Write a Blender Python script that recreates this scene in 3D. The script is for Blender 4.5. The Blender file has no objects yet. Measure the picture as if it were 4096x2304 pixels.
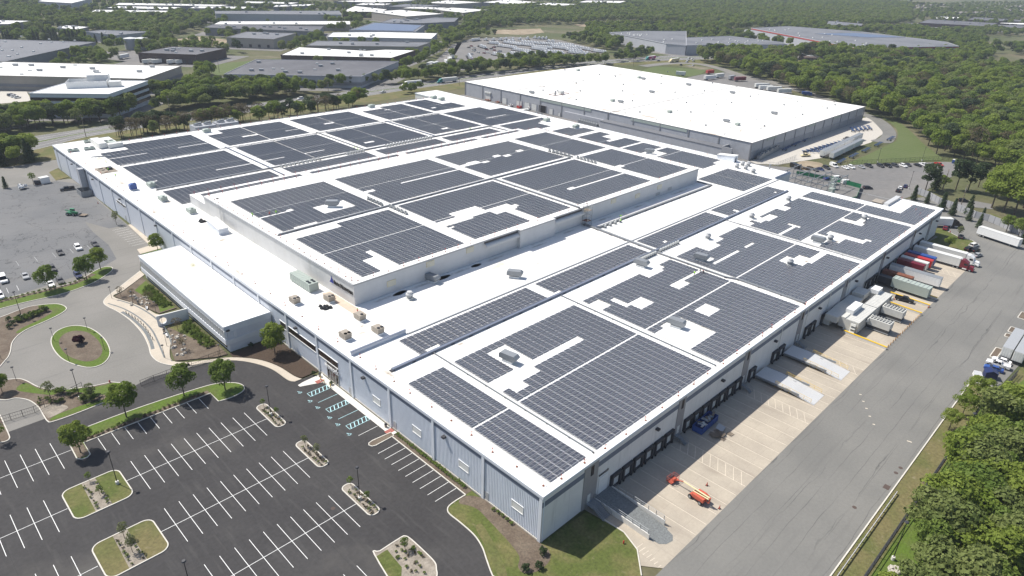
import bpy, math, random
import numpy as np
from mathutils import Vector, Matrix
R_ = math.radians
random.seed(7); np.random.seed(7)
SC = bpy.context.scene; COL = SC.collection
# ---------------- camera, world, sun, exposure ----------------
CAM = Vector((-71.895, -60.7315, 99.868)); FPX = 2708.13
YAW, PITCH, ROLL = 0.7752, -0.45703, 0.03226
_f = Vector((math.cos(PITCH)*math.cos(YAW), math.cos(PITCH)*math.sin(YAW), math.sin(PITCH)))
_r0 = Vector((math.sin(YAW), -math.cos(YAW), 0)); _u0 = _r0.cross(_f)
_r = _r0*math.cos(ROLL)+_u0*math.sin(ROLL); _u = _u0*math.cos(ROLL)-_r0*math.sin(ROLL)
cd = bpy.data.cameras.new('camera'); cam = bpy.data.objects.new('camera', cd); COL.objects.link(cam)
cam.matrix_world = Matrix(((_r.x,_u.x,-_f.x,CAM.x),(_r.y,_u.y,-_f.y,CAM.y),(_r.z,_u.z,-_f.z,CAM.z),(0,0,0,1)))
cd.sensor_width = 36; cd.lens = 36*FPX/4096; cd.clip_end = 20000; cd.clip_start = 0.5
SC.camera = cam
SUN_AZ, SUN_EL = R_(110.8), R_(54.85)
sd = Vector((math.cos(SUN_EL)*math.cos(SUN_AZ), math.cos(SUN_EL)*math.sin(SUN_AZ), math.sin(SUN_EL)))
w = bpy.data.worlds.new('World'); SC.world = w; w.use_nodes = True
nt = w.node_tree; bg = nt.nodes['Background']; sky = nt.nodes.new('ShaderNodeTexSky'); sky.sky_type = 'NISHITA'
sky.sun_disc = False; sky.sun_elevation = SUN_EL; sky.sun_rotation = math.atan2(sd.x, sd.y); sky.altitude = 100
sky.air_density = 1.0; sky.dust_density = 1.6
nt.links.new(sky.outputs[0], bg.inputs[0]); bg.inputs[1].default_value = 0.105
sl = bpy.data.lights.new('sun', 'SUN'); sl.energy = 4.8; sl.angle = R_(0.5); sl.color = (1, 0.955, 0.88)
so = bpy.data.objects.new('sun', sl); COL.objects.link(so); so.rotation_euler = sd.to_track_quat('Z', 'Y').to_euler()
vs = SC.view_settings; vs.view_transform = 'Standard'; vs.look = 'None'; vs.gamma = 1; vs.exposure = 0.32
SC.cycles.volume_bounces = 0; SC.cycles.max_bounces = 6; SC.cycles.diffuse_bounces = 3; SC.cycles.glossy_bounces = 3
SC.cycles.transparent_max_bounces = 4; SC.cycles.use_adaptive_sampling = True; SC.cycles.adaptive_threshold = 0.01
SC.cycles.use_denoising = True
# ---------------- picture point -> point on a plane of the place (survey of the photograph) ----------------
TL = {'a':(0,0,.53028),'b':(1366,0,.53028),'c':(2730,0,.53028),'d':(0,768,.53028),'e':(1366,768,.53028),'f':(2730,768,.53028),
'g':(0,1536,.53028),'h':(1366,1536,.53028),'i':(2730,1536,.53028),'V':(0,0,1.59006),'S1':(1560,1440,.34513),'S2':(1800,1160,.42785),
'S3':(2300,980,.36576),'S4':(2700,720,.42785),'S5':(860,640,.42785),'S6':(1700,480,.42785),'S7':(380,400,.42785),'S8':(1300,340,.42785),
'n1':(0,620,.68359),'n2':(0,1160,.6842),'n3':(1000,1280,.53743),'n4':(2380,1560,.61024),'n5':(3140,1080,.58615),'n6':(3500,700,.61066),
'n7':(3700,1180,.63462),'n8':(3040,560,.59066),'c5':(150,480,.2209),'c4':(2600,540,.3313),'c6':(760,700,.2209),'c3':(1300,1060,.2209),'c8':(1800,240,.3865)}
def Q(t, x, y, z=0.0):
    ox, oy, s = TL[t]; d = _r*(ox+x*s-2048)/FPX-_u*(oy+y*s-1152)/FPX+_f
    return CAM+d*((z-CAM.z)/d.z)
def toV(p):
    d = Vector(p)-CAM; k = d.dot(_f)
    if k < 1: return (-9e3, -9e3)
    return ((2048+FPX*d.dot(_r)/k)/1.59006, (1152-FPX*d.dot(_u)/k)/1.59006)
def PQ(t, pts, z=0.0): return [tuple(Q(t, a, b, z))[:2] for a, b in pts]
# ---------------- materials ----------------
MATS = {}
def nodes(m): m.use_nodes = True; return m.node_tree.nodes, m.node_tree.links, m.node_tree.nodes['Principled BSDF']
def mat(name, col, rough=.7, var=.12, scale=.6, metal=0, col2=None, fac=.5, spec=.3, scale2=None, bump=0, coord='pos'):
    """principled with two scales of noise varying the colour"""
    if name in MATS: return MATS[name]
    m = bpy.data.materials.new(name); N, L, b = nodes(m)
    b.inputs['Roughness'].default_value = rough; b.inputs['Metallic'].default_value = metal; b.inputs['Specular IOR Level'].default_value = spec
    if coord == 'pos': g = N.new('ShaderNodeNewGeometry'); out = g.outputs['Position']
    else: g = N.new('ShaderNodeTexCoord'); out = g.outputs['Object']
    n1 = N.new('ShaderNodeTexNoise'); n1.inputs['Scale'].default_value = scale; n1.inputs['Detail'].default_value = 6; n1.inputs['Roughness'].default_value = .65
    L.new(out, n1.inputs['Vector'])
    mp = N.new('ShaderNodeMapRange'); mp.inputs[1].default_value = .3; mp.inputs[2].default_value = .7; mp.inputs[3].default_value = 1-var; mp.inputs[4].default_value = 1+var
    L.new(n1.outputs[0], mp.inputs[0])
    src = N.new('ShaderNodeRGB'); src.outputs[0].default_value = (*col, 1); o = src.outputs[0]
    if col2:
        n2 = N.new('ShaderNodeTexNoise'); n2.inputs['Scale'].default_value = scale2 or scale*.2; n2.inputs['Detail'].default_value = 5
        L.new(out, n2.inputs['Vector'])
        r = N.new('ShaderNodeMapRange'); r.inputs[1].default_value = fac-.12; r.inputs[2].default_value = fac+.12; L.new(n2.outputs[0], r.inputs[0])
        mx = N.new('ShaderNodeMix'); mx.data_type = 'RGBA'; mx.inputs['B'].default_value = (*col2, 1)
        L.new(r.outputs[0], mx.inputs['Factor']); L.new(o, mx.inputs['A']); o = mx.outputs['Result']
    ml = N.new('ShaderNodeMix'); ml.data_type = 'RGBA'; ml.blend_type = 'MULTIPLY'; ml.inputs['Factor'].default_value = 1
    L.new(o, ml.inputs['A']); L.new(mp.outputs[0], ml.inputs['B']); L.new(ml.outputs['Result'], b.inputs['Base Color'])
    if bump:
        bp = N.new('ShaderNodeBump'); bp.inputs['Strength'].default_value = bump; bp.inputs['Distance'].default_value = .05
        L.new(n1.outputs[0], bp.inputs['Height']); L.new(bp.outputs[0], b.inputs['Normal'])
    MATS[name] = m; return m
def mul_layer(m, make):
    """multiply one more procedural value (0..1) into the base colour of material m"""
    N, L, b = m.node_tree.nodes, m.node_tree.links, m.node_tree.nodes['Principled BSDF']
    o = b.inputs['Base Color'].links[0].from_socket; v, colr = make(N, L)
    mx = N.new('ShaderNodeMix'); mx.data_type = 'RGBA'; mx.inputs['B'].default_value = (*colr, 1)
    L.new(v, mx.inputs['Factor']); L.new(o, mx.inputs['A']); L.new(mx.outputs['Result'], b.inputs['Base Color'])
def L_noise(scale, lo, hi, colr, amt=1, stretch=(1,1,1), detail=5):
    def f(N, L):
        g = N.new('ShaderNodeNewGeometry'); vm = N.new('ShaderNodeVectorMath'); vm.operation = 'MULTIPLY'; vm.inputs[1].default_value = stretch
        n = N.new('ShaderNodeTexNoise'); n.inputs['Scale'].default_value = scale; n.inputs['Detail'].default_value = detail
        L.new(g.outputs['Position'], vm.inputs[0]); L.new(vm.outputs[0], n.inputs['Vector'])
        r = N.new('ShaderNodeMapRange'); r.inputs[1].default_value = lo; r.inputs[2].default_value = hi; r.inputs[4].default_value = amt
        L.new(n.outputs[0], r.inputs[0]); return r.outputs[0], colr
    return f
def L_crack(scale, width, colr, amt, stretch=(1,1,1), warp=1.2):
    def f(N, L):
        g = N.new('ShaderNodeNewGeometry'); n = N.new('ShaderNodeTexNoise'); n.inputs['Scale'].default_value = scale*2.2; n.inputs['Detail'].default_value = 4
        vm = N.new('ShaderNodeVectorMath'); vm.operation = 'MULTIPLY'; vm.inputs[1].default_value = stretch; L.new(g.outputs['Position'], vm.inputs[0])
        L.new(vm.outputs[0], n.inputs['Vector']); ad = N.new('ShaderNodeVectorMath'); ad.operation = 'MULTIPLY_ADD'
        ad.inputs[1].default_value = (warp/scale,)*3; L.new(n.outputs['Color'], ad.inputs[0]); L.new(vm.outputs[0], ad.inputs[2])
        v = N.new('ShaderNodeTexVoronoi'); v.feature = 'DISTANCE_TO_EDGE'; v.inputs['Scale'].default_value = scale; L.new(ad.outputs[0], v.inputs['Vector'])
        r = N.new('ShaderNodeMapRange'); r.inputs[1].default_value = width; r.inputs[2].default_value = 0; r.inputs[4].default_value = amt
        L.new(v.outputs['Distance'], r.inputs[0]); return r.outputs[0], colr
    return f
def L_grid(axis, pitch, width, colr, amt):
    def f(N, L):
        g = N.new('ShaderNodeNewGeometry'); s = N.new('ShaderNodeSeparateXYZ'); L.new(g.outputs['Position'], s.inputs[0])
        a = N.new('ShaderNodeMath'); a.operation = 'PINGPONG'; a.inputs[1].default_value = pitch/2; L.new(s.outputs[axis], a.inputs[0])
        r = N.new('ShaderNodeMapRange'); r.inputs[1].default_value = width; r.inputs[2].default_value = width*.4; r.inputs[4].default_value = amt
        L.new(a.outputs[0], r.inputs[0]); return r.outputs[0], colr
    return f
def L_seam(pitch, width, colr, amt, wob=.5):
    def f(N, L):
        g = N.new('ShaderNodeNewGeometry'); s = N.new('ShaderNodeSeparateXYZ'); L.new(g.outputs['Position'], s.inputs[0])
        vm = N.new('ShaderNodeVectorMath'); vm.operation = 'MULTIPLY'; vm.inputs[1].default_value = (.06, .25, 1); L.new(g.outputs['Position'], vm.inputs[0])
        n = N.new('ShaderNodeTexNoise'); n.inputs['Scale'].default_value = 1; n.inputs['Detail'].default_value = 8; L.new(vm.outputs[0], n.inputs['Vector'])
        m = N.new('ShaderNodeMath'); m.operation = 'MULTIPLY_ADD'; m.inputs[1].default_value = wob*4; L.new(n.outputs[0], m.inputs[0]); L.new(s.outputs[1], m.inputs[2])
        a = N.new('ShaderNodeMath'); a.operation = 'PINGPONG'; a.inputs[1].default_value = pitch/2; L.new(m.outputs[0], a.inputs[0])
        r = N.new('ShaderNodeMapRange'); r.inputs[1].default_value = width; r.inputs[2].default_value = 0; r.inputs[4].default_value = amt; L.new(a.outputs[0], r.inputs[0])
        k = N.new('ShaderNodeMapRange'); k.inputs[1].default_value = .42; k.inputs[2].default_value = .6; L.new(n.outputs['Color'], k.inputs[0])
        q = N.new('ShaderNodeMath'); q.operation = 'MULTIPLY'; L.new(r.outputs[0], q.inputs[0]); L.new(k.outputs[0], q.inputs[1]); return q.outputs[0], colr
    return f
def stainmat(name, base, col):
    """dirt that fades out towards the rim of its own patch"""
    m = bpy.data.materials.new(name); N, L, b = nodes(m); b.inputs['Roughness'].default_value = .85; tc = N.new('ShaderNodeTexCoord'); ln_ = N.new('ShaderNodeVectorMath'); ln_.operation = 'LENGTH'; L.new(tc.outputs['Object'], ln_.inputs[0])
    g = N.new('ShaderNodeNewGeometry'); n = N.new('ShaderNodeTexNoise'); n.inputs['Scale'].default_value = .9; n.inputs['Detail'].default_value = 9; n.inputs['Roughness'].default_value = .7; L.new(g.outputs['Position'], n.inputs['Vector'])
    a = N.new('ShaderNodeMath'); a.operation = 'MULTIPLY_ADD'; a.inputs[1].default_value = 1.7; a.inputs[2].default_value = -.2; L.new(n.outputs[0], a.inputs[0]); s = N.new('ShaderNodeMath'); s.operation = 'SUBTRACT'; L.new(a.outputs[0], s.inputs[0]); L.new(ln_.outputs['Value'], s.inputs[1])
    r = N.new('ShaderNodeMapRange'); r.inputs[1].default_value = .0; r.inputs[2].default_value = .8; L.new(s.outputs[0], r.inputs[0]); mx = N.new('ShaderNodeMix'); mx.data_type = 'RGBA'; mx.inputs['A'].default_value = (*base, 1); mx.inputs['B'].default_value = (*col, 1); L.new(r.outputs[0], mx.inputs['Factor']); L.new(mx.outputs['Result'], b.inputs['Base Color']); MATS[name] = m; return m
def paint(name, col, rough=.4, var=.05): return mat(name, col, rough, var, 1.5, spec=.45, coord='obj')
def leafmat(name, c1, c2):
    m = bpy.data.materials.new(name); N, L, b = nodes(m); b.inputs['Roughness'].default_value = .65; b.inputs['Specular IOR Level'].default_value = .12
    oi = N.new('ShaderNodeObjectInfo'); tc = N.new('ShaderNodeTexCoord'); n = N.new('ShaderNodeTexNoise'); n.inputs['Scale'].default_value = .55; n.inputs['Detail'].default_value = 3
    L.new(tc.outputs['Object'], n.inputs['Vector'])
    ad = N.new('ShaderNodeMath'); ad.operation = 'MULTIPLY_ADD'; ad.inputs[1].default_value = .62; L.new(oi.outputs['Random'], ad.inputs[0]); 
    sb = N.new('ShaderNodeMath'); sb.operation = 'MULTIPLY_ADD'; sb.inputs[1].default_value = 1.5; sb.inputs[2].default_value = -.55; L.new(n.outputs[0], sb.inputs[0]); L.new(sb.outputs[0], ad.inputs[2])
    mx = N.new('ShaderNodeMix'); mx.data_type = 'RGBA'; mx.inputs['A'].default_value = (*c1, 1); mx.inputs['B'].default_value = (*c2, 1); mx.clamp_factor = True
    L.new(ad.outputs[0], mx.inputs['Factor']); L.new(mx.outputs['Result'], b.inputs['Base Color'])
    t = N.new('ShaderNodeBsdfTranslucent'); L.new(mx.outputs['Result'], t.inputs['Color']); s = N.new('ShaderNodeMixShader'); s.inputs[0].default_value = .45
    L.new(b.outputs[0], s.inputs[1]); L.new(t.outputs[0], s.inputs[2]); L.new(s.outputs[0], N['Material Output'].inputs['Surface']); MATS[name] = m; return m
def ribmat(name, col, axis, pitch, var=.05, rough=.5, depth=.5):
    """sheet metal with vertical ribs as a bump"""
    m = mat(name, col, rough, var, .35); N, L, b = m.node_tree.nodes, m.node_tree.links, m.node_tree.nodes['Principled BSDF']
    g = N.new('ShaderNodeNewGeometry'); s = N.new('ShaderNodeSeparateXYZ'); L.new(g.outputs['Position'], s.inputs[0])
    a = N.new('ShaderNodeMath'); a.operation = 'PINGPONG'; a.inputs[1].default_value = pitch/2; L.new(s.outputs[axis], a.inputs[0])
    bp = N.new('ShaderNodeBump'); bp.inputs['Strength'].default_value = depth; bp.inputs['Distance'].default_value = .12; L.new(a.outputs[0], bp.inputs['Height']); L.new(bp.outputs[0], b.inputs['Normal'])
    return m
M = dict(
 white=paint('white_paint', (.78,.78,.77)), offw=paint('off_white_paint', (.66,.66,.63)), grey=paint('grey_paint', (.35,.36,.37)), dark=paint('dark_paint', (.045,.045,.05), .5),
 black=paint('black_paint', (.015,.015,.017), .35), tan=paint('tan_paint', (.33,.29,.24), .6), galv=mat('galvanised_steel', (.27,.285,.30), .5, .1, 2, metal=.3, coord='obj'),
 silver=mat('aluminium', (.56,.56,.555), .45, .06, 2, metal=.1, coord='obj'), glass=paint('window_glass', (.012,.015,.02), .08, 0), tyre=paint('tyre_rubber', (.02,.02,.02), .85),
 red=paint('red_paint', (.45,.03,.025)), flagred=paint('flag_red', (.62,.06,.04), .6), orange=paint('orange_paint', (.48,.10,.06), .5), blue=paint('blue_paint', (.03,.08,.28)), green=paint('green_paint', (.02,.2,.09), .5),
 yellow=paint('yellow_paint', (.72,.46,.02), .5), maroon=paint('maroon_paint', (.16,.012,.025)), navy=paint('navy_paint', (.015,.025,.09)), hivis=paint('hi_vis_green', (.4,.85,.05), .7), skin=paint('skin', (.42,.24,.16), .6),
 denim=paint('denim', (.04,.06,.12), .9), cream=paint('cream_paint', (.7,.6,.36), .5), agreen=paint('grey_green_paint', (.36,.41,.37), .55), rust=mat('rusty_steel', (.2,.08,.05), .9, .3, 1.5, coord='obj'),
 wood=mat('weathered_wood', (.22,.18,.14), .9, .25, 3, coord='obj'), concw=mat('pale_concrete', (.48,.45,.40), .9, .1, .8), magenta=paint('magenta_paint', (.5,.02,.16), .5), teal=paint('teal_paint', (.03,.2,.2), .4),
 chassis=paint('chassis_blue', (.04,.09,.22), .5), purple=paint('sign_blue', (.02,.03,.25), .4))
M['roof'] = mat('white_roof_membrane', (.80,.79,.765), .75, .02, .3, col2=(.74,.72,.67), fac=.64, scale2=.06)
mul_layer(M['roof'], L_noise(.16, .60, .78, (.42,.37,.27), .75, detail=10)); mul_layer(M['roof'], L_grid(1, 15.85, .1, (.55,.54,.5), .5)); mul_layer(M['roof'], L_grid(0, 3.05, .035, (.62,.61,.58), .35))
M['roof2'] = mat('rear_roof_membrane', (.79,.775,.74), .75, .03, .3); mul_layer(M['roof2'], L_noise(.10, .60, .72, (.36,.27,.19), .8, (1,.35,1), 9)); mul_layer(M['roof2'], L_grid(1, 12.2, .07, (.55,.53,.5), .4))
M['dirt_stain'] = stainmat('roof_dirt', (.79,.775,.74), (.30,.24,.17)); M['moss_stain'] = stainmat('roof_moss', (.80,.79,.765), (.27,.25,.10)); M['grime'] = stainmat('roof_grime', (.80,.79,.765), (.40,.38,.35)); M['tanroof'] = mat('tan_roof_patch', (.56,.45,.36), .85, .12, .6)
M['groof'] = mat('grey_roof_membrane', (.17,.175,.19), .85, .1, .2, col2=(.13,.135,.15), fac=.55, scale2=.03)
M['droof'] = mat('dark_roof_membrane', (.105,.105,.115), .85, .12, .2, col2=(.14,.14,.15), fac=.55, scale2=.03)
M['broof'] = mat('white_far_roof', (.74,.735,.71), .8, .04, .1, col2=(.6,.57,.5), fac=.68, scale2=.02)
M['wallblue'] = mat('pale_blue_grey_wall', (.58,.61,.665), .6, .04, .5)
M['stripe'] = mat('slate_stripe', (.15,.175,.23), .6, .06, .5); M['fascia'] = mat('fascia_panel', (.64,.665,.70), .6, .04, .4)
M['dockwall'] = mat('precast_wall', (.70,.69,.68), .8, .05, .3); mul_layer(M['dockwall'], L_grid(0, 3.95, .03, (.3,.3,.31), .7)); mul_layer(M['dockwall'], L_noise(.5, .6, .8, (.42,.41,.4), .5, (1,1,.12)))
M['pilaster'] = mat('grey_pilaster', (.30,.29,.29), .8, .06, .4)
M['rib'] = mat('ribbed_siding', (.70,.735,.79), .5, .04, .4)
M['ribx'] = ribmat('ribbed_siding_along', (.56,.565,.575), 0, .46); M['riby'] = ribmat('ribbed_siding_across', (.56,.56,.555), 1, .46)
mul_layer(M['riby'], L_noise(.6, .55, .8, (.42,.40,.36), .4, (1,1,.1)))
M['wsid'] = ribmat('west_grey_siding', (.40,.41,.435), 1, .9, .08); M['wsidx'] = ribmat('south_grey_siding', (.40,.41,.435), 0, .9, .08); M['wconc'] = mat('grey_block_wall', (.33,.335,.35), .85, .08, .3)
M['asph'] = mat('new_asphalt', (.043,.041,.0415), .85, .16, 1.2, col2=(.055,.0525,.052), fac=.52, scale2=.07, spec=.25)
mul_layer(M['asph'], L_noise(.9, .55, .75, (.085,.082,.078), .45, (1,.12,1))); mul_layer(M['asph'], L_noise(.035, .58, .72, (.12,.112,.1), .6, detail=8)); mul_layer(M['asph'], L_grid(0, 7.2, .03, (.024,.024,.025), .5))
M['asph2'] = mat('worn_asphalt', (.185,.178,.162), .9, .08, 2.0, col2=(.215,.205,.188), fac=.5, scale2=.05)
mul_layer(M['asph2'], L_noise(.8, .58, .75, (.10,.098,.095), .35, (.08,1,1)))
M['asph3'] = mat('old_lot_asphalt', (.135,.138,.142), .9, .08, 2.0, col2=(.165,.165,.165), fac=.5, scale2=.04)
mul_layer(M['asph3'], L_crack(.085, .016, (.045,.045,.045), .9)); mul_layer(M['asph3'], L_crack(.19, .016, (.07,.07,.07), .45, (1,1.6,1)))
M['road'] = mat('service_road_asphalt', (.165,.162,.151), .9, .07, 1.6, col2=(.195,.19,.175), fac=.5, scale2=.05)
mul_layer(M['road'], L_noise(.45, .6, .8, (.115,.112,.107), .6, (.05,1,1))); mul_layer(M['road'], L_seam(3.3, .11, (.085,.083,.08), .8)); mul_layer(M['road'], L_seam(8.7, .16, (.07,.07,.068), .8, 1.1))
M['hwy'] = mat('highway_asphalt', (.17,.165,.16), .9, .08, 1, col2=(.2,.195,.19), fac=.5, scale2=.08)
M['apron'] = mat('dock_concrete', (.43,.378,.305), .9, .06, 1.5, col2=(.37,.325,.265), fac=.5, scale2=.12)
mul_layer(M['apron'], L_grid(0, 3.95, .03, (.27,.235,.2), .8)); mul_layer(M['apron'], L_grid(1, 5.5, .03, (.28,.245,.21), .7)); mul_layer(M['apron'], L_noise(.25, .56, .75, (.25,.21,.17), .6, (1,.3,1)))
M['conc'] = mat('walk_concrete', (.50,.44,.36), .9, .06, 1.5, col2=(.44,.39,.32), fac=.55, scale2=.2); mul_layer(M['conc'], L_grid(1, 1.5, .03, (.33,.29,.24), .6))
M['concnew'] = mat('new_concrete', (.62,.60,.56), .9, .05, 1.5); mul_layer(M['concnew'], L_grid(1, 1.8, .03, (.45,.43,.4), .6)); M['kerb'] = mat('kerb_concrete', (.58,.55,.49), .9, .1, 1.0)
M['line'] = mat('white_line_paint', (.74,.74,.72), .8, .12, 2); M['lineold'] = mat('worn_line_paint', (.60,.53,.43), .9, .15, 1.5); M['lineblue'] = mat('accessible_line_paint', (.42,.66,.70), .8, .1, 2)
M['grass'] = mat('lawn_grass', (.085,.105,.026), .95, .3, 1.6, col2=(.15,.135,.055), fac=.57, scale2=.16, bump=.4); mul_layer(M['grass'], L_noise(.7, .62, .75, (.25,.21,.13), .5, detail=7))
M['lush'] = mat('lush_grass', (.085,.135,.018), .95, .28, 2.2, col2=(.095,.12,.03), fac=.55, scale2=.3, bump=.4)
M['dry'] = mat('dry_verge_grass', (.15,.13,.058), .95, .28, 1.5, col2=(.10,.11,.035), fac=.52, scale2=.12, bump=.4)
mul_layer(M['dry'], L_noise(.5, .62, .78, (.30,.25,.17), .6, detail=8))
M['field'] = mat('mown_field_grass', (.085,.115,.035), .95, .15, .8, col2=(.10,.125,.045), fac=.5, scale2=.05); mul_layer(M['field'], L_grid(0, 5.0, 1.6, (.11,.135,.05), .5))
M['mulch'] = mat('brown_mulch', (.115,.088,.066), .95, .3, 2.5, col2=(.15,.12,.09), fac=.5, scale2=.3, bump=.4); M['mulchd'] = mat('dark_mulch', (.065,.045,.032), .95, .3, 2.5, bump=.4)
M['gravel'] = mat('gravel_bed', (.30,.265,.22), .95, .25, 3.0, col2=(.22,.19,.155), fac=.5, scale2=.5, bump=.4); M['ggravel'] = mat('grey_gravel', (.17,.18,.18), .95, .3, 3.0, bump=.4)
M['ground'] = mat('open_ground', (.075,.088,.032), .95, .25, .4, col2=(.135,.118,.07), fac=.56, scale2=.012); mul_layer(M['ground'], L_noise(.02, .62, .74, (.25,.21,.155), .7, detail=8))
M['yard'] = mat('truck_yard_ground', (.20,.19,.18), .95, .12, .4, col2=(.165,.16,.155), fac=.5, scale2=.03); M['dirt'] = mat('bare_dirt', (.33,.27,.19), .95, .2, .4, col2=(.24,.19,.13), fac=.5, scale2=.06)
M['pglass'] = mat('solar_glass', (.038,.0415,.056), .28, .16, .05, spec=.5, col2=(.048,.052,.067), scale2=.011); M['pframe'] = mat('panel_frame', (.62,.62,.64), .45, .05, 2); M['defl'] = mat('wind_deflector', (.30,.30,.31), .45, .06, 1)
M['bark'] = mat('bark', (.10,.078,.058), .95, .25, 3, coord='obj'); M['stone'] = mat('pale_boulder', (.42,.39,.34), .9, .2, 2, coord='obj')
M['brick'] = mat('brown_brick', (.095,.07,.06), .9, .12, .5); M['tanwall'] = mat('tan_wall', (.36,.33,.29), .85, .06, .3); M['lgwall'] = mat('light_grey_wall', (.40,.41,.44), .85, .06, .3); M['dgwall'] = mat('dark_grey_wall', (.22,.225,.24), .85, .08, .3)
M['plant'] = mat('plant_casing', (.56,.555,.52), .6, .08, .6)
M['redband'] = mat('red_band', (.40,.06,.055), .7, .06, .3); M['bglass'] = mat('bronze_glass', (.035,.025,.02), .15, .1, .5, spec=.5); M['shingle'] = mat('grey_shingles', (.17,.155,.145), .9, .15, .4)
G1 = leafmat('leaves_mid_green', (.115,.178,.036), (.215,.275,.064)); G2 = leafmat('leaves_bright_green', (.145,.21,.032), (.26,.315,.065)); G3 = leafmat('leaves_dark_conifer', (.05,.08,.036), (.095,.13,.055))
G4 = leafmat('leaves_olive', (.155,.20,.06), (.24,.275,.095)); G5 = leafmat('leaves_sparse_brown', (.115,.095,.055), (.17,.145,.085)); G6 = leafmat('leaves_purple', (.045,.012,.02), (.11,.03,.045)); G7 = leafmat('leaves_pale', (.15,.175,.07), (.21,.23,.11))
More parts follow.
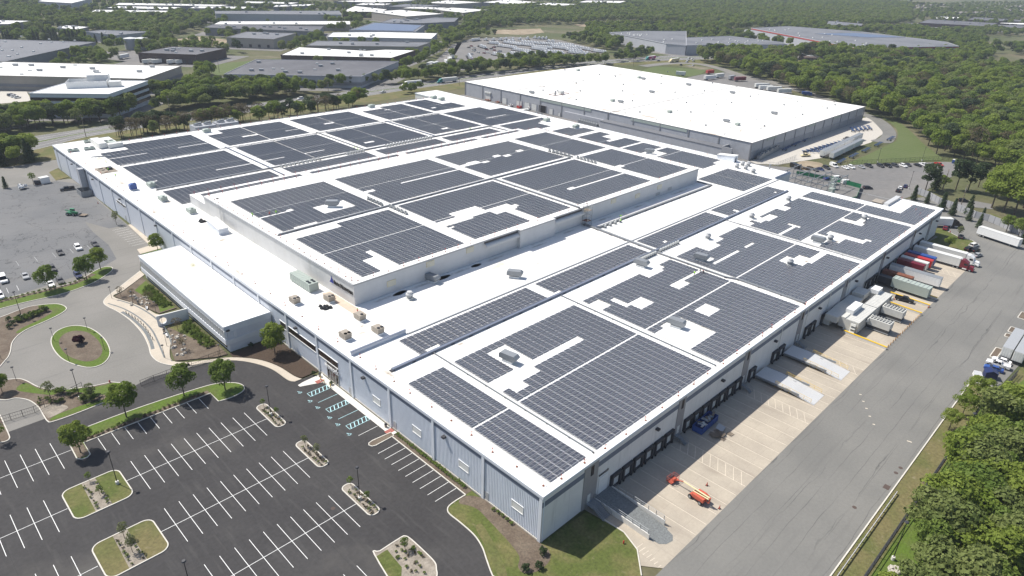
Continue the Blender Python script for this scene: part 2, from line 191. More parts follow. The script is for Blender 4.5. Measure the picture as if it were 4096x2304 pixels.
# ---------------- builders ----------------
class MB:
    def __init__(s): s.v = []; s.f = []; s.m = []
    def add(s, vs, fs, mi=0):
        o = len(s.v); s.v += [tuple(v) for v in vs]; s.f += [tuple(i+o for i in f) for f in fs]; s.m += [mi]*len(fs); return s
    def box(s, x0, x1, y0, y1, z0, z1, mi=0, top=None):
        V = [(x0,y0,z0),(x1,y0,z0),(x1,y1,z0),(x0,y1,z0),(x0,y0,z1),(x1,y0,z1),(x1,y1,z1),(x0,y1,z1)]
        s.add(V, [(0,3,2,1),(0,1,5,4),(1,2,6,5),(2,3,7,6),(3,0,4,7)], mi); s.add(V[4:], [(0,1,2,3)], mi if top is None else top); return s
    def tap(s, x0, x1, y0, y1, z0, z1, ix, iy, mi=0, top=None):
        """box whose top is inset by ix, iy"""
        V = [(x0,y0,z0),(x1,y0,z0),(x1,y1,z0),(x0,y1,z0),(x0+ix,y0+iy,z1),(x1-ix,y0+iy,z1),(x1-ix,y1-iy,z1),(x0+ix,y1-iy,z1)]
        s.add(V, [(0,3,2,1),(0,1,5,4),(1,2,6,5),(2,3,7,6),(3,0,4,7)], mi); s.add(V[4:], [(0,1,2,3)], mi if top is None else top); return s
    def prism(s, poly, z0, z1, mi=0, top=None, bottom=True):
        poly = [p[:2] for p in poly]
        if sum(a[0]*b[1]-b[0]*a[1] for a, b in zip(poly, poly[1:]+poly[:1])) < 0: poly = poly[::-1]
        n = len(poly); V = [(*p, z0) for p in poly]+[(*p, z1) for p in poly]
        s.add(V, [(i, (i+1) % n, n+(i+1) % n, n+i) for i in range(n)], mi); s.add(V[n:], [tuple(range(n))], mi if top is None else top)
        if bottom: s.add(V[:n], [tuple(range(n))[::-1]], mi)
        return s
    def sheet(s, poly, z, mi=0):
        poly = [p[:2] for p in poly]
        if sum(a[0]*b[1]-b[0]*a[1] for a, b in zip(poly, poly[1:]+poly[:1])) < 0: poly = poly[::-1]
        s.add([(*p, z) for p in poly], [tuple(range(len(poly)))], mi); return s
    def prof(s, pts, y0, y1, mi=0, ins=0):
        """x-z outline pushed through from y0 to y1"""
        n = len(pts); V = [(p[0], y0, p[1]) for p in pts]+[(p[0], y1, p[1]) for p in pts]
        a = sum(p[0]*q[1]-q[0]*p[1] for p, q in zip(pts, pts[1:]+pts[:1]))
        F = [((i+1) % n, i, n+i, n+(i+1) % n) for i in range(n)]+[tuple(range(n)), tuple(range(n, 2*n))[::-1]]
        if a < 0: F = [f[::-1] for f in F]
        s.add(V, F, mi); return s
    def cyl(s, x, y, z0, z1, r0, r1=None, n=12, mi=0, cap=None):
        r1 = r0 if r1 is None else r1; A = [2*math.pi*i/n for i in range(n)]
        V = [(x+r0*math.cos(a), y+r0*math.sin(a), z0) for a in A]+[(x+r1*math.cos(a), y+r1*math.sin(a), z1) for a in A]
        s.add(V, [(i, (i+1) % n, n+(i+1) % n, n+i) for i in range(n)]+[tuple(range(n))[::-1]], mi); s.add(V[n:], [tuple(range(n))], mi if cap is None else cap); return s
    def tube(s, p, q, r0, r1=None, n=6, mi=0):
        p, q = Vector(p), Vector(q); r1 = r0 if r1 is None else r1; d = (q-p).normalized(); a = d.orthogonal().normalized(); b = d.cross(a)
        A = [2*math.pi*i/n for i in range(n)]
        V = [p+(a*math.cos(t)+b*math.sin(t))*r0 for t in A]+[q+(a*math.cos(t)+b*math.sin(t))*r1 for t in A]
        s.add(V, [(i, (i+1) % n, n+(i+1) % n, n+i) for i in range(n)]+[tuple(range(n))[::-1], tuple(range(n, 2*n))], mi); return s
    def wheel(s, x, y, z, r, wd, mi=0, hub=1, n=14):
        A = [2*math.pi*i/n for i in range(n)]
        for sg in (0, 1):
            pass
        V = []
        for yy, rr in ((y-wd/2, r*.55), (y-wd/2, r*.9), (y-wd*.4, r), (y+wd*.4, r), (y+wd/2, r*.9), (y+wd/2, r*.55)): V += [(x+rr*math.cos(a), yy, z+rr*math.sin(a)) for a in A]
        F = [(k*n+i, k*n+(i+1) % n, (k+1)*n+(i+1) % n, (k+1)*n+i) for k in range(5) for i in range(n)]
        s.add(V, F, mi); s.add(V[:n], [tuple(range(n))], hub); s.add(V[-n:], [tuple(range(n))[::-1]], hub); return s
    def path(s, pts, wd, z0, z1, mi=0, closed=False):
        """upright strip of width wd along a path (kerbs, low walls)"""
        P = [Vector((p[0], p[1])) for p in pts]; n = len(P); Lf = []; Rt = []
        for i in range(n):
            a = P[i-1] if (i or closed) else P[i]; b = P[(i+1) % n] if (i < n-1 or closed) else P[i]
            d = b-a
            d = d.normalized() if d.length > 1e-6 else Vector((1, 0)); nn = Vector((-d.y, d.x))*wd/2; Lf.append(P[i]+nn); Rt.append(P[i]-nn)
        for i in range(n if closed else n-1):
            j = (i+1) % n; V = [(*Rt[i], z0), (*Rt[j], z0), (*Lf[j], z0), (*Lf[i], z0), (*Rt[i], z1), (*Rt[j], z1), (*Lf[j], z1), (*Lf[i], z1)]
            F = [(0,1,5,4),(2,3,7,6),(4,5,6,7)]
            if not closed and i == 0: F.append((3,0,4,7))
            if not closed and i == n-2: F.append((1,2,6,5))
            s.add(V, F, mi)
        return s
    def mesh(s, name, mats):
        me = bpy.data.meshes.new(name); me.from_pydata(s.v, [], s.f)
        for m in mats: me.materials.append(M[m] if isinstance(m, str) else m)
        me.polygons.foreach_set('material_index', s.m); me.update(); return me
    def obj(s, name, mats, parent=None, smooth=False, kind=None, label=None, cat=None, group=None):
        return mobj(name, s.mesh(name, mats), parent, smooth, kind, label, cat, group)
def mobj(name, me, parent=None, smooth=False, kind=None, label=None, cat=None, group=None):
    o = bpy.data.objects.new(name, me); COL.objects.link(o)
    if smooth: me.polygons.foreach_set('use_smooth', [True]*len(me.polygons))
    if parent is not None: o.parent = parent
    tag(o, label, cat, group, kind); return o
def tag(o, label=None, cat=None, group=None, kind=None):
    if label: o['label'] = label
    if cat: o['category'] = cat
    if group: o['group'] = group
    if kind: o['kind'] = kind
    return o
def thing(name, label, cat, loc=(0,0,0), rz=0, group=None, scale=1):
    o = bpy.data.objects.new(name, None); COL.objects.link(o); o.location = loc if len(loc) == 3 else (*loc, 0); o.rotation_euler = (0,0,rz); o.scale = (scale,)*3
    o.empty_display_size = .3; return tag(o, label, cat, group)
def kit(parts, name, label, cat, loc, rz=0, group=None, scale=1):
    """a thing from a list of ready part meshes [(name, mesh, [sub parts])]"""
    t = thing(name, label, cat, loc, rz, group, scale)
    for pn, me, *sub in parts:
        p = mobj(pn, me, t)
        for sn, sm in (sub[0] if sub else []): mobj(sn, sm, p)
    return t
def struct(name, mb, mats): return mb.obj(name, mats, kind='structure')
def rrect(x0, x1, y0, y1, r, n=6):
    P = []
    for cx, cy, a0 in ((x1-r, y1-r, 0), (x0+r, y1-r, 90), (x0+r, y0+r, 180), (x1-r, y0+r, 270)):
        P += [(cx+r*math.cos(R_(a0+90*i/n)), cy+r*math.sin(R_(a0+90*i/n))) for i in range(n+1)]
    return P
def smooth(pts, n=6, closed=False):
    """Catmull-Rom through pts"""
    P = [Vector((p[0], p[1])) for p in pts]; m = len(P); out = []
    for i in range(m if closed else m-1):
        g = (lambda k: P[k % m]) if closed else (lambda k: P[min(max(k, 0), m-1)])
        a, b, c, d = g(i-1), g(i), g(i+1), g(i+2)
        for k in range(n):
            t = k/n; out.append(tuple(.5*((2*b)+(c-a)*t+(2*a-5*b+4*c-d)*t*t+(3*b-a-3*c+d)*t**3)))
    if not closed: out.append(tuple(P[-1]))
    return out
def inpoly(p, poly):
    x, y = p; c = False; n = len(poly)
    for i in range(n):
        (x0, y0), (x1, y1) = poly[i], poly[i-1]
        if (y0 > y) != (y1 > y) and x < (x1-x0)*(y-y0)/(y1-y0)+x0: c = not c
    return c
def text_mesh(body, size, name, m, extrude=.04, small=False, align='LEFT'):
    cu = bpy.data.curves.new(name, 'FONT'); cu.body = body; cu.size = size; cu.extrude = extrude; cu.align_x = align; cu.align_y = 'BOTTOM_BASELINE'; cu.offset = size*.012
    if small:
        cu.small_caps_scale = .78
        for ch in cu.body_format: ch.use_small_caps = True
    o = bpy.data.objects.new('lettering_source', cu); COL.objects.link(o); bpy.context.view_layer.update()
    me = bpy.data.meshes.new_from_object(o.evaluated_get(bpy.context.evaluated_depsgraph_get())); bpy.data.objects.remove(o); bpy.data.curves.remove(cu)
    me.materials.clear(); me.materials.append(M[m]); me.name = name; return me
# ======================= ground, roads, pavements =======================
PAVED = []
def sheet(name, poly, z, m):
    b = MB(); b.sheet(poly, z); (name in ('embankment','grass_verge','lawn','median')) or PAVED.append([tuple(p[:2]) for p in poly]); return struct(name, b, [m])
b = MB(); b.add([(-3000,-3000,-.12),(6500,-3000,-.12),(6500,6500,-.12),(-3000,6500,-.12)], [(0,1,2,3)]); struct('ground', b, ['ground'])
KC = PQ('h', [(935,838),(868,878),(818,915),(800,945),(815,982),(900,1050),(1000,1140),(1060,1230),(1092,1320),(1120,1400),(1140,1448)])
KC = KC[:1]+smooth(KC[1:], 4)+[(-10,-14),(-14,-40)]
SW = smooth([(-7.2,79.6),(-8.1,81.5),(-8.7,88.8),(-11.1,95.2),(-14.5,99.9),(-18.8,102.6),(-24.4,105.2),(-27,107.9),(-28.9,111.8),(-29.1,116.9),(-27.9,122.3),(-26.8,130),(-26.6,139.2),(-27.4,147.7),(-28.9,156),(-27.2,160.4),(-21.7,165.6),(-12.5,174.2)], 5)
sheet('parking_lot', [(-1.9,19.3),(-1.9,79.4)]+SW[:26]+[(-33,106),(-38,104.5),(-160,104.5),(-160,-60),(-14,-60)]+KC[::-1][:-1], 0.0, 'asph')
sheet('entrance_road', [(-38,104.5),(-33,106)]+SW[26:]+[(-7.5,188.8),(-6.9,193.9),(-2.2,194.8),(-1.0,221.5),(0,266),(0,300),(-26,310),(-160,310),(-160,104.5)], 0.0, 'asph2')
sheet('old_parking_lot', [(-160,184.5),(-51,180),(-22,184.6),(-15,190),(-13,205),(-13.3,222.6),(-12.3,236),(-7.6,222.4),(-1.2,222),(-.3,290),(-6,300.6),(-40,305),(-160,309)], .008, 'asph3')
sheet('rear_drive', [(-160,318),(-20.8,339.5),(3,339.3),(3,323),(-.5,322.4),(-6.5,301),(-26,308.8),(-160,309.5)], .004, 'asph2')
sheet('pavement', PQ('n3', [(372,497),(356,486),(395,462),(540,395)])+[(-.2,77.5),(-.2,45.2),(-1.9,45.2),(-1.9,74.6)], .05, 'concnew')
b = MB(); inn = [(-23.4,106.6),(-18.4,104),(-14,101.4),(-9.4,96),(-6.9,89.5),(-6,82),(-5.2,79.5)]
b.prism(SW[:31]+smooth(inn, 4), -.05, .14); struct('pavement', b, ['conc'])
b = MB(); b.prism(SW[29:]+smooth([(-12.5,170.2),(-21.6,162.3),(-25.3,159.9),(-22.4,151.4),(-20.4,143.8),(-19.2,138.6),(-14,136),(-14,133.2),(-20.5,131.4),(-20.9,128.9),(-22,121.9),(-24.7,115.7),(-26.1,110.1),(-23.4,106.6)], 4), -.05, .14); struct('pavement', b, ['conc'])
b = MB()
for off in (0, 3.2): b.path(smooth([(-28+off,156),(-25.6+off,149),(-24.2+off,140),(-24.1+off,131),(-25.2+off,123),(-27+off*.8,113)], 6), .45, .14, .147)
b.path(smooth([(-26.7,147.5),(-25.9,141),(-25.7,132),(-26.6,124.5),(-27.7,119.5)], 6), .9, .14, .148); struct('paving_band', b, [M['ggravel']])
b = MB(); b.prism([(0,195),(-2.2,194.8),(-1.0,221.5),(0,221.5)], -.05, .13); b.prism([(0,189.5),(-7.5,188.8),(-6.9,193.9),(-2.2,194.8),(0,195)], -.05, .131); struct('pavement', b, ['conc'])
sheet('lawn', [(-1.2,174),(-8,174.5),(-7.3,188.6),(-.2,189.3)], .10, 'lush')
sheet('lawn', [(-5.2,317.5),(-.8,322),(-.4,303.5),(-6.3,301.4)], .10, 'dry')
# lawn, mulch and bare strip at the near corner
sheet('lawn', KC+[(9,-60),(8.4,-20)]+PQ('h', [(2262,1448),(2250,1370),(2230,1250),(2130,1120),(1850,962)])+[(0,0),(-.3,0),(-.3,19.3)], .06, 'grass')
sheet('mulch_bed', PQ('h', smooth([(885,898),(935,845),(1090,875),(1290,1030),(1482,1190),(1560,1250),(1572,1330),(1490,1410),(1380,1430),(1332,1380),(1340,1300),(1250,1180),(1100,1020),(1030,950),(965,920)], 4, True)), .075, 'mulch')
sheet('bare_soil', PQ('h', smooth([(1012,1080),(1060,1062),(1120,1150),(1190,1280),(1250,1448),(1180,1448),(1120,1290),(1060,1180)], 4, True)), .07, 'dry')
sheet('mulch_bed', [(-1.9,19.3),(-1.9,44.9),(-.2,44.9),(-.2,19.3)], .08, 'mulch')
sheet('mulch_bed', [(-13.4,103.5)]+smooth([(-13.6,101.4),(-9.2,96),(-6.7,89.5),(-5.8,82),(-5.0,79.9)], 5)+[(-.2,79.9),(-.2,97),(-.2,103.5)], .15, 'mulchd')
# dock side
sheet('dock_apron', [(12.9,0),(13.8,-9.3),(12.2,-13.6),(9.5,-16.1),(12.1,-19.4),(216,-19.4),(216,0)], 0.0, 'apron')
sheet('service_road', [(8.4,-19.4),(12.1,-19.4),(216,-19.4),(216,-.5),(243,-.5),(243,12),(280,26),(294,20),(287,4),(278,-12),(272,-26),(255,-40),(215,-50),(165,-50),(128,-47.5),(126,-41.4),(20,-41.4),(8.4,-41.4)], -.006, 'road')
sheet('grass_verge', [(6,-41.6),(125,-41.6),(128,-48),(200,-54),(260,-44),(300,-40),(420,-20),(420,-160),(20,-160),(-14,-60)], -.03, 'dry')
sheet('lawn', [(20,-46.6),(124,-46.8),(130,-50),(190,-60),(190,-160),(20,-160)], -.01, 'lush')
sheet('lawn', [(239.6,-1.7),(228,-.4),(222.5,-.4),(224,-7),(229.5,-14.6),(233,-14.5),(243.5,-15.5),(246.5,-12.6),(246,-8.5),(251.8,-.5),(253,2.4),(243,2.4)], .08, 'grass')
sheet('yard_pavement', [(241.6,64),(241.6,12),(280,26),(300,23),(350,21),(369,21),(380,30),(377,33),(323,68),(297,79),(285,100),(287.6,109),(287.6,352),(262,352),(241,330)], -.004, 'yard')
sheet('yard_pavement', PQ('c', [(510,1215),(1345,893),(1420,880),(1500,960),(1512,1010),(1420,1075),(1060,1190),(720,1242),(560,1236)]), .004, 'concw')
sheet('loop_road', PQ('c', smooth([(1330,842),(1480,886),(1570,945),(1612,1005),(1602,1050),(1560,1080),(1420,1062),(1480,1042),(1510,1005),(1490,970),(1420,902),(1345,868)], 4, True)), .02, 'road')
sheet('field', PQ('c', smooth([(1400,850),(1500,886),(1592,945),(1625,1005),(1612,1060),(1560,1088),(1400,1165),(1250,1240),(1560,1226),(1860,1212),(1960,1196),(1830,1095),(1700,970),(1600,910)], 3, True)), -.02, 'field')
sheet('bare_soil', PQ('c', smooth([(840,1250),(900,1215),(1000,1220),(1060,1240),(1010,1275),(880,1280)], 4, True)), .01, 'dirt')
def ribbon(pts, wl, wr):
    P = [Vector(p) for p in pts]; A = []; B = []
    for i, q in enumerate(P):
        d = (P[min(i+1, len(P)-1)]-P[max(i-1, 0)]).normalized(); n = Vector((-d.y, d.x)); A.append(tuple(q+n*wl)); B.append(tuple(q-n*wr))
    return A+B[::-1]
BR = smooth(PQ('c', [(-300,500),(-100,478),(100,480),(250,508),(420,560),(700,626),(1000,722),(1340,850)]), 5)
sheet('back_road', ribbon(BR, 6, 6), .01, 'asph2')
sheet('grass_verge', PQ('c', [(-420,560),(-200,500),(0,515),(180,530),(140,560),(0,590),(-250,570)]), 0.0, 'field'); sheet('yard_pavement', PQ('c', [(-250,575),(0,592),(150,560),(330,545),(700,640),(830,700),(800,720),(0,640),(-200,605)]), .005, 'yard')
# highway with two carriageways
near = [(-400,250),(-160,318),(-40,352),(3,366),(39,381),(144,387),(217,389),(280,393),(350,396),(430,402),(505,397),(560,385),(621,363),(720,315),(900,215)]
far = [(-400,300),(-160,366),(-40,394),(3,400),(39,403),(96,411),(152,414),(217,416),(280,417),(350,422),(451,422),(550,415),(667,392),(760,350),(930,250)]
NE_, FA = smooth(near, 6), smooth(far, 6); k = min(len(NE_), len(FA))
def hw(a, c): return [tuple(Vector(NE_[i]).lerp(Vector(FA[i]), a)) for i in range(k)]+[tuple(Vector(NE_[i]).lerp(Vector(FA[i]), c)) for i in range(k)][::-1]
def hwp(a): return [tuple(Vector(NE_[i]).lerp(Vector(FA[i]), a)) for i in range(k)]
sheet('highway', hw(.06, .46), 0.0, 'hwy'); sheet('highway', hw(.54, .95), 0.0, 'hwy'); sheet('median', hw(.46, .54), .02, 'field')
b = MB()
for a in (.07, .255, .45, .555, .75, .94): b.path(hwp(a), .16, .02, .03)
struct('road_marking', b, ['line'])
sheet('embankment', hw(-.75, .06), -.02, 'dry')
# ---- islands, kerbs ----
def island(path, beds, kz=.15, closed=True):
    b = MB(); b.path(path, .22, -.02, kz, closed=closed); struct('kerb', b, ['kerb'])
    for nm, poly, m, z in beds: sheet(nm, poly, z, m)
for y0, y1 in ((64.8, 75.3), (46, 56.2)):
    P = rrect(-61.1,-50.5,y0,y1,1.7); island(P, [('lawn', P, 'grass' if y0 > 60 else 'dry', .11), ('gravel_bed', [(-57.6,y0+.1),(-57.3,y1-.1),(-54.8,y1-.1),(-54.6,y0+.1)], 'gravel', .125)])
for x0, x1, y0, y1 in ((-19.5,-17,65.2,76.1), (-19.5,-17,46.5,57.3), (-19.5,-17,27.4,38.4)):
    P = rrect(x0,x1,y0,y1,1.1); island(P, [('gravel_bed', P, 'gravel', .11)])
P = PQ('h', smooth([(250,1290),(290,1262),(440,1165),(482,1150),(530,1178),(640,1280),(705,1350),(716,1400),(712,1470),(600,1640),(480,1640)], 4, True))
island(P, [('mulch_bed', P, 'gravel', .11), ('lawn', PQ('h', [(252,1310),(345,1252),(400,1320),(455,1385),(450,1500),(420,1560)]), 'grass', .125)])
P = [(-1.4,44.8),(-1.2,46.2),(-6,46.6),(-7.1,46.4),(-7.5,45.8),(-7.2,45),(-6.4,44.7)]; island(P, [('mulch_bed', P, 'mulch', .11)])
P = [(-53.1,89.1)]+[(-24.9,88.95),(-24.9,84.3)]+smooth([(-24.9,84.3),(-22,83.8),(-18.9,84.3),(-17.6,86),(-18,88.4),(-20,90.6),(-23,92.3),(-28,93.2),(-36,94.1),(-44,94.6),(-51.5,94.6)], 4)[1:]+[(-55.4,93.6),(-55.7,84.3),(-55,83.4),(-54,83.3),(-53.2,84)]
island(P, [('lawn', P, 'lush', .10), ('mulch_bed', [(-53,89.25),(-25,89.15),(-25,90.5),(-53,90.7)], 'mulch', .115), ('mulch_bed', [(-55.5,84),(-53.3,84),(-53.3,90.4),(-55.4,92)], 'mulch', .112)])
P = smooth([(-47.2,137),(-46.6,129),(-43.5,121.6),(-40,120.6),(-37,124.5),(-35.7,131),(-35.7,138),(-37,144.3),(-40,148),(-43.6,147.6),(-46.2,143.6)], 4, True)
c0 = Vector((-41.3,134.3)); P2 = [tuple(c0+(Vector(q)-c0)*.74) for q in P]; island(P, [('lawn', P, 'lush', .10), ('mulch_bed', P2, 'mulch', .115)])
P = smooth([(-80,160),(-62,166),(-53.9,167),(-47,169),(-43.4,168.3),(-39.2,165.5),(-38,161),(-40,158.3),(-44.5,156),(-50.5,153.6),(-54.2,149),(-56,143),(-58,139),(-63,134),(-80,128)], 4)
island(P, [('mulch_bed', P, 'mulch', .10), ('lawn', smooth([(-44,168.3),(-39.2,165.5),(-38.1,161),(-40,158.5),(-44.5,156.2),(-52,153.2),(-51,155.5),(-44.5,158.5),(-41.5,162)], 4, True), 'lush', .113)], closed=False)
P = smooth([(-90,178),(-52,180),(-40,178.9),(-31,178.9),(-23.5,184),(-20.5,185.2),(-18.6,183.5),(-19.6,180.3),(-25,175.6),(-30,173.4),(-38,172.2),(-52,173.2),(-90,170)], 4)
island(P, [('lawn', P, 'lush', .10), ('mulch_bed', [(-90,177.8),(-52,179.8),(-40,178.7),(-31,178.7),(-25,182.5),(-24.2,180.6),(-31,177),(-40,177.2),(-52,177.8),(-90,176)], 'mulch', .113)], closed=False)
P = smooth(PQ('g', [(-300,40),(0,120),(120,108),(220,125),(290,175),(330,240),(362,284),(400,285),(560,230),(800,135),(900,95)]), 4)+PQ('n2', [(735,575),(715,545),(650,540)])+smooth(PQ('n2', [(560,560),(420,580),(330,585),(230,570),(160,535),(110,520),(40,525),(-200,540)]), 4)
island(P, [('mulch_bed', P, 'mulch', .10), ('lawn', PQ('g', smooth([(385,278),(560,222),(800,130),(800,112),(600,170),(420,240)], 3, True)), 'lush', .115), ('lawn', PQ('n2', smooth([(95,585),(150,545),(230,580),(330,592),(310,615),(200,605)], 3, True)), 'lush', .115), ('lawn', PQ('n2', smooth([(340,590),(560,568),(660,545),(730,548),(700,590),(620,615),(470,600)], 3, True)), 'lush', .116), ('gravel_bed', PQ('n2', smooth([(240,680),(340,670),(400,690),(300,745),(270,740)], 3, True)), 'gravel', .117)])
P = smooth(PQ('g', [(0,235),(30,300),(68,385),(72,412),(50,432),(0,442),(-60,440)]), 4); island(P, [('mulch_bed', P, 'mulch', .10)], closed=False)
# planting beds in front of the office wing
sheet('mulch_bed', [(-25.1,159.6),(-21.4,162),(-13.8,168.6),(-13.8,139.4),(-18.9,139.2),(-20.2,144),(-22.2,151.3)], .15, 'mulch'); sheet('lawn', [(-19,160),(-13.9,165),(-13.9,140),(-18.4,139.8),(-17,146),(-18,152)], .163, 'lush')
sheet('mulch_bed', [(-20.4,129.5),(-13.9,129.7),(-13.9,103.6),(-16.7,104.1),(-25.6,109.6),(-24.3,115.7),(-21.8,121.9)], .15, 'mulch'); sheet('lawn', [(-20.1,129.2),(-14,129.5),(-14,112),(-16,113),(-18,120)], .163, 'grass')
# small islands in the trailer bays
for a, c in ((145.2,152.6), (162.5,165.2), (166.8,171.2), (180,186)):
    P = rrect(a,c,-43.3 if a < 150 else -45.6,-41.6,.5); island(P, [('mulch_bed', P, 'mulch', .10)])
b = MB(); b.path([(20,-41.5),(126,-41.5)], .25, -.02, .14); b.path([(126,-41.5),(128.2,-47.6)], .25, -.02, .14); b.path(KC, .22, -.02, .15); b.path([(-1.9,19.3),(-1.9,44.8)], .22, -.02, .15); b.path(SW[31:], .2, -.02, .16)
b.path(PQ('h', [(2262,1448),(2250,1370),(2230,1250),(2130,1120),(1960,1010)]), .22, -.02, .15); b.path([(251.8,-.5),(246,-8.5),(246.5,-12.6),(243.5,-15.5),(233,-14.5),(229.5,-14.6)], .2, -.02, .14); struct('kerb', b, ['kerb'])
# ---- painted markings ----
b = MB()
def ln(x0, y0, x1, y1, w=.11, mi=0, z=.012):
    d = Vector((x1-x0, y1-y0)).normalized(); n = Vector((-d.y, d.x))*w/2
    b.add([(x0-n.x,y0-n.y,z),(x1-n.x,y1-n.y,z),(x1+n.x,y1+n.y,z),(x0+n.x,y0+n.y,z)], [(0,1,2,3)], mi)
for yc in (70.1, 51.2, 32.4, 13.5):
    xe = -19.6
    if yc < 20: xe = -25
    ln(-50.4, yc, xe, yc, z=.016)
    for i in range(10):
        x = -47.7+2.81*i
        if x < xe-1: ln(x, yc-5.75, x, yc+5.75)
for yc, x0 in ((88.3,-58.5), (69.6,-64.1), (50.6,-64.2), (31.6,-64.2)):
    ln(x0+2.8, yc, -140, yc, z=.016)
    for i in range(20): ln(x0-2.8*i, yc-5.6, x0-2.8*i, yc+5.6)
for i in range(9): ln(-50.35+2.81*i, 83.2, -50.35+2.81*i, 88.8)
for i in range(9): ln(-7.6, 42.1-2.5*i*1.0, -2.05, 42.1-2.5*i)
ln(-7.3, 50.3, -2.0, 50.3)
for y0 in (71.15, 62.4, 53.6):
    y1 = y0+1.75; x0, x1 = -7.45, -1.95
    for a in ((x0,y0,x1,y0),(x0,y1,x1,y1),(x0,y0,x0,y1),(x1,y0,x1,y1)): ln(*a, w=.12, mi=1)
    for i in range(5):
        xx = x0+.4+i*1.05; ln(xx, y0, xx+.8, y1, w=.2, mi=1, z=.016)
for y in (67.7, 58.7): ln(-7.4, y, -1.95, y, w=.12, mi=1)
def wheelchair(x, y, s=.62):
    P = [(x+s*.55*math.cos(t), y-.15+s*.55*math.sin(t)) for t in [R_(150+20*k) for k in range(13)]]
    for p, q in zip(P, P[1:]): ln(*p, *q, w=.11, mi=1)
    for p, q in (((x-.1,y+.62*s*1.3),(x-.05,y)),((x-.05,y),(x+.38,y-.02)),((x+.38,y-.02),(x+.52,y-.42)),((x-.08,y+.3),(x+.28,y+.28))): ln(*p, *q, w=.12, mi=1)
    b.add([(x-.12+.12*math.cos(t), y+.95*s+.12*math.sin(t), .013) for t in [k*math.pi/4 for k in range(8)]], [tuple(range(8))], 1)
for y in (74.6, 69.6, 66.0, 60.6, 57.0, 52.2): wheelchair(-8.6, y)
for i in range(13): ln(-45.5-2.75*i, 183.6, -45.2-2.75*i, 188.2, w=.09)
for i in range(9): ln(-19-5.5*i, 205, -18.9-5.5*i, 210, w=.05)
for i in range(9): ln(-7.2, 219.5-2.6*i, -2.2, 219.5-2.6*i, w=.09)
struct('road_marking', b, ['line', 'lineblue', 'line'])
b = MB()
hatch = [(43,46.9),(74.6,78.4),(106.2,109.8),(200.6,204.6)]
for i in range(50):
    x = 23.55+3.93*i
    if 129 < x < 168: continue
    if x > 214: break
    ln(x, -19.2, x-.35, -.9, w=.13)
for xa, xb in hatch:
    for i in range(9): ln(xa-.05, -18.5+1.9*i, xb-.1, -16.4+1.9*i, w=.12, z=.016)
for i in range(7): ln(14.2-.3*i, -13.4-.9*i, 11.0-.1*i+1.2, -13.2-.9*i, w=.12, z=.016)
for x, y, l in ((97,-22.9,.5),(94.4,-24.6,.5),(91.8,-26.3,.5),(89,-28.1,.5),(86.3,-30,.5),(85.7,-38,1.0)): ln(x, y, x+.2, y-l, w=.35)
struct('road_marking', b, ['lineold'])
# ======================= main warehouse =======================
H, ZR, ZM = 11.49, 18.07, 15.0
WH = thing('distribution_warehouse', 'huge white-roofed warehouse covered in solar panels, with a raised centre block and docks', 'warehouse')
OUT = [(0,0),(241.6,0),(241.6,18.5),(226,18.5),(226,65),(241.6,65),(241.6,328.5),(222.5,328.5),(222.5,310),(25,310),(25,323),(0,322)]
b = MB(); b.prism(OUT, H-.25, H, 1, 0)
b.path(OUT, .35, H-.55, H+.12, 1, closed=True); b.obj('roof', ['roof', 'fascia'], WH)
# front wall: concrete frame with ribbed infill bays for y < 105, smooth panels beyond
b = MB(); b.box(.32,.5,0,105,0,H-.3,0); b.box(0,.32,.0,105,-.05,.32,2); b.box(.05,.4,0,105,10.55,H-.3,1)
for i in range(232):
    y = .95+.45*i
    if abs((y+.1) % 15.85-.4) < .6: continue
    b.box(.14,.34,y,y+.22,.32,9.62,0)
b.obj('front_wall', ['rib', 'fascia', 'concw'], WH)
b = MB(); b.box(.12,.4,1.2,105,9.62,10.55); b.box(.06,.4,105,322,9.55,10.5); b.obj('stripe_band', ['stripe'], WH)
b = MB(); b.box(.1,.5,105,322,0,9.55,0); b.box(0.0,.5,105,322,10.5,H-.3,1); b.obj('front_wall', ['wallblue', 'fascia'], WH)
pil = MB().box(-.08,.5,-.38,.38,0,H-.3).mesh('pilaster', ['fascia'])
for i in range(21):
    y = .38+15.85*i if i else .5
    if y > 321: break
    o = mobj('pilaster', pil, WH); o.location = (0, y, 0)
fw = [MB().box(-.02,.3,-1.5,1.5,.95,2.65).mesh('shutter', ['offw']), MB().box(-.08,.16,-1.62,1.62,.8,.95).box(-.08,.2,-1.62,1.62,2.65,2.78).box(-.06,.18,-1.62,-1.5,.95,2.65).box(-.06,.18,1.5,1.62,.95,2.65).mesh('frame', ['white'])]
for y in (6.5, 22.2, 38, 53.4):
    f = mobj('window', fw[1], WH); f.location = (.12, y, 2.7); p = mobj('shutter', fw[0], f); p.location = (.02, 0, 0)
dr = MB().box(-.05,.2,-.55,.55,0,2.3).mesh('door', ['grey']); hd = MB().box(-.12,-.05,.32,.42,1.0,1.12).mesh('handle', ['dark'])
for y in (15.1, 46.3, 64.9, 226.5, 302.5):
    o = mobj('door', dr, WH); o.location = (.12, y, .05); p = mobj('handle', hd, o)
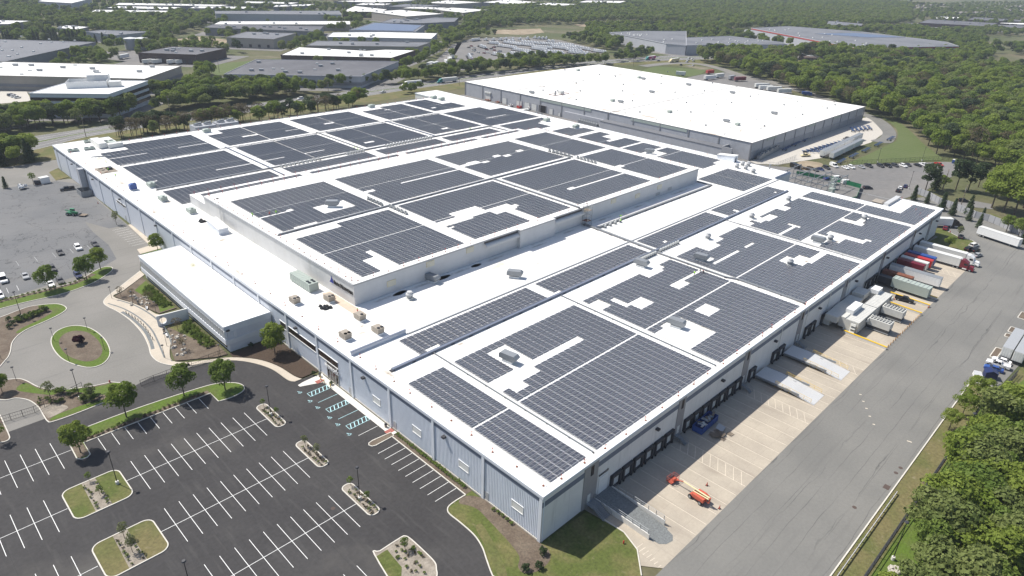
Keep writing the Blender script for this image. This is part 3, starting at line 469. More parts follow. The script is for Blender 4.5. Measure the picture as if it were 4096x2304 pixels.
# long strip of dark windows over the offices
for y0, y1 in ((69.9,79.3),(80.6,94.8),(96,99.5)):
    b = MB(); n = max(1, round((y1-y0)/1.55))
    for i in range(n): b.box(.1,.3,y0+(y1-y0)*i/n+.05,y0+(y1-y0)*(i+1)/n-.05,5.45,7.25)
    o = b.obj('strip_window', ['bglass'], WH); bb = MB(); bb.box(-.02,.28,y0-.1,y1+.1,5.28,5.43); bb.box(-.02,.28,y0-.1,y1+.1,7.27,7.38); bb.obj('frame', ['white'], o)
b = MB(); b.box(.04,.3,70.2,75.4,0,3.3); b.box(.02,.3,70.2,75.4,3.4,5.2); o = b.obj('entrance_glazing', ['bglass'], WH)
bb = MB()
for y in (70.1,71.4,72.7,74,75.4): bb.box(-.04,.06,y-.06,y+.06,0,3.3)
bb.box(-.04,.07,70.1,75.4,3.25,3.42); bb.obj('frame', ['silver'], o)
tm = text_mesh('wework', 1.9, 'sign_lettering', 'white', .08); o = mobj('sign_lettering', tm, WH); o.rotation_euler = (R_(90), 0, R_(-90)); o.location = (-.2, 75.9, 3.75)
b = MB()
for i in range(5): b.box(.02,.2,222.6+2.3*i,224.3+2.3*i,6.2,7.1)
b.obj('clerestory_window', ['bglass'], WH)
b = MB(); b.box(.0,.2,222.2,234.4,5.95,6.15); b.box(0,.2,222.2,234.4,7.15,7.3); b.obj('window_surround', ['white'], WH)
# dock wall
b = MB(); b.box(0,226,.1,.5,0,H-.3); b.obj('dock_wall', ['dockwall'], WH)
b = MB(); b.box(226,241.5,.1,.5,0,H-.3); b.box(241.1,241.5,.5,18.4,0,H-.3); b.box(225.6,241.1,18,18.4,0,H-.3); b.box(225.5,225.9,18.4,65,0,H-.3); b.box(225.5,241.5,65.1,65.5,0,H-.3); b.box(241.1,241.5,65.5,328,0,H-.3)
b.box(222.6,241.1,328,328.4,0,H-.3); b.box(222.6,223,310,328,0,H-.3); b.box(25,222.6,309.5,309.9,0,H-.3); b.box(24.6,25,309.5,322.8,0,H-.3); b.box(.4,24.6,322,322.4,0,H-.3); b.obj('rear_wall', ['dockwall'], WH)
b = MB(); b.box(-.02,241.6,.03,.4,8.75,9.95); b.obj('stripe_band', ['stripe'], WH)
for x0, x1 in ((12,16.3),(45.3,48.2),(76,79),(108.2,111.2),(140.2,143.6),(174,176.6),(206.6,209.4),(227,229.8)):
    o = MB().box(x0,x1,-.06,.4,0,H-.32).obj('pilaster', ['pilaster'], WH)
    xw = x0+(x1-x0)*.55; MB().box(xw-.45,xw+.45,-.12,.2,8.0,10.4).obj('window', ['bglass'], WH); 
    p = MB().box(xw-.9,xw+.05,-.12,.2,1.2 if x0 > 20 else .9,3.3).obj('door', ['offw'], WH)
seal = MB(); seal.box(-1.75,-1.15,-.55,.2,1.0,4.3); seal.box(1.15,1.75,-.55,.2,1.0,4.3); seal.box(-1.75,1.75,-.6,.2,3.7,4.3); seal.box(-1.3,1.3,-.35,.2,.55,1.15); seal = seal.mesh('dock_seal', ['dark'])
leaf = MB().box(-1.15,1.15,-.12,.1,1.15,3.7).mesh('door_leaf', ['offw']); bump = MB().box(-.15,.15,-.7,-.35,.55,1.15).mesh('bumper', ['black'])
DX = [22.8+3.95*i for i in range(6)]+[50.6+3.95*i for i in range(7)]+[81.9,95.2,98.9,115.7,119.6,127.9,163,167,171,178,182,186,190,197.5,201.4,205.3,213,217,221]
for x in DX:
    o = mobj('dock_door', leaf, WH); o.location = (x, .05, -.6); p = mobj('dock_seal', seal, o); q = [mobj('bumper', bump, o) for _ in (0, 1)]; q[0].location.x = -1.35; q[1].location.x = 1.35
o = MB().box(17.1,20.0,-.04,.2,.9,5.4).obj('roller_door', ['white'], WH)
tm = text_mesh('wework', .95, 'sign_lettering', 'dark', .04); o = mobj('sign_lettering', tm, WH); o.rotation_euler = (R_(90), 0, 0); o.location = (16.8, -.05, 6.0)
lt = MB().box(-.4,.4,-.75,.1,-.2,.25).mesh('wall_light', ['dark'])
for x in (36.9,65,93.2,122,150.5,179.3,215,236.2): o = mobj('wall_light', lt, WH); o.location = (x, 0, 7.5)
for y in (28.1,58,90,190,228,262,292): o = mobj('wall_light', lt, WH); o.location = (.1, y, 8.8); o.rotation_euler = (0, 0, R_(-90))
ds = MB().cyl(0,0,0,H-.4,.09,n=6).mesh('downpipe', ['offw'])
for x in (96.5,113.2,129,145,161): o = mobj('downpipe', ds, WH); o.location = (x, -.12, 0)
# mid block and raised block
b = MB(); b.box(15.86,192.4,183.4,197.4,H,ZM-.02,0); b.obj('rear_block_wall', ['riby'], WH)
b = MB(); b.box(15.8,192.5,183.6,197.5,ZM-.02,ZM+.1,1,0); b.obj('rear_block_roof', ['roof', 'grey'], WH)
b = MB(); b.box(15.86,192.2,85.7,183.5,H,ZR-.2,0); b.box(79.4,96.6,84.4,85.7,H,ZR-.2,0)
w_ = b.mesh('raised_block_wall', ['ribx', 'riby'])
for p in w_.polygons:
    if abs(p.normal.x) > .5: p.material_index = 1
mobj('raised_block_wall', w_, WH)
b = MB(); b.prism([(15.8,85.6),(79.3,85.6),(79.3,84.3),(96.7,84.3),(96.7,85.6),(192.3,85.6),(192.3,183.6),(15.8,183.6)], ZR-.2, ZR, 1, 0); b.path([(192.3,85.6),(96.7,85.6),(96.7,84.3),(79.3,84.3),(79.3,85.6),(15.8,85.6),(15.8,183.6)], .3, ZR-.35, ZR+.08, 1); b.obj('raised_block_roof', ['roof', 'grey'], WH)
for x0, x1 in ((64.2,79.2),(97.0,112.6)):
    b = MB(); n = 8; pr = [(85.55-1.15*math.sin(math.pi*.5*k/n+.0), ZR-2.25+1.2*math.cos(math.pi*.5*k/n)) for k in range(n+1)]
    V = [(x0, y, z) for y, z in pr]+[(x1, y, z) for y, z in pr]; b.add(V, [(k, k+1, n+2+k, n+1+k) for k in range(n)])
    for xr in np.arange(x0, x1+.1, 1.9): b.add([(xr, y, z+.03) for y, z in pr]+[(xr+.12, y, z+.03) for y, z in pr], [(k, k+1, n+2+k, n+1+k) for k in range(n)])
    b.box(x0,x1,85.5,85.69,ZR-1.0,ZR-.36,1); b.obj('curved_canopy', ['silver', 'dark'], WH)
lv = MB()
lv.box(-1.5,1.5,-.08,.1,0,1.7,0)
for k in range(8): lv.box(-1.42,1.42,-.12,-.06,.12+.19*k,.22+.19*k,1)
lv = lv.mesh('louvre', ['cream', 'offw'])
for x, z in ((28.2,13.8),(42.4,15.7),(58.2,15.8),(115.6,16.1),(131.5,15.7),(147.3,14.4),(162.6,14.9)): o = mobj('louvre', lv, WH); o.location = (x, 85.66, z)
for x, z in ((161.9,12.3),(170.6,12.8)): o = mobj('vent_grille', MB().box(-1.4,1.4,-.06,.1,0,1.2).mesh('vent_grille', ['grey']), WH); o.location = (x, 85.66, z)
tm = text_mesh('Iron Mountain', 1.75, 'sign_lettering', 'black', .08, small=True); o = mobj('sign_lettering', tm, WH); o.rotation_euler = (R_(90), 0, R_(-90)); o.location = (15.72, 95.7, 14.75)
wd = max(v.co.x for v in tm.vertices); o.scale = (9.4/wd, 1, 1)
b = MB(); b.add([(15.68,98.1,14.7),(15.68,95.8,14.7),(15.68,97.0,17.0),(15.68,97.4,15.6)], [(0,3,1),(3,2,1)], 0); b.add([(15.66,98.1,14.7),(15.66,97.4,15.6),(15.66,97.0,17.0)], [(0,1,2)], 1); b.obj('logo_triangle', ['purple', 'white'], WH)
b = MB()
for z in (17.95,): b.box(15.5,15.7,85.5,183.5,z,z+.14)
for s in (0, .9): b.tube((15.3, 168.6+s, H), (15.3, 168.6+s, ZR+1.2), .05, n=4)
for k in range(18): b.tube((15.3,168.6,H+.5+.4*k), (15.3,169.5,H+.5+.4*k), .035, n=4)
b.obj('wall_ladder', ['grey'], WH)
# low roof walls and expansion curbs
b = MB(); b.box(.9,17.2,64.3,64.7,H,H+1.0,0); b.box(.8,17.3,64.2,64.8,H+1.0,H+1.12,1); b.obj('parapet', ['wallblue', 'stripe'], WH)
b = MB(); b.box(226.5,241.4,65.4,65.8,H,H+.6,0); b.box(226.4,241.5,65.3,65.9,H+.6,H+.72,1); b.obj('parapet', ['wallblue', 'stripe'], WH)
b = MB(); b.box(17.3,226.4,63.5,63.9,H,H+.28); b.obj('expansion_joint', ['grey'], WH)
b = MB(); b.box(17.5,222.5,309.6,309.9,H+.12,H+.3); b.obj('roof_edge_trim', ['grey'], WH)
b = MB(); b.box(226.3,241,16.5,18.3,H,H+1.1); b.obj('parapet', ['silver'], WH)
# ---- office wing ----
OF = thing('office_wing', 'low white two-storey office wing with rows of vertical fins in front of the warehouse', 'office building')
x0, x1, y0, y1 = -13.5, -.12, 104.2, 168.0
b = MB(); b.box(x0,x1,y0,y1,7.75,8.0,1,0); b.path([(x1,y0),(x0,y0),(x0,y1),(x1,y1)], .3, 7.5, 8.1, 1); b.obj('roof', ['roof', 'fascia'], OF)
b = MB(); b.box(x0+.7,x1,y0+.05,y1-.2,0,7.7,0); b.obj('wall', ['wallblue'], OF)
b = MB(); b.box(x0,x0+.7,y0,y1,6.5,7.75); b.box(x0-.2,x0+.7,y0,y1,2.5,4.1); b.box(x0,x1,y0-.02,y0+.04,6.2,7.75); b.box(x0-.2,x1,y0-.15,y0+.05,2.5,3.9); b.obj('fascia_band', ['fascia'], OF)
b = MB(); b.box(x0+.45,x0+.68,y0+.4,y1-.3,4.1,6.5); b.obj('strip_window', ['glass'], OF)
fin = MB().box(-.42,.5,-.11,.11,0,2.4).mesh('fin', ['white'])
for i in range(43): o = mobj('fin', fin, OF); o.location = (x0+.3, y0+.5+1.49*i, 4.1)
b = MB(); b.box(x0+.5,x0+.68,106,166,.8,2.3); b.obj('ground_window', ['bglass'], OF)
b = MB(); b.box(-4,-2.8,y0-.06,y0+.1,.1,2.3); b.obj('door', ['grey'], OF)
b = MB(); b.box(-11.2,-10.4,y0-.12,y0+.1,4.0,6.2); b.box(-13.4,-13,y0-.1,y0+.1,4,6.2); b.obj('pilaster', ['fascia'], OF)
b = MB(); b.box(-13.1,-12.2,y0-.5,y0,6.6,7.0); b.obj('wall_light', ['dark'], OF)

def stain(par, x, y, z, rx, ry, deg, m):
    n = 20; o = MB().sheet([(1.2*math.cos(6.2832*k/n), 1.2*math.sin(6.2832*k/n)) for k in range(n)], 0).obj('roof_stain', [m], par); o.location = (x, y, z); o.scale = (rx, ry, 1); o.rotation_euler = (0, 0, R_(deg)); return o
MB().box(12.9,15.7,80.5,98.5,H+.004,H+.012).obj('roof_patch', ['tanroof'], WH)
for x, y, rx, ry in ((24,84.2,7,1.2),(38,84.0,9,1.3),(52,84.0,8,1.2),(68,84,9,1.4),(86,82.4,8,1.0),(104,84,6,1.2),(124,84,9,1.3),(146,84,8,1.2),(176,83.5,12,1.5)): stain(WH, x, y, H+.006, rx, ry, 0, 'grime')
for x, y, rx, ry, m in ((8.8,72,2.4,1.4,'dirt_stain'),(11,75,2,1,'dirt_stain'),(2.6,4.2,1.5,2.6,'grime'),(14,1.2,7,.7,'grime'),(33,1.2,8,.7,'grime'),(52,1.2,6,.7,'grime'),(90,1.2,9,.6,'grime'),(3,52,1.2,5,'dirt_stain'),(24,51,4,1,'dirt_stain'),(170,14.8,4,1.4,'dirt_stain'),(144,14.5,4,1.0,'dirt_stain'),(193,19,4,1.5,'dirt_stain'),(8,262,4,9,'dirt_stain'),(10,205,3,7,'dirt_stain'),(12,168,3,6,'dirt_stain'),(5,240,2,8,'dirt_stain'),(7,180,2.6,4,'grime'),(9,155,3,3,'dirt_stain'),(2,128,1.2,5,'dirt_stain'),(40,66,6,1.6,'grime'),(75,72,7,1.5,'grime'),(150,70,9,1.5,'grime')): stain(WH, x, y, H+.007, rx, ry, 0, m)
for x, y, rx, ry in ((17.4,90,1,2.8),(17.6,178,1.2,3),(88,85.7,6.5,.8),(110,87,3,.8),(24,178,5,1.5)): stain(WH, x, y, ZR+.006, rx, ry, 0, 'grime')
stain(OF, -3.4, 149.5, 8.006, 2.6, 6.0, -6, 'moss_stain'); stain(OF, -5, 152, 8.004, 3.2, 5, 10, 'moss_stain'); stain(OF, -2.2, 109, 8.005, 1.4, 3, 0, 'grime')
# ======================= solar arrays =======================
PX, PY = 2.08, 1.215
def panel_geo(b, x, y, z):
    """one panel lying lengthwise on x, high edge to -y; back deflector below the high edge"""
    L, W, h0, h1 = 1.93, .99, .36, .16; t = .035
    def P(u, v, dz=0): return (x+u, y+v, z+h0+(h1-h0)*v/W+dz)
    q = [P(0,0),P(L,0),P(L,W),P(0,W)]; qb = [P(0,0,-t),P(L,0,-t),P(L,W,-t),P(0,W,-t)]
    o = len(b.v); b.v += q+qb; b.f += [(o,o+1,o+2,o+3),(o+4,o+5,o+1,o),(o+5,o+6,o+2,o+1),(o+6,o+7,o+3,o+2),(o+7,o+4,o,o+3)]; b.m += [0]*5
    e = .05
    for u0, u1 in ((e, L/2-.015), (L/2+.015, L-e)):
        o = len(b.v); b.v += [P(u0,.045,.004),P(u1,.045,.004),P(u1,W-.045,.004),P(u0,W-.045,.004)]; b.f.append((o,o+1,o+2,o+3)); b.m.append(1)
def defl_geo(b, x, y, z):
    o = len(b.v); b.v += [(x,y+.01,z+.31),(x+1.93,y+.01,z+.31),(x+1.93,y-.15,z+.05),(x,y-.15,z+.05)]; b.f.append((o+3,o+2,o+1,o)); b.m.append(2)
pb = MB(); panel_geo(pb, 0, 0, 0); defl_geo(pb, 0, 0, 0); PANEL = pb.mesh('solar_panel', ['pframe', 'pglass', 'defl'])
def array(label, z, x0, x1, y0, y1, gaps=(), xgaps=(), holes=(), indiv=False):
    """gaps / xgaps: thin service strips; holes: openings left free of panels"""
    t = thing('solar_array', label, 'solar array', (x0, y0, z)); spots = []
    segs = []; yy = y0
    for g in list(gaps)+[None]:
        segs.append((yy, y1 if g is None else g-.3)); yy = None if g is None else g+.3
    xs = []; xx = x0
    for g in list(xgaps)+[None]:
        xs.append((xx, x1 if g is None else g-.25)); xx = None if g is None else g+.25
    for ya, yb in segs:
        n = max(1, round((yb-ya)/PY)); py = (yb-ya)/n
        for xa, xb in xs:
            m = max(1, round((xb-xa)/PX)); px = (xb-xa)/m
            for j in range(n):
                for i in range(m):
                    x, y = xa+px*i, ya+py*j+.17
                    if any(h[0] < x+1 < h[1] and h[2] < y+.5 < h[3] for h in holes): continue
                    spots.append((x-x0+.05, y-y0))
    if indiv:
        c = Vector((CAM.x-x0, CAM.y-y0)); spots.sort(key=lambda s: (Vector(s)-c).length)
        for s in spots[:100]: o = mobj('solar_panel', PANEL, t); o.location = (*s, 0)
        rest = spots[100:]
    else: rest = spots
    if rest:
        b = MB()
        for s in rest: panel_geo(b, *s, 0); defl_geo(b, *s, 0)
        o = b.obj('solar_panel_rows', ['pframe', 'pglass', 'defl'], t)
        if indiv or len(rest) > 100: o['kind'] = 'stuff'
    if spots:
        b = MB(); w, h = x1-x0, y1-y0
        b.box(-.12,-.04,0,h,.02,.12); b.obj('edge_rail', ['silver'], t); b = MB(); b.box(w+.02,w+.1,0,h,.02,.12); b.obj('edge_rail', ['silver'], t)
    return t
r, Z = H+.02, ZR+.02
array('solar array nearest the camera, narrow five-column block at the front roof corner', r, 3.7,14.1,1.7,45.6, (23.5,), (), (), True)
array('second solar array from the front corner, with a slot beside a grey hood', r, 17.4,61.7,1.7,45.6, (23.7,), (), [(26,32.3,34,43.0),(17,36.2,31.2,34),(24.5,29.5,28.5,31.2),(24.5,48,31.6,33.4),(17.2,26.6,28.4,34),(19,24,27,29),(44,49,32.2,33.6)], True)
array('third solar array from the front corner, cut out round a grey air unit', r, 65.5,110.2,1.6,45.6, (23.7,), (), [(65,78,10.5,20.8),(69,76,20.6,22.6),(84,91.5,16,20.8),(70.8,75,35.2,41),(74.5,80,30.7,36),(66,70.5,38.2,43),(96,112,33.3,34.5),(94,99,31,34.8),(92.5,101,42.3,47),(101.4,104.2,43.4,47)], True)
array('fourth solar array along the dock edge, with a mushroom fan in its gap', r, 113.9,155.6,1.6,45.6, (23.7,), (), [(136,143,17,21.5),(139,147,13.5,18.2),(143,156.5,12.7,14.6),(126.5,135,41.3,47),(134.5,141,43,47),(117,123,36.5,40),(119,134,33.2,34.6),(139.6,146,33.2,34.8)], True)
array('fifth solar array along the dock edge, with two fan openings', r, 160.2,207,1.7,45.9, (23.6,), (), [(160,173,17.8,23.5),(168,176,13.5,20),(174,178,7.5,20.5),(178,181,7,9.0),(166,171.5,42.4,47),(170,179.5,40.8,45),(160,164.5,43,47),(186,192,42.4,47),(160.2,174,31.3,32.8),(172,175,30.5,34.5),(192,197,15.5,23),(196,204,16.4,19)], True)
array('solar array last along the dock edge at the far right roof corner', r, 210.5,236.6,1.6,46, (23.5,), (), [(219.6,240,10.5,47),(226,238,9.5,12.5)], True)
array('narrow solar array strip nearest the front beside the dark tray, behind the low parapet', r, 13.5,59.4,53.4,62.5, (), (), [(16,19.6,53,55)], True)
array('narrow solar array strip second from the front beside the dark tray', r, 63.4,109.9,53.4,62.5, (), (), [(60,66.5,53,55.3)], True)
array('narrow solar array strip third from the front beside the dark tray, with one missing panel', r, 115.0,160.6,53.8,62.6, (), (), [(121,123.5,54.5,56)], True)
array('narrow solar array strip farthest from the front beside the dark tray', r, 164.4,212.2,54.4,62.4, (), (), [(171,173.5,55,56.5),(206,208.6,55.6,57)], True)
array('solar array on the main roof beyond the raised block end wall, near the rear fans', r, 197.5,224.3,65.9,88.5, (), (210.6,))
# raised block: four columns by two rows
array('solar array on the raised roof, left corner, with a hooded fan and workers', Z, 20.4,57.8,133.5,171.7, (155.2,), (), [(39,51.2,139.8,148),(47,52,141,143.5),(20,33,149,150.3),(30.8,33.5,149,151.6),(24.5,32.7,133,134.6)])
array('solar array on the raised roof above the wall sign, with a stepped white gap', Z, 20.3,57.9,88.2,128.8, (109.1,), (), [(26.6,32.3,88,98),(30.4,32.6,97,102.2),(20,36,125.8,130)])
array('solar array on the raised roof second column at the back, with one long slot', Z, 62.6,109.2,134.2,171.6, (155.5,), (), [(78.5,109.5,150,151.6),(62,66,149,151.2)])
array('solar array on the raised roof second column at the front, with two white openings', Z, 62.8,109.4,88.6,129.9, (109.5,), (), [(62,76,103,108.3),(70.8,84.5,104.5,112.3),(84,95.5,100.5,107),(87.5,92.5,88,104),(92,97,102.3,103.9),(62.5,65.4,100.3,102.3)])
array('raised roof solar array, third column at the back, with white gaps', Z, 113.6,159.7,135.5,172.4, (155,), (), [(113,118,152,155.2),(117.5,124,152.6,157),(123,127.5,151.5,154),(134.5,139.5,154.8,158),(137.8,142,152,154.4),(149,153.5,155.2,158)])
array('solar array on the raised roof third column at the front, with a very long slot', Z, 114.3,160,88.9,130.1, (109.5,), (), [(125.5,160.5,101.6,103.2),(125.5,129.5,101.6,104.4)])
array('solar array on the raised roof right column at the back', Z, 165,188.2,134.2,173.6, (155.4,))
array('solar array on the raised roof right column at the front', Z, 165.4,188.2,88.7,131, (110.2,), (), [(164,169,109,111.6)])
zm = ZM+.12
for i, (a, c) in enumerate(((18.9,60.2),(64.6,109.5),(114.2,158.4),(162.3,188.9))): array(['first','second','third','last'][i]+' slim solar strip on the lower roof behind the raised block', zm, a, c, 190.2, 195.3)
for i, (a, c) in enumerate(((13,58),(64.4,108.4),(113.4,151.5),(155.4,190.5))): array(['first','second','third','last'][i]+' solar strip just behind the slim raised strips', r, a, c, 198.6 if i == 0 else 209, 218.6)
array('solar array at the rear left of the roof beside the large white duct', r, 12,57.7,267.5,303, (287,), (), [(10,24,292,306),(12,28.5,279.6,281),(43,58,280.2,281.8)])
array('solar array in front of the rear left block, beside the worker crew', r, 12.5,57.7,222.6,263, (242.4,), (), [(40.8,58,234,235.4),(12,16,233.5,235)])
array('solar array second from the left in the rear row, split by a white line', r, 63.5,107.4,269.7,303.4, (287,), (84.8,), [(63,72,296,306),(75.6,85,282.2,284),(99,108,280.4,281.9)])
array('solar array second from the left in the middle rear row, behind the row of inverters', r, 64,108.2,224.6,264.6, (244,), (84.3,), [(64,73.6,234.4,236),(84.6,95.3,234.6,236)])
array('solar array third from the left in the rear row', r, 113.5,152.4,270,303.5, (287,), (130.1,), [(124,131,282.5,284.4)])
array('solar array third from the left in the middle rear row', r, 113.6,152.3,225.6,264.9, (244,), (129.8,), [(118,124,233,235)])
array('solar array fourth from the left in the rear row next to a rooftop unit', r, 159,192,270,303.5, (287,), (174.6,), [(156,174,298,306),(172,177,293,295)])
array('solar array fourth from the left in the middle rear row', r, 157.5,192,226.5,265.6, (246,), (172.8,), [(168,173,232.5,235)])
array('solar array at the rear right roof edge with a stepped end', r, 195.2,221,273,305.5, (288,), (209,), [(213,225,288,308),(200,203,281,282.5)])
array('solar array at the right rear, with a long slot and stepped corner', r, 195,236,222.6,265.3, (237,), (211,), [(226,238,256,268),(207,224,238.6,240.4)])
array('solar array with ragged steps along the right roof edge by two small rooftop units', r, 199,235,178,220, (200,), (), [(222,237,192,212),(199,213.5,177,193),(228,237,187,193),(214,222,193,199.5),(226,237,211,214.5)])
array('solar array beside the raised block with an L-shaped gap, right roof edge', r, 214.3,234.3,145.6,174, (159,), (), [(226,236,159,166.5),(220.5,236,156.6,158.2)])
array('small plain solar array beside the raised block, right roof edge', r, 214.6,233.4,131.9,143.6)
array('solar array beside the raised block next to the scoop-shaped hood', r, 214.8,235,96,129.6, (121,), (), [(214,225,122,131),(226,236,95,99)])
# ======================= vehicles =======================
WH_C = {}
def wheels_mesh(r, wd):
    if (r, wd) not in WH_C: WH_C[(r, wd)] = MB().wheel(0, 0, 0, r, wd, 0, 1).mesh('wheel', ['tyre', 'grey'])
    return WH_C[(r, wd)]
def cabin(b, xb0, xb1, xt0, xt1, z0, z1, w0, w1, mi_g, mi_r):
    """greenhouse: glass sides, painted roof and pillars"""
    V = [(xb0,-w0,z0),(xb1,-w0,z0),(xb1,w0,z0),(xb0,w0,z0),(xt0,-w1,z1),(xt1,-w1,z1),(xt1,w1,z1),(xt0,w1,z1)]
    b.add(V, [(0,1,5,4),(1,2,6,5),(2,3,7,6),(3,0,4,7)], mi_g)
    b.add([(xt0-.03,-w1-.02,z1),(xt1+.03,-w1-.02,z1),(xt1+.03,w1+.02,z1),(xt0-.03,w1+.02,z1),(xt0+.12,-w1+.12,z1+.06),(xt1-.12,-w1+.12,z1+.06),(xt1-.12,w1-.12,z1+.06),(xt0+.12,w1-.12,z1+.06)], [(0,1,5,4),(1,2,6,5),(2,3,7,6),(3,0,4,7),(4,5,6,7),(3,2,1,0)], mi_r)
    for s in (-1, 1):
        for f in (0, .45, 1):
            p = Vector((xb0+(xb1-xb0)*f, s*w0, z0)); q = Vector((xt0+(xt1-xt0)*f, s*w1, z1)); b.tube(p, q, .05, n=4, mi=mi_r)
CAR_C = {}
def car_kit(kind, col):
    k = (kind, col)
    if k in CAR_C: return CAR_C[k]
    body = MB(); gl = MB(); wb, r, tr = 1.38, .33, .78
    if kind == 'sedan':
        L = [(-2.35,.32),(-2.38,.62),(-2.3,.93),(-1.55,1.0),(1.0,.98),(1.95,.86),(2.32,.68),(2.36,.32)]; body.prof(L, -.78, .78); body.prof([(-2.28,.34),(-2.3,.62),(-2.2,.86),(-1.5,.93),(1.0,.91),(1.9,.79),(2.22,.62),(2.26,.34)], -.9, .9); cabin(gl, -1.75, 1.05, -1.05, .35, .96, 1.4, .8, .6, 0, 1); wb = 1.42
    elif kind == 'suv':
        L = [(-2.35,.36),(-2.38,.8),(-2.3,1.08),(1.0,1.08),(1.95,1.0),(2.3,.82),(2.34,.36)]; body.prof(L, -.82, .82); body.prof([(-2.3,.38),(-2.32,.8),(-2.24,1.0),(1.0,1.0),(1.88,.93),(2.2,.78),(2.24,.38)], -.95, .95); cabin(gl, -2.28, 1.1, -1.95, .4, 1.04, 1.66, .86, .68, 0, 1); r = .37; wb = 1.42; tr = .82
    elif kind == 'van':
        L = [(-2.75,.4),(-2.78,1.1),(1.6,1.1),(2.4,1.02),(2.72,.8),(2.74,.4)]; body.prof(L, -1, 1); cabin(gl, -2.76, 1.75, -2.6, 1.0, 1.08, 2.1, .99, .85, 0, 1); body.box(-2.72,.2,-.97,.97,1.08,1.9); r = .36; wb = 1.75; tr = .85
    else:
        body.prof([(-2.85,.5),(-2.88,1.0),(2.0,1.08),(2.75,.95),(2.85,.6),(2.85,.5)], -.95, .95); body.box(-2.85,-.75,-.97,-.87,1.0,1.3); body.box(-2.85,-.75,.87,.97,1.0,1.3); body.box(-2.88,-2.78,-.97,.97,1.0,1.3); body.box(-.9,-.75,-.97,.97,1.0,1.32); body.prof([(.9,1.05),(1.9,1.1),(2.6,.98),(2.6,.8),(.9,.8)], -.85, .85); cabin(gl, -.8, 1.35, -.65, .7, 1.06, 1.8, .88, .7, 0, 1); r = .41; wb = 1.75; tr = .85
    w_ = wheels_mesh(r, .24); parts = [('body', body.mesh('body', [col, 'dark'])), ('cabin', gl.mesh('cabin', ['glass', col]))]
    lm = MB().box(0,.06,-.22,.22,-.07,.07).mesh('headlight', ['offw']); tl = MB().box(0,.06,-.2,.2,-.09,.09).mesh('taillight', ['red'])
    e = {'sedan':2.27,'suv':2.26,'van':2.68,'pickup':2.8}[kind]; zz = .68 if kind == 'sedan' else .85
    CAR_C[k] = (parts, w_, wb, tr, r, lm, tl, e, zz); return CAR_C[k]
def car(kind, col, x, y, deg, label, group=None):
    parts, w_, wb, tr, r, lm, tl, e, zz = car_kit(kind, col)
    t = kit(parts, 'pickup_truck' if kind == 'pickup' else 'van' if kind == 'van' else 'parked_car', label, {'pickup':'pickup truck','van':'van'}.get(kind, 'car'), (x, y, 0), R_(deg), group)
    for sx in (-1, 1):
        for sy in (-1, 1):
            o = mobj('wheel', w_, t); o.location = (sx*wb, sy*tr, r)
    for sy in (-.6, .6):
        o = mobj('headlight', lm, t); o.location = (e+.01, sy, zz); o = mobj('taillight', tl, t); o.location = (-e-.09, sy, zz+.08)
    return t
def far_car(kind, col, x, y, deg, label, group):
    """a car a few pixels long: one mesh"""
    k = ('far', kind, col)
    if k not in CAR_C:
        parts, w_, wb, tr, r, lm, tl, e, zz = car_kit(kind, col); b = MB()
        for pn, me in parts:
            mm = {0: 0, 1: 1} if pn == 'body' else {0: 2, 1: 0}
            for p in me.polygons: b.add([me.vertices[i].co for i in p.vertices], [tuple(range(len(p.vertices)))], mm[p.material_index])
        for sx in (-1, 1):
            for sy in (-1, 1): b.wheel(sx*wb, sy*tr, r, r, .24, 3, 4, n=8)
        CAR_C[k] = b.mesh('parked_car', [col, 'dark', 'glass', 'tyre', 'grey'])
    o = mobj('parked_car', CAR_C[k], None, False, None, label, 'car', group); o.location = (x, y, .02); o.rotation_euler = (0, 0, R_(deg)); return o
TK = wheels_mesh(.5, .28)
def axles(t, xs, half=1.0, dual=True):
    for x in xs:
        for s in (-1, 1):
            o = mobj('wheel', TK, t); o.location = (x, s*half, .5)
            if dual: o = mobj('wheel', TK, t); o.location = (x, s*(half-.32), .5)
def box_parts(t, x0, x1, col, top='offw', z0=1.15, z1=4.05, ribs=True):
    b = MB(); b.box(x0,x1,-1.28,1.28,z0,z1,0,1)
    if ribs:
        for x in np.arange(x0+.6, x1, 1.2):
            for s in (-1, 1): b.box(x,x+.06,s*1.28-.025,s*1.28+.025,z0+.15,z1-.1,0)
    b.box(x0,x1,-1.31,1.31,z0-.12,z0+.02,2); b.box(x0-.02,x1+.02,-1.3,1.3,z1-.1,z1+.01,2,1); b.obj('cargo_box', [col, top, 'silver'], t)
    d = MB(); d.box(x0-.06,x0-.005,-1.2,1.2,z0+.1,z1-.15,0)
    for y in (-.9,-.3,.3,.9): d.box(x0-.1,x0-.05,y-.03,y+.03,z0+.1,z1-.15,1)
    d.obj('rear_door', ['offw' if col == 'white' else col, 'silver'], t)
def trailer(x, y, deg, col, label, L=16.15, top='offw', group=None, name='box_trailer', legs=True):
    """origin at the rear end of the trailer, front towards +x"""
    t = thing(name, label, 'trailer', (x, y, 0), R_(deg), group); box_parts(t, 0, L, col, top)
    b = MB(); b.box(.3,L-.5,-.5,-.36,.85,1.03); b.box(.3,L-.5,.36,.5,.85,1.03); b.box(0,.1,-1.1,1.1,.5,.62); b.obj('chassis', ['dark'], t); axles(t, (1.6, 2.95))
    if legs:
        b = MB()
        for s in (-.8, .8): b.box(L-3.2,L-3.0,s-.08,s+.08,.05,1.03)
        b.obj('landing_gear', ['grey'], t)
    return t
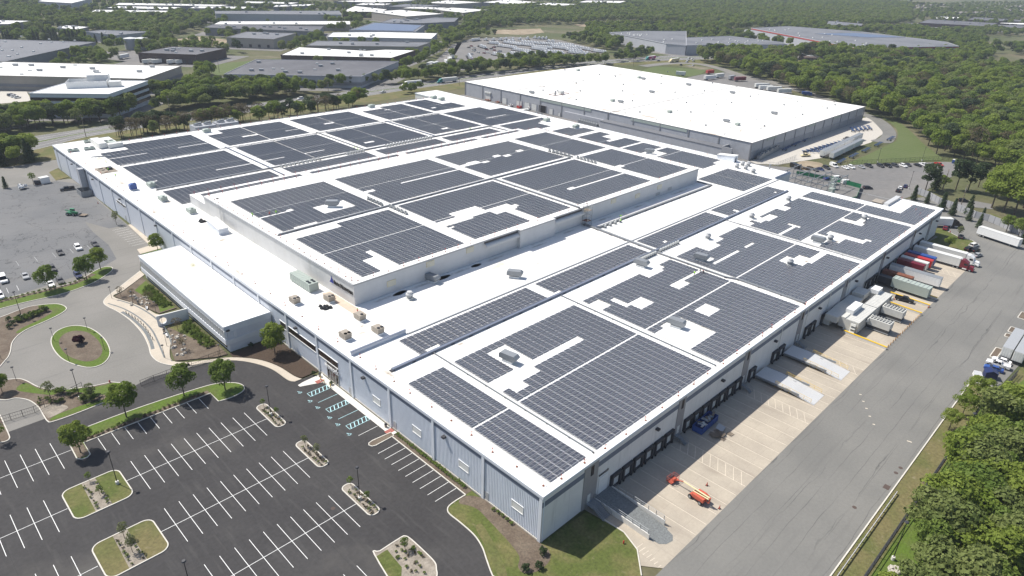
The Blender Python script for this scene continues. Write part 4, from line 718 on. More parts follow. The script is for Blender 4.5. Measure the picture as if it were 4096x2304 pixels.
def tractor(t, x, col, z=0):
    """tractor unit, fifth wheel at x, front towards +x"""
    b = MB(); b.box(x-1.6,x+5.3,-.45,.45,.55,.95,1); b.prof([(x+1.2,.9),(x+1.2,3.75),(x+2.2,3.85),(x+3.6,3.0),(x+3.75,2.75),(x+3.85,.9)], -1.2, 1.2, 0); b.prof([(x+3.8,.6),(x+3.8,2.05),(x+5.5,1.75),(x+5.75,1.4),(x+5.75,.6)], -.95, .95, 0); b.prof([(x+3.6,.55),(x+3.6,1.0),(x+5.8,1.0),(x+5.85,.5)], -1.15, 1.15, 0); b.obj('cab', [col, 'dark'], t)
    g = MB(); g.add([(x+3.72,-1.05,2.05),(x+3.72,1.05,2.05),(x+3.62,.95,2.85),(x+3.62,-.95,2.85)], [(0,1,2,3)])
    for s in (-1, 1): g.add([(x+2.4,s*1.215,2.0),(x+3.6,s*1.215,2.0),(x+3.45,s*1.215,2.75),(x+2.4,s*1.215,2.75)], [(0,1,2,3)])
    for v in range(4): pass
    g.obj('windscreen', ['glass'], t)
    e = MB()
    for s in (-1, 1): e.cyl(x+1.05, s*.95, .9, 3.9, .09, n=8); e.tube((x+2.2, s*1.0, .65), (x+3.6, s*1.0, .65), .32, n=10)
    e.obj('exhaust_and_tank', ['silver'], t); m = MB(); m.box(x+5.72,x+5.8,-.6,.6,.8,1.6); m.obj('grille', ['silver'], t); axles(t, (x-.7, x+.65)); axles(t, (x+4.7,), 1.05, False)
def rig(x, y, deg, cab, box, label, top='offw', name='semi_truck', L=16.15):
    t = thing(name, label, 'truck', (x, y, 0), R_(deg)); box_parts(t, 0, L, box, top); b = MB(); b.box(.3,L-.5,-.5,.5,.85,1.03); b.obj('chassis', ['dark'], t); axles(t, (1.6, 2.95)); tractor(t, L-1.0, cab)
    b = MB(); b.box(L,L+.35,-.8,.8,2.4,3.9); b.obj('refrigeration_unit', ['offw'], t); return t
def container(x, y, deg, col, label, L=12.2, chassis=True):
    t = thing('shipping_container', label, 'container', (x, y, 0), R_(deg)); b = MB(); b.box(0,L,-1.22,1.22,1.3,3.95)
    for xx in np.arange(.2, L, .42):
        for s in (-1, 1): b.box(xx,xx+.2,s*1.22-.03,s*1.22+.03,1.45,3.8)
        b.box(xx,xx+.2,-1.1,1.1,3.95,3.98)
    b.obj('container_shell', [col], t); d = MB(); d.box(L,L+.05,-1.15,1.15,1.35,3.85)
    for yy in (-.8,-.3,.3,.8): d.box(L+.05,L+.1,yy-.03,yy+.03,1.4,3.8,1)
    d.obj('rear_door', [col, 'silver'], t); c = MB(); c.box(0,L,-.5,-.3,.85,1.25); c.box(0,L,.3,.5,.85,1.25); c.obj('chassis', ['dark'], t); axles(t, (L-1.5, L-2.8)); return t
# dock side: trailers and containers backed against the wall, fronts to -y
for x, col, L, lab in ((177.2,'rust',9.5,'rust red container with graffiti backed to the dock beside the white trailer'), (192.2,'maroon',9.0,'dark brown-red container between the pale grey and white trailers at the docks'), (195.6,'offw',9.2,'pale grey container backed to the dock between two red containers'), (199.3,'red',9.6,'bright red container backed to the dock next to the blue one'), (203.0,'blue',9.6,'blue container backed to the dock beside the maroon truck')): container(x, -.7, -90, col, lab, L)
trailer(184.4, -.8, -90, 'white', 'white box trailer at the docks beside the rust red container', 16.6, 'galv')
rig(210.2, -.8, -90, 'maroon', 'offw', 'maroon sleeper-cab semi truck with pale trailer backed to the dock'); rig(217.2, -.9, -90, 'white', 'offw', 'white semi truck with pale trailer at the last dock beside the grass')
a = Q('f',1975,262); rig(a.x-9.2, a.y+10.4, -48.5, 'black', 'white', 'black-cab semi truck with white trailer behind the far building corner')
trailer(255.6, -12.3, -106, 'white', 'lone white trailer parked beside the grey concrete wall', 16.15)
trailer(145.8, -44.9, 0.5, 'offw', 'grey-topped white trailer in the bays by the road, beside parked cars', 16.15, 'grey', legs=False); trailer(145.4, -47.8, 0.5, 'offw', 'grimy white trailer in the bays by the road, second from the kerb', 16.15, 'grey', legs=False)
# near and mid-distance cars
car('sedan','white',143.9,-44.7,91,'white saloon nearest the parked trailers at the right edge'); car('pickup','white',140.7,-44.5,94,'white pickup between a white car and a blue car at the right'); car('sedan','blue',137.4,-44.2,97,'blue saloon car beside a white pickup at the right edge')
CARS = [
('sedan','maroon','f',1980,282,10,'dark red saloon parked behind the far dock corner'),('sedan','dark','f',2097,345,8,'dark saloon parked alone beside the small pale tree'),('suv','offw','f',2195,412,-15,'silver SUV first in the row at the grass edge'),('suv','black','f',2160,440,-15,'black SUV second in the row at the grass edge'),('sedan','black','f',2205,445,-15,'black saloon third in the row at the grass edge'),('sedan','grey','f',2222,485,-15,'grey car half hidden behind the white truck cab'),
('pickup','black','n5',812,213,-82,'black pickup between the yellow-topped barriers by the chillers'),
('van','white','d',28,672,-93,'white van at the left edge of the old parking lot'),('sedan','grey','d',195,645,-93,'grey saloon alone in the old parking lot beside the white van'),('sedan','dark','d',456,465,-93,'dark saloon in the upper stalls beside the white SUV'),('suv','white','d',592,430,-93,'white SUV in the upper stalls of the old parking lot'),('sedan','dark','d',717,402,-93,'dark saloon farthest right in the old parking lot'),('suv','dark','d',398,590,-93,'dark SUV half hidden behind the left kerb tree'),('suv','navy','d',592,640,-93,'dark blue SUV between two kerb trees'),('sedan','dark','d',458,680,-93,'dark saloon in front of the hedge beside the kerb tree'),('sedan','white','d',385,705,-93,'white saloon mostly hidden behind the left kerb tree'),('suv','white','d',5,795,-93,'white car cut off at the left picture edge by the hedge'),
('pickup','black','n1',395,205,172,'dark green-black pickup by the loading tower at the upper left')]
for kd, c, t, px, py, dg, lab in CARS: q = Q(t, px, py); car(kd, c, q.x, q.y, dg, lab)
BL = [(1000,1288,'sedan','dark'),(1040,1283,'sedan','navy'),(1085,1272,'suv','dark'),(1140,1258,'van','white'),(1228,1272,'sedan','white'),(1272,1268,'suv','white'),(1348,1266,'sedan','grey'),(1402,1258,'pickup','dark'),(1492,1258,'suv','dark'),(1545,1257,'pickup','black'),(1600,1255,'suv','dark'),(1665,1258,'suv','white'),(1697,1250,'sedan','dark'),(1772,1253,'sedan','black'),(1818,1252,'pickup','white'),(1867,1256,'sedan','black'),(1932,1250,'pickup','red')]
for i, (px, py, kd, c) in enumerate(BL):
    q = Q('c', px, py); nm = {'pickup':'pickup','van':'van','suv':'SUV','sedan':'saloon'}[kd]; cn = {'dark':'charcoal','navy':'dark blue','white':'white','grey':'silver-grey','black':'black','red':'bright red'}[c]
    car(kd, c, q.x, q.y, 238, cn+' '+nm+', number %d from the left along the fence by the mown field' % (i+1), 'cars along the field fence')
for px, py, kd, c, dg, lab in ((1098,1355,'pickup','blue',-20,'blue pickup beside the electrical substation'),(1163,1355,'van','white',-20,'white van beside the electrical substation'),(1232,1385,'van','white',-30,'white van behind the green substation screen'),(1395,1425,'suv','dark',-40,'dark SUV alone near the substation gate'),(1640,1425,'sedan','white',10,'white saloon near the lamp post in the rear lot'),(1680,1412,'sedan','navy',10,'dark blue saloon by the lamp post in the rear lot'),(1625,1445,'suv','dark',10,'dark SUV nearest the lamp post in the rear lot'),(925,1180,'pickup','cream',150,'cream pickup by the trailer chassis'),(1240,1052,'pickup','dark',160,'dark pickup at the end of the row of chassis')): q = Q('c', px, py); car(kd, c, q.x, q.y, dg, lab)
q = Q('f',2120,75); car('suv','black',q.x,q.y,-60,'black SUV in the side street behind the concrete wall')
# trailers, chassis and trucks around the second warehouse
for px, py, lab in ((1052,1190,'white trailer with closed end nearest the fence in the field-side line'),(1125,1205,'white trailer with open dark end in the field-side line')):
    q = Q('c', px, py); trailer(q.x, q.y+.5, 2.5, 'white', lab, 16, 'galv')
for i, (ox, oy) in enumerate(((16.8,.7),(33.6,1.4),(50.4,2.1))):
    for px, py, nm in ((1052,1190,'back'),(1125,1205,'front')):
        q = Q('c', px, py)
        if i == 2 and nm == 'front': continue
        trailer(q.x+ox, q.y+.5+oy, 2.5, 'white', 'white trailer, %s in the %s line of trailers beside the field' % (['second','third','last'][i], nm), 16, 'galv')
CH = MB(); CH.box(0,12,-.5,-.34,.9,1.2); CH.box(0,12,.34,.5,.9,1.2)
for x in (0,3,6,9,11.6): CH.box(x,x+.25,-1.2,1.2,.95,1.2)
CH = CH.mesh('frame', ['chassis'])
def chassis(x, y, deg, label, group):
    t = thing('container_chassis', label, 'trailer', (x, y, 0), R_(deg), group); mobj('frame', CH, t); axles(t, (1.2, 2.5), 1.0, False)
for i in range(11): q = Q('c', 900+30*i, 1150-8.2*i); chassis(q.x, q.y, -52, 'blue container chassis parked slanted in the long row', 'slanted chassis row')
for i in range(5): q = Q('c', 1170+95*i, 1240-44*i); chassis(q.x, q.y, 4, 'blue container chassis in the single line along the field kerb', 'chassis along the field kerb')
for i in range(5): q = Q('c', 1290+32*i, 1000-4*i); chassis(q.x, q.y, 30, 'blue container chassis in the short group at the loop end', 'chassis at the loop end')
for i in range(8): q = Q('c', 760+72*i, 1140-34.5*i); chassis(q.x, q.y, 6, 'blue container chassis parked against the grey warehouse wall', 'chassis along the grey wall')
for px, py, dg, col, L, lab in ((20,575,150,'offw',9,'white truck trailer left of the red container behind the second warehouse'),(180,562,22,'red',9,'red container trailer behind the second warehouse, nearest the road'),(165,605,22,'white',14,'white trailer behind the second warehouse roof, first of the pair'),(250,590,22,'offw',10,'pale trailer behind the second warehouse roof, second of the pair'),(350,605,30,'grey',8,'grey trailer beside the dark red container'),(390,615,10,'maroon',12,'dark red container trailer beside the slanted white trailers'),(545,665,6,'offw',14,'white trailer first of the slanted row behind the roof'),(575,682,6,'white',13,'white trailer second of the slanted row behind the roof'),(635,690,6,'offw',14,'cream trailer third of the slanted row behind the roof'),(715,707,6,'white',13,'white trailer last of the slanted row behind the roof')):
    q = Q('c', px, py); trailer(q.x, q.y, dg-35, col, lab, L, col if col != 'white' else 'offw')
q = Q('c', 940, 722); t = thing('garbage_truck', 'blue garbage truck driving on the road behind the second warehouse', 'truck', (q.x, q.y, 0), R_(-62)); MB().prof([(-4.5,1.1),(-4.7,3.2),(1.5,3.4),(1.7,1.1)], -1.25, 1.25).obj('hopper', ['blue'], t); MB().prof([(1.9,.7),(1.9,2.9),(3.2,2.8),(3.6,1.8),(3.7,.7)], -1.2, 1.2).obj('cab', ['blue'], t); MB().box(3.3,3.62,-1,1,1.75,2.6).obj('windscreen', ['glass'], t); axles(t, (-2.5,-1.1)); axles(t, (2.7,), 1.05, False)
# trucks on the highway
def hwtruck(tl, px, py, deg, cab, box, lab, L, text=None, tcol='purple', name='semi_truck'):
    q = Q(tl, px, py); t = rig(q.x, q.y, deg, cab, box, lab, name=name, L=L)
    if text: me = text_mesh(text, 2.1, 'sign_lettering', tcol, .03, align='CENTER'); o = mobj('sign_lettering', me, t); o.rotation_euler = (R_(90), 0, 0); o.location = (L*.5, -1.36, 1.75); o2 = mobj('sign_lettering', me, t); o2.rotation_euler = (R_(90), 0, R_(180)); o2.location = (L*.5, 1.36, 1.75)
hwtruck('b', 600, 640, 172, 'white', 'white', 'white delivery semi truck with dark lettering on the highway behind a tree', 13, 'FedEx'); hwtruck('b', 868, 615, 174, 'teal', 'silver', 'teal-cab semi truck with silver trailer on the highway', 15)
hwtruck('b', 2362, 447, 178, 'teal', 'magenta', 'teal-cab truck with magenta container on the highway', 12, 'ONE', 'white'); hwtruck('b', 2540, 465, 177, 'cream', 'cream', 'yellow-brown semi truck on the highway at the junction', 12)
for px, py, kd, c, dg, lab in ((312,700,'pickup','white',12,'white service pickup with red load on the highway'),(-310,748,'suv','white',185,'white SUV on the highway by the lamp pole'),(2390,462,'sedan','dark',180,'dark car between the two trucks on the highway'),(5,745,'sedan','grey',12,'grey car on the near carriageway')): q = Q('b', px, py); car(kd, c, q.x, q.y, dg, lab)
q = Q('a', 1050, 925); car('pickup','dark',q.x,q.y,8,'dark pickup on the near carriageway seen through bare trees')
# ---- far truck yard: white tractor units in rows ----
b = MB(); b.box(-3.6,2.2,-.45,.45,.55,.95,1); b.prof([(-1,.9),(-1,3.6),(0,3.8),(1.6,2.9),(1.8,.9)], -1.2, 1.2, 0); b.prof([(1.7,.6),(1.7,2.05),(3.2,1.7),(3.4,.6)], -1.05, 1.05, 0); b.add([(1.66,-1,2),(1.66,1,2),(1.6,.95,2.75),(1.6,-.95,2.75)], [(0,1,2,3)], 2)
for x in (-2.9,-1.7,2.4):
    for s in (-1, 1): b.wheel(x, s*1.0, .5, .5, .3, 1, 1, n=8)
CAB = b.mesh('semi_tractor', ['white', 'dark', 'glass'])
YR = [(985,305,1035,300,5),(1090,300,1200,300,3),(1240,295,1240,295,1),(1290,300,1460,285,4),(1490,288,1545,290,3),(1120,325,1175,328,5),(1190,345,1310,362,9),(1230,320,1330,335,6),(1310,330,1440,345,8),(1360,315,1500,330,7),(1520,330,1640,340,7),(1560,310,1590,312,2),(1300,375,1420,392,8),(1440,365,1540,380,9),(1450,352,1570,362,8),(1590,355,1700,370,9),(1640,335,1740,345,7),(1660,350,1760,360,6),(1560,390,1660,400,6),(1700,375,1800,385,6),(1760,355,1860,375,6),(1150,410,1260,430,8),(1280,405,1360,412,5),(1300,440,1330,455,3),(1380,400,1440,405,4),(1430,410,1520,415,5),(1590,440,1620,450,3),(1800,405,1850,405,3),(1905,385,1985,395,6),(1260,310,1290,312,2),(1050,350,1080,360,3),(960,420,970,440,3),(1720,395,1790,402,4),(1480,400,1560,395,4)]
nn = 0
for x0, y0, x1, y1, n in YR:
    for i in range(n):
        f = i/max(1, n-1); q = Q('b', x0+(x1-x0)*f, y0+(y1-y0)*f+8); o = mobj('semi_tractor', CAB, None, False, None, 'white semi tractor unit parked in the rows of the far truck yard', 'truck', 'white tractor units in the truck yard'); o.location = (q.x, q.y, .02); o.rotation_euler = (0, 0, R_(-75+random.uniform(-4, 4)+(180 if y0 < 310 else 0))); nn += 1
for i in range(34):
    q = Q('b', random.uniform(945,1200), random.uniform(350,412)) if i < 22 else Q('b', random.uniform(950,1010), random.uniform(440,495)); far_car(random.choice(['sedan','suv']), random.choice(['dark','grey','black','offw','maroon','navy']), q.x, q.y, 100+random.uniform(-6,6), 'small parked car at the left end of the far truck yard', 'cars at the truck yard')
for i, (px, py) in enumerate(((650,505),(690,505),(800,490),(826,470),(842,445))): q = Q('b', px, py); trailer(q.x, q.y, 62 if i > 1 else 25, 'white', 'white trailer %s' % ['at the yard entrance by the highway','second at the yard entrance by the highway','nearest the highway in the entrance lane','middle one in the entrance lane','farthest one in the entrance lane'][i], 11)
# ======================= second warehouse and the far buildings =======================
W2 = thing('second_warehouse', 'large white-roofed warehouse with ribbed grey walls behind the solar warehouse', 'warehouse')
wx0, wx1, wy0, wy1, wh = 287.6, 454.3, 108.4, 350.0, 10.1
b = MB(); b.box(wx0-.1,wx1+.1,wy0-.1,wy1+.1,wh-.15,wh,1,0); b.obj('roof', ['roof2', 'dgwall'], W2)
b = MB(); b.box(wx0+.2,wx1-.2,wy0+.2,wy1-.2,-.1,wh-.16,0); m_ = b.mesh('wall', ['wsid', 'wsidx'])
for p in m_.polygons:
    if abs(p.normal.y) > .5: p.material_index = 1
mobj('wall', m_, W2)
b = MB(); b.box(wx0,wx1,wy0,wy0+.19,-.1,4.4,0); b.obj('wall_base', ['wconc'], W2)
for i in range(13): MB().box(wx0+14*i-.25,wx0+14*i+.25,wy0-.05,wy0+.3,0,wh-.2).obj('pilaster', ['dgwall'], W2)
for y in np.arange(wy0+.3, wy1, 20.1): MB().box(wx0-.05,wx0+.25,y-.4,y+.4,0,wh-.2).obj('pilaster', ['dgwall'], W2)
for x0, x1 in ((306,318),(362,372),(400,412)): MB().box(x0,x1,wy0-.04,wy0+.2,8.3,9.7).obj('translucent_strip', ['agreen'], W2)
for y0, y1 in ((223.6,270.5),(150,191)): MB().box(wx0-.04,wx0+.2,y0,y1,8.0,9.6).obj('translucent_strip', ['agreen'], W2)
for ya, yb, zt, c in ((321,326.5,5.4,'offw'),(303.6,308,4.4,'offw'),(287.8,293.2,4.7,'offw'),(280,285,4.8,'offw'),(273,277.8,4.8,'offw'),(263.7,270.6,5.0,'black'),(257.4,260.6,4.2,'offw'),(250.5,252,2.6,'offw'),(234,235.3,2.6,'offw')):
    o = MB().box(wx0-.03,wx0+.2,ya,yb,.2,zt).obj('roller_door', [c], W2); MB().box(wx0-.08,wx0+.1,ya-.35,ya,.1,zt+.3).box(wx0-.08,wx0+.1,yb,yb+.35,.1,zt+.3).box(wx0-.08,wx0+.1,ya,yb,zt,zt+.3).obj('frame', ['wconc'], o)
MB().box(wx0-.6,wx0+.1,320.4,327,5.2,6.2).obj('door_hood', ['offw'], W2)
MB().box(wx0-.9,wx0+.15,211,246,0,4.7).obj('lower_wall', ['lgwall'], W2)
b = MB(); b.box(wx0-6.5,wx0+.1,122.5,210.8,5.0,5.25,1); b.box(wx0-6.3,wx0+.1,122.7,210.6,0,5.0,0); b.obj('side_gallery', ['wsid', 'groof'], W2)
b = MB(); b.prism([(wx0-6.6,121.7),(wx0+.1,121.7),(wx0+.1,122.4),(wx0-6.6,122.4)], 0, 6.6); b.box(wx0-6.9,wx0-6.4,116,122.4,0,6.3); b.obj('end_wall', ['wconc'], W2)
for y in (207.6, 300.5): MB().box(wx0+.2,wx1,y,y+.35,wh,wh+.18).obj('roof_seam', ['dgwall'], W2)
b = MB().box(-.35,.35,-.35,.35,0,.7).box(-.5,.5,-.5,.5,.7,.95).mesh('roof_vent', ['galv']); b2 = MB().box(-1.6,1.6,-1.0,1.0,.3,1.5).box(-1.3,1.3,-.8,.8,0,.3).mesh('roof_unit', ['agreen']); b3 = MB().prof([(-2,.5),(-2.2,1.2),(-1.4,1.7),(2,1.7),(2,.5)], -1, 1).box(-1.2,1.2,-.7,.7,0,.5).mesh('roof_hood', ['galv'])
b4 = MB().cyl(0,0,0,1.0,.14,n=6).mesh('vent_pipe', ['galv']); b5 = MB().tap(-1.2,1.2,-.7,.7,.05,.35,.25,.25,0).mesh('skylight', ['offw'])
RV = [('b',x,y) for x,y in ((1685,530),(1520,685),(1630,690),(1770,630),(1800,690),(2065,580),(2125,640),(2120,690),(1770,755),(2195,765),(2250,850),(1945,565),(2410,635),(2415,580),(2515,700),(2460,545))]+[('c',x,y) for x,y in ((30,778),(62,850),(165,690),(370,778),(765,795),(905,868),(1150,795),(1090,820),(617,955),(175,950),(510,730),(225,630))]
for t_, x, y in RV: q = Q(t_, x, y, wh); o = mobj('roof_vent', b, None, False, None, 'small grey box vent on the second warehouse roof', 'roof vent', 'box vents on the second warehouse'); o.location = (q.x, q.y, wh)
for t_, x, y, me, lab in (('b',1785,535,b2,'grey rooftop unit near the far edge of the second warehouse roof'),('b',2045,765,b2,'rusty rooftop unit left of a hood on the second warehouse roof'),('b',2245,590,b2,'grey unit at the far right of the back roof strip'),('b',2475,850,b2,'brown box unit near the front edge of the second warehouse'),('c',415,945,b2,'brown rusted unit on the near part of the second warehouse roof'),('b',1435,705,b3,'grey hood nearest the loading doors on the second warehouse roof'),('b',2105,775,b3,'grey hood right of the rusty unit on the second roof'),('b',2275,600,b3,'grey hood beside the far unit on the second roof'),('b',2340,700,b3,'lone grey hood mid roof on the second warehouse'),('c',45,645,b3,'grey hood at the roof seam of the second warehouse'),('c',375,705,b3,'grey hood near the parked trailers on the second roof'),('c',330,920,b3,'grey hood beside the brown rusted unit'),('c',690,862,b3,'grey hood by the dark stain on the second roof')):
    q = Q(t_, x, y, wh); o = mobj('rooftop_unit', me, None, False, None, lab, 'rooftop unit'); o.location = (q.x, q.y, wh); o.rotation_euler = (0, 0, R_(90 if me is b3 else 0))
for t_, x, y in [('b',1112,650),('b',1180,590),('b',1490,548),('b',1680,540),('b',1955,520),('b',1820,612),('b',1525,660),('b',1910,815),('b',2370,910),('b',2135,858),('c',315,1018),('c',588,975),('c',852,890),('c',863,770),('c',253,795),('c',710,745),('c',570,720),('c',1140,775)]:
    for s in (0, .9): q = Q(t_, x, y, wh); o = mobj('vent_pipe', b4, None, False, None, 'short vent pipe, one of a pair, on the second warehouse roof', 'vent pipe', 'pipe pairs on the second warehouse'); o.location = (q.x+s, q.y, wh)
for t_, x, y in [('b',1250,648),('b',1720,718),('b',1895,640),('b',2200,710),('b',2390,680),('b',2480,785),('b',2530,835),('c',160,792),('c',330,750),('c',655,802),('c',890,806),('c',470,845),('c',355,960),('c',550,905),('c',570,755),('c',230,840),('c',400,792),('c',820,740)]: q = Q(t_, x, y, wh); o = mobj('skylight', b5, None, False, None, 'low white skylight on the second warehouse roof', 'skylight', 'skylights on the second warehouse'); o.location = (q.x, q.y, wh)
t = thing('pipe_frame', 'rusty red steel frame around a chimney and unit on the second roof', 'steel frame', Q('b',1640,715,wh)); b = MB(); b.box(-8,8,-3,-2.8,.6,.85); b.box(-8,8,2.8,3,.6,.85); b.box(-8,-7.8,-3,3,.6,.85); b.box(7.8,8,-3,3,.6,.85)
for sx in (-7.5,0,7.5):
    for sy in (-2.9,2.9): b.box(sx-.1,sx+.1,sy-.1,sy+.1,0,.6)
b.obj('frame', ['rust'], t); MB().cyl(-4,0,0,3.2,.7,n=10).obj('chimney', ['grey'], t); MB().box(.5,4,-1.5,1.5,.6,2.6).obj('unit', ['offw'], t)
for px, py, c, sz, lab in ((1040,735,'dark',(7,2.4,2),'dark open dumpster with scrap by the second warehouse'),(1110,760,'rust',(5,2.2,1.2),'heap of rusty steel beside the dumpster'),(1190,775,'rust',(6,2,1.1),'second heap of rusty steel further along the yard'),(1340,815,'red',(3.4,2,1.6),'red skip in the yard between the warehouses'),(1455,825,'yellow',(3.5,1.6,1.0),'yellow loading ramp by the roller doors'),(1500,860,'galv',(7,3,.9),'grey stack of steel sheets in the yard'),(1380,830,'galv',(5,3,.7),'low grey pallet stack by the red skip')):
    q = Q('b', px, py); b = MB(); g = random.Random(px)
    if c in ('rust','galv'):
        for k in range(9): x, y = g.uniform(-sz[0]/2,sz[0]/3), g.uniform(-sz[1]/2,sz[1]/3); b.box(x,x+g.uniform(.6,2.6),y,y+g.uniform(.3,1.3),0,g.uniform(.3,1)*sz[2])
    else: b.box(-sz[0]/2,sz[0]/2,-sz[1]/2,sz[1]/2,.15,.3); b.path([(-sz[0]/2,-sz[1]/2),(sz[0]/2,-sz[1]/2),(sz[0]/2,sz[1]/2),(-sz[0]/2,sz[1]/2)], .12, .1, sz[2], closed=True); [b.box(g.uniform(-sz[0]/2.2,sz[0]/4),g.uniform(.2,sz[0]/2.5),g.uniform(-sz[1]/2.2,0),g.uniform(.1,sz[1]/2.4),.3,sz[2]*g.uniform(.8,1.1),1) for k in range(4)]
    o = b.obj({'dark':'dumpster','red':'skip','yellow':'ramp','rust':'scrap_heap'}.get(c,'steel_stack'), [c, 'grey'], None, label=lab, cat='scrap'); o.location = (q.x, q.y, 0); o.rotation_euler = (0, 0, R_(80))
for px, py, kd, lab in ((1275,805,'pickup','white pickup in the yard left of the red skip'),(1415,828,'pickup','white pickup in the yard right of the red skip')): q = Q('b', px, py); car(kd, 'white', q.x, q.y, 200, lab)
q = Q('b', 1965, 965); car('van', 'white', q.x-2, q.y, 100, 'white truck at the end of the tank row between the warehouses')
for i in range(8): q = Q('b', 1815+18*i, 928+4.6*i); t = thing('condenser_unit', 'pale condenser in the long row between the warehouses', 'condenser', (q.x-2, q.y, 0), 0, 'condensers between the warehouses'); MB().box(-1.6,1.6,-.9,.9,.3,2.6).obj('casing', ['galv'], t); MB().cyl(0,0,2.6,3.2,.75,n=10,cap=1).obj('fan', ['offw','dark'], t)
for i in range(14): q = Q('c', 548+11*i, 1205-5.8*i); o = MB().box(-.9,.9,-.9,.9,0,2.6+.5*(i%3)).obj('pallet_stack', ['galv'], None, label='tall grey stack of crates against the second warehouse end wall', cat='crate stack', group='crate stacks on the end wall'); o.location = (q.x+1.0, q.y-1.6, 0)

for t_, px, py, rx, ry, dg in (('b',1720,740,14,3,20),('b',2380,690,12,3,0),('b',2210,712,9,2.4,0),('b',2020,790,14,2.5,5),('b',2400,590,8,2,10),('b',1560,690,7,2,0),('b',2490,780,6,2,0),('c',700,845,9,3,0),('c',60,912,13,1.6,25),('c',440,985,14,1.6,25),('c',1055,800,10,1.4,25),('c',520,878,5,2,0),('c',430,690,12,3,0),('c',610,735,9,2,0),('c',150,652,10,2,10),('b',1340,830,6,1,0)):
    q = Q(t_, px, py, wh); stain(W2, q.x, q.y, wh+.006, rx, ry, dg, 'dirt_stain')

UNIT = MB().box(-1.7,1.7,-1.1,1.1,.3,1.7).box(-1.4,1.4,-.8,.8,0,.3).mesh('rooftop_unit', ['grey']); UNITW = MB().box(-1.1,1.1,-.7,.7,0,.9).mesh('rooftop_unit', ['offw'])
def bldg(name, label, tl, h, pts, wall, roof, nu=6, pave=16, bands=(), cat='warehouse', doors=0, white_units=False):
    P = [Vector(tuple(Q(tl, *p, h))[:2]) for p in pts]
    if len(P) == 3: P.append(P[0]+P[2]-P[1])
    P = [tuple(p) for p in P]
    if sum(a[0]*b_[1]-b_[0]*a[1] for a, b_ in zip(P, P[1:]+P[:1])) < 0: P = P[::-1]
    t = thing(name, label, cat); c = sum((Vector(p) for p in P), Vector((0, 0)))/len(P)
    ins = [tuple(c+(Vector(p)-c)*(1-.25/max(1, (Vector(p)-c).length))) for p in P]
    MB().prism(ins, -.1, h-.3, 0).obj('wall', [wall], t); r_ = MB().prism(P, h-.35, h, 1, 0); r_.path(P, .5, h-.3, h+.35, 1, closed=True); r_.obj('roof', [roof, wall if wall != 'bglass' else 'offw'], t)
    for z0, z1, m in bands: MB().path([tuple(c+(Vector(p)-c)*(1+.02/max(1, (Vector(p)-c).length))) for p in P], .3, z0, z1, closed=True).obj('band', [m], t)
    g = random.Random(len(label)*7+int(abs(c.x)))
    A, B, D = Vector(P[0]), Vector(P[1])-Vector(P[0]), Vector(P[-1])-Vector(P[0])
    for i in range(nu):
        q = A+B*g.uniform(.07,.93)+D*g.uniform(.1,.9); o = mobj('rooftop_unit', UNITW if white_units or i % 3 == 2 else UNIT, t); o.location = (q.x, q.y, h); o.rotation_euler = (0, 0, math.atan2(B.y, B.x))
    if doors:
        best = min(range(len(P)), key=lambda i: ((Vector(P[i])+Vector(P[(i+1) % len(P)]))/2-Vector((CAM.x, CAM.y))).length); a, e = Vector(P[best]), Vector(P[(best+1) % len(P)]); d = (e-a).normalized(); n = Vector((d.y, -d.x)); L_ = (e-a).length
        for i in range(doors):
            q = a+d*(L_*(.12+.76*i/max(1, doors-1))); o = MB().box(-1.4,1.4,-.12,.3,1.1,4.0).obj('dock_door', ['dark'], t); o.location = (q.x+n.x*.05, q.y+n.y*.05, 0); o.rotation_euler = (0, 0, math.atan2(d.y, d.x))
    PAVED.append([tuple(c+(Vector(p)-c)*(1+9/max(1, (Vector(p)-c).length))) for p in P])
    if pave: sheet('pavement', [tuple(c+(Vector(p)-c)*(1+pave/max(1, (Vector(p)-c).length))) for p in P], -.06+.002*(len(bpy.data.objects) % 20), 'yard')
    return t, P
bldg('office_block','four-storey white office block with dark ribbon windows beyond the highway','a',14.5,[(218,706),(822,712),(1115,612)],'fascia','broof',0,14,((10.2,12.2,'bglass'),(6.4,8.4,'bglass'),(2.6,4.6,'bglass')),'office building')
q = Q('a', 690, 650, 14.5); t = thing('roof_plant', 'white plant enclosure on the office block roof', 'roof plant', (q.x, q.y, 14.5), R_(-22)); MB().path([(-13,-7),(10,-7),(10,7),(-13,7)], .3, 0, 4, closed=True).obj('screen_wall', ['white'], t); MB().box(-2,10.5,3,11,0,6.5).obj('penthouse', ['white'], t); MB().box(11,18,-7,-1,0,3.5).obj('unit', ['offw'], t)
for x in (-9,-4,2,6): MB().box(x,x+3,-4,1,.2,3).obj('unit', ['galv'], t)
bldg('white_roof_warehouse','white-roofed tan warehouse at the left behind the office block','a',10,[(-520,560),(1090,597),(1368,500)],'tanwall','broof',16,20,((2.5,4.5,'dgwall'),))
bldg('grey_roof_warehouse','large grey-roofed warehouse cut off by the left picture edge','a',10,[(-400,560),(722,318),(-100,295),(-700,380)],'dgwall','groof',26,12,(),'warehouse',0,True)
t_, P_ = bldg('brick_warehouse','dark-roofed warehouse with pale loading front and rooftop equipment, beside two tanks','a',8.5,[(1038,400),(1480,415),(1705,366)],'brick','droof',9,22,(),'warehouse',9)
bldg('dark_roof_warehouse','dark-roofed long grey warehouse nearest the highway on its far side','V',9,[(564,187),(908,193),(1003,155),(644,150)],'lgwall','droof',12,22,((2,4.5,'dgwall'),))
bldg('brown_brick_warehouse','white-roofed brown brick warehouse behind the long dark roof','V',9,[(706,139),(985,146),(1045,127),(970,125),(922,128),(752,119)],'brick','broof',9,14)
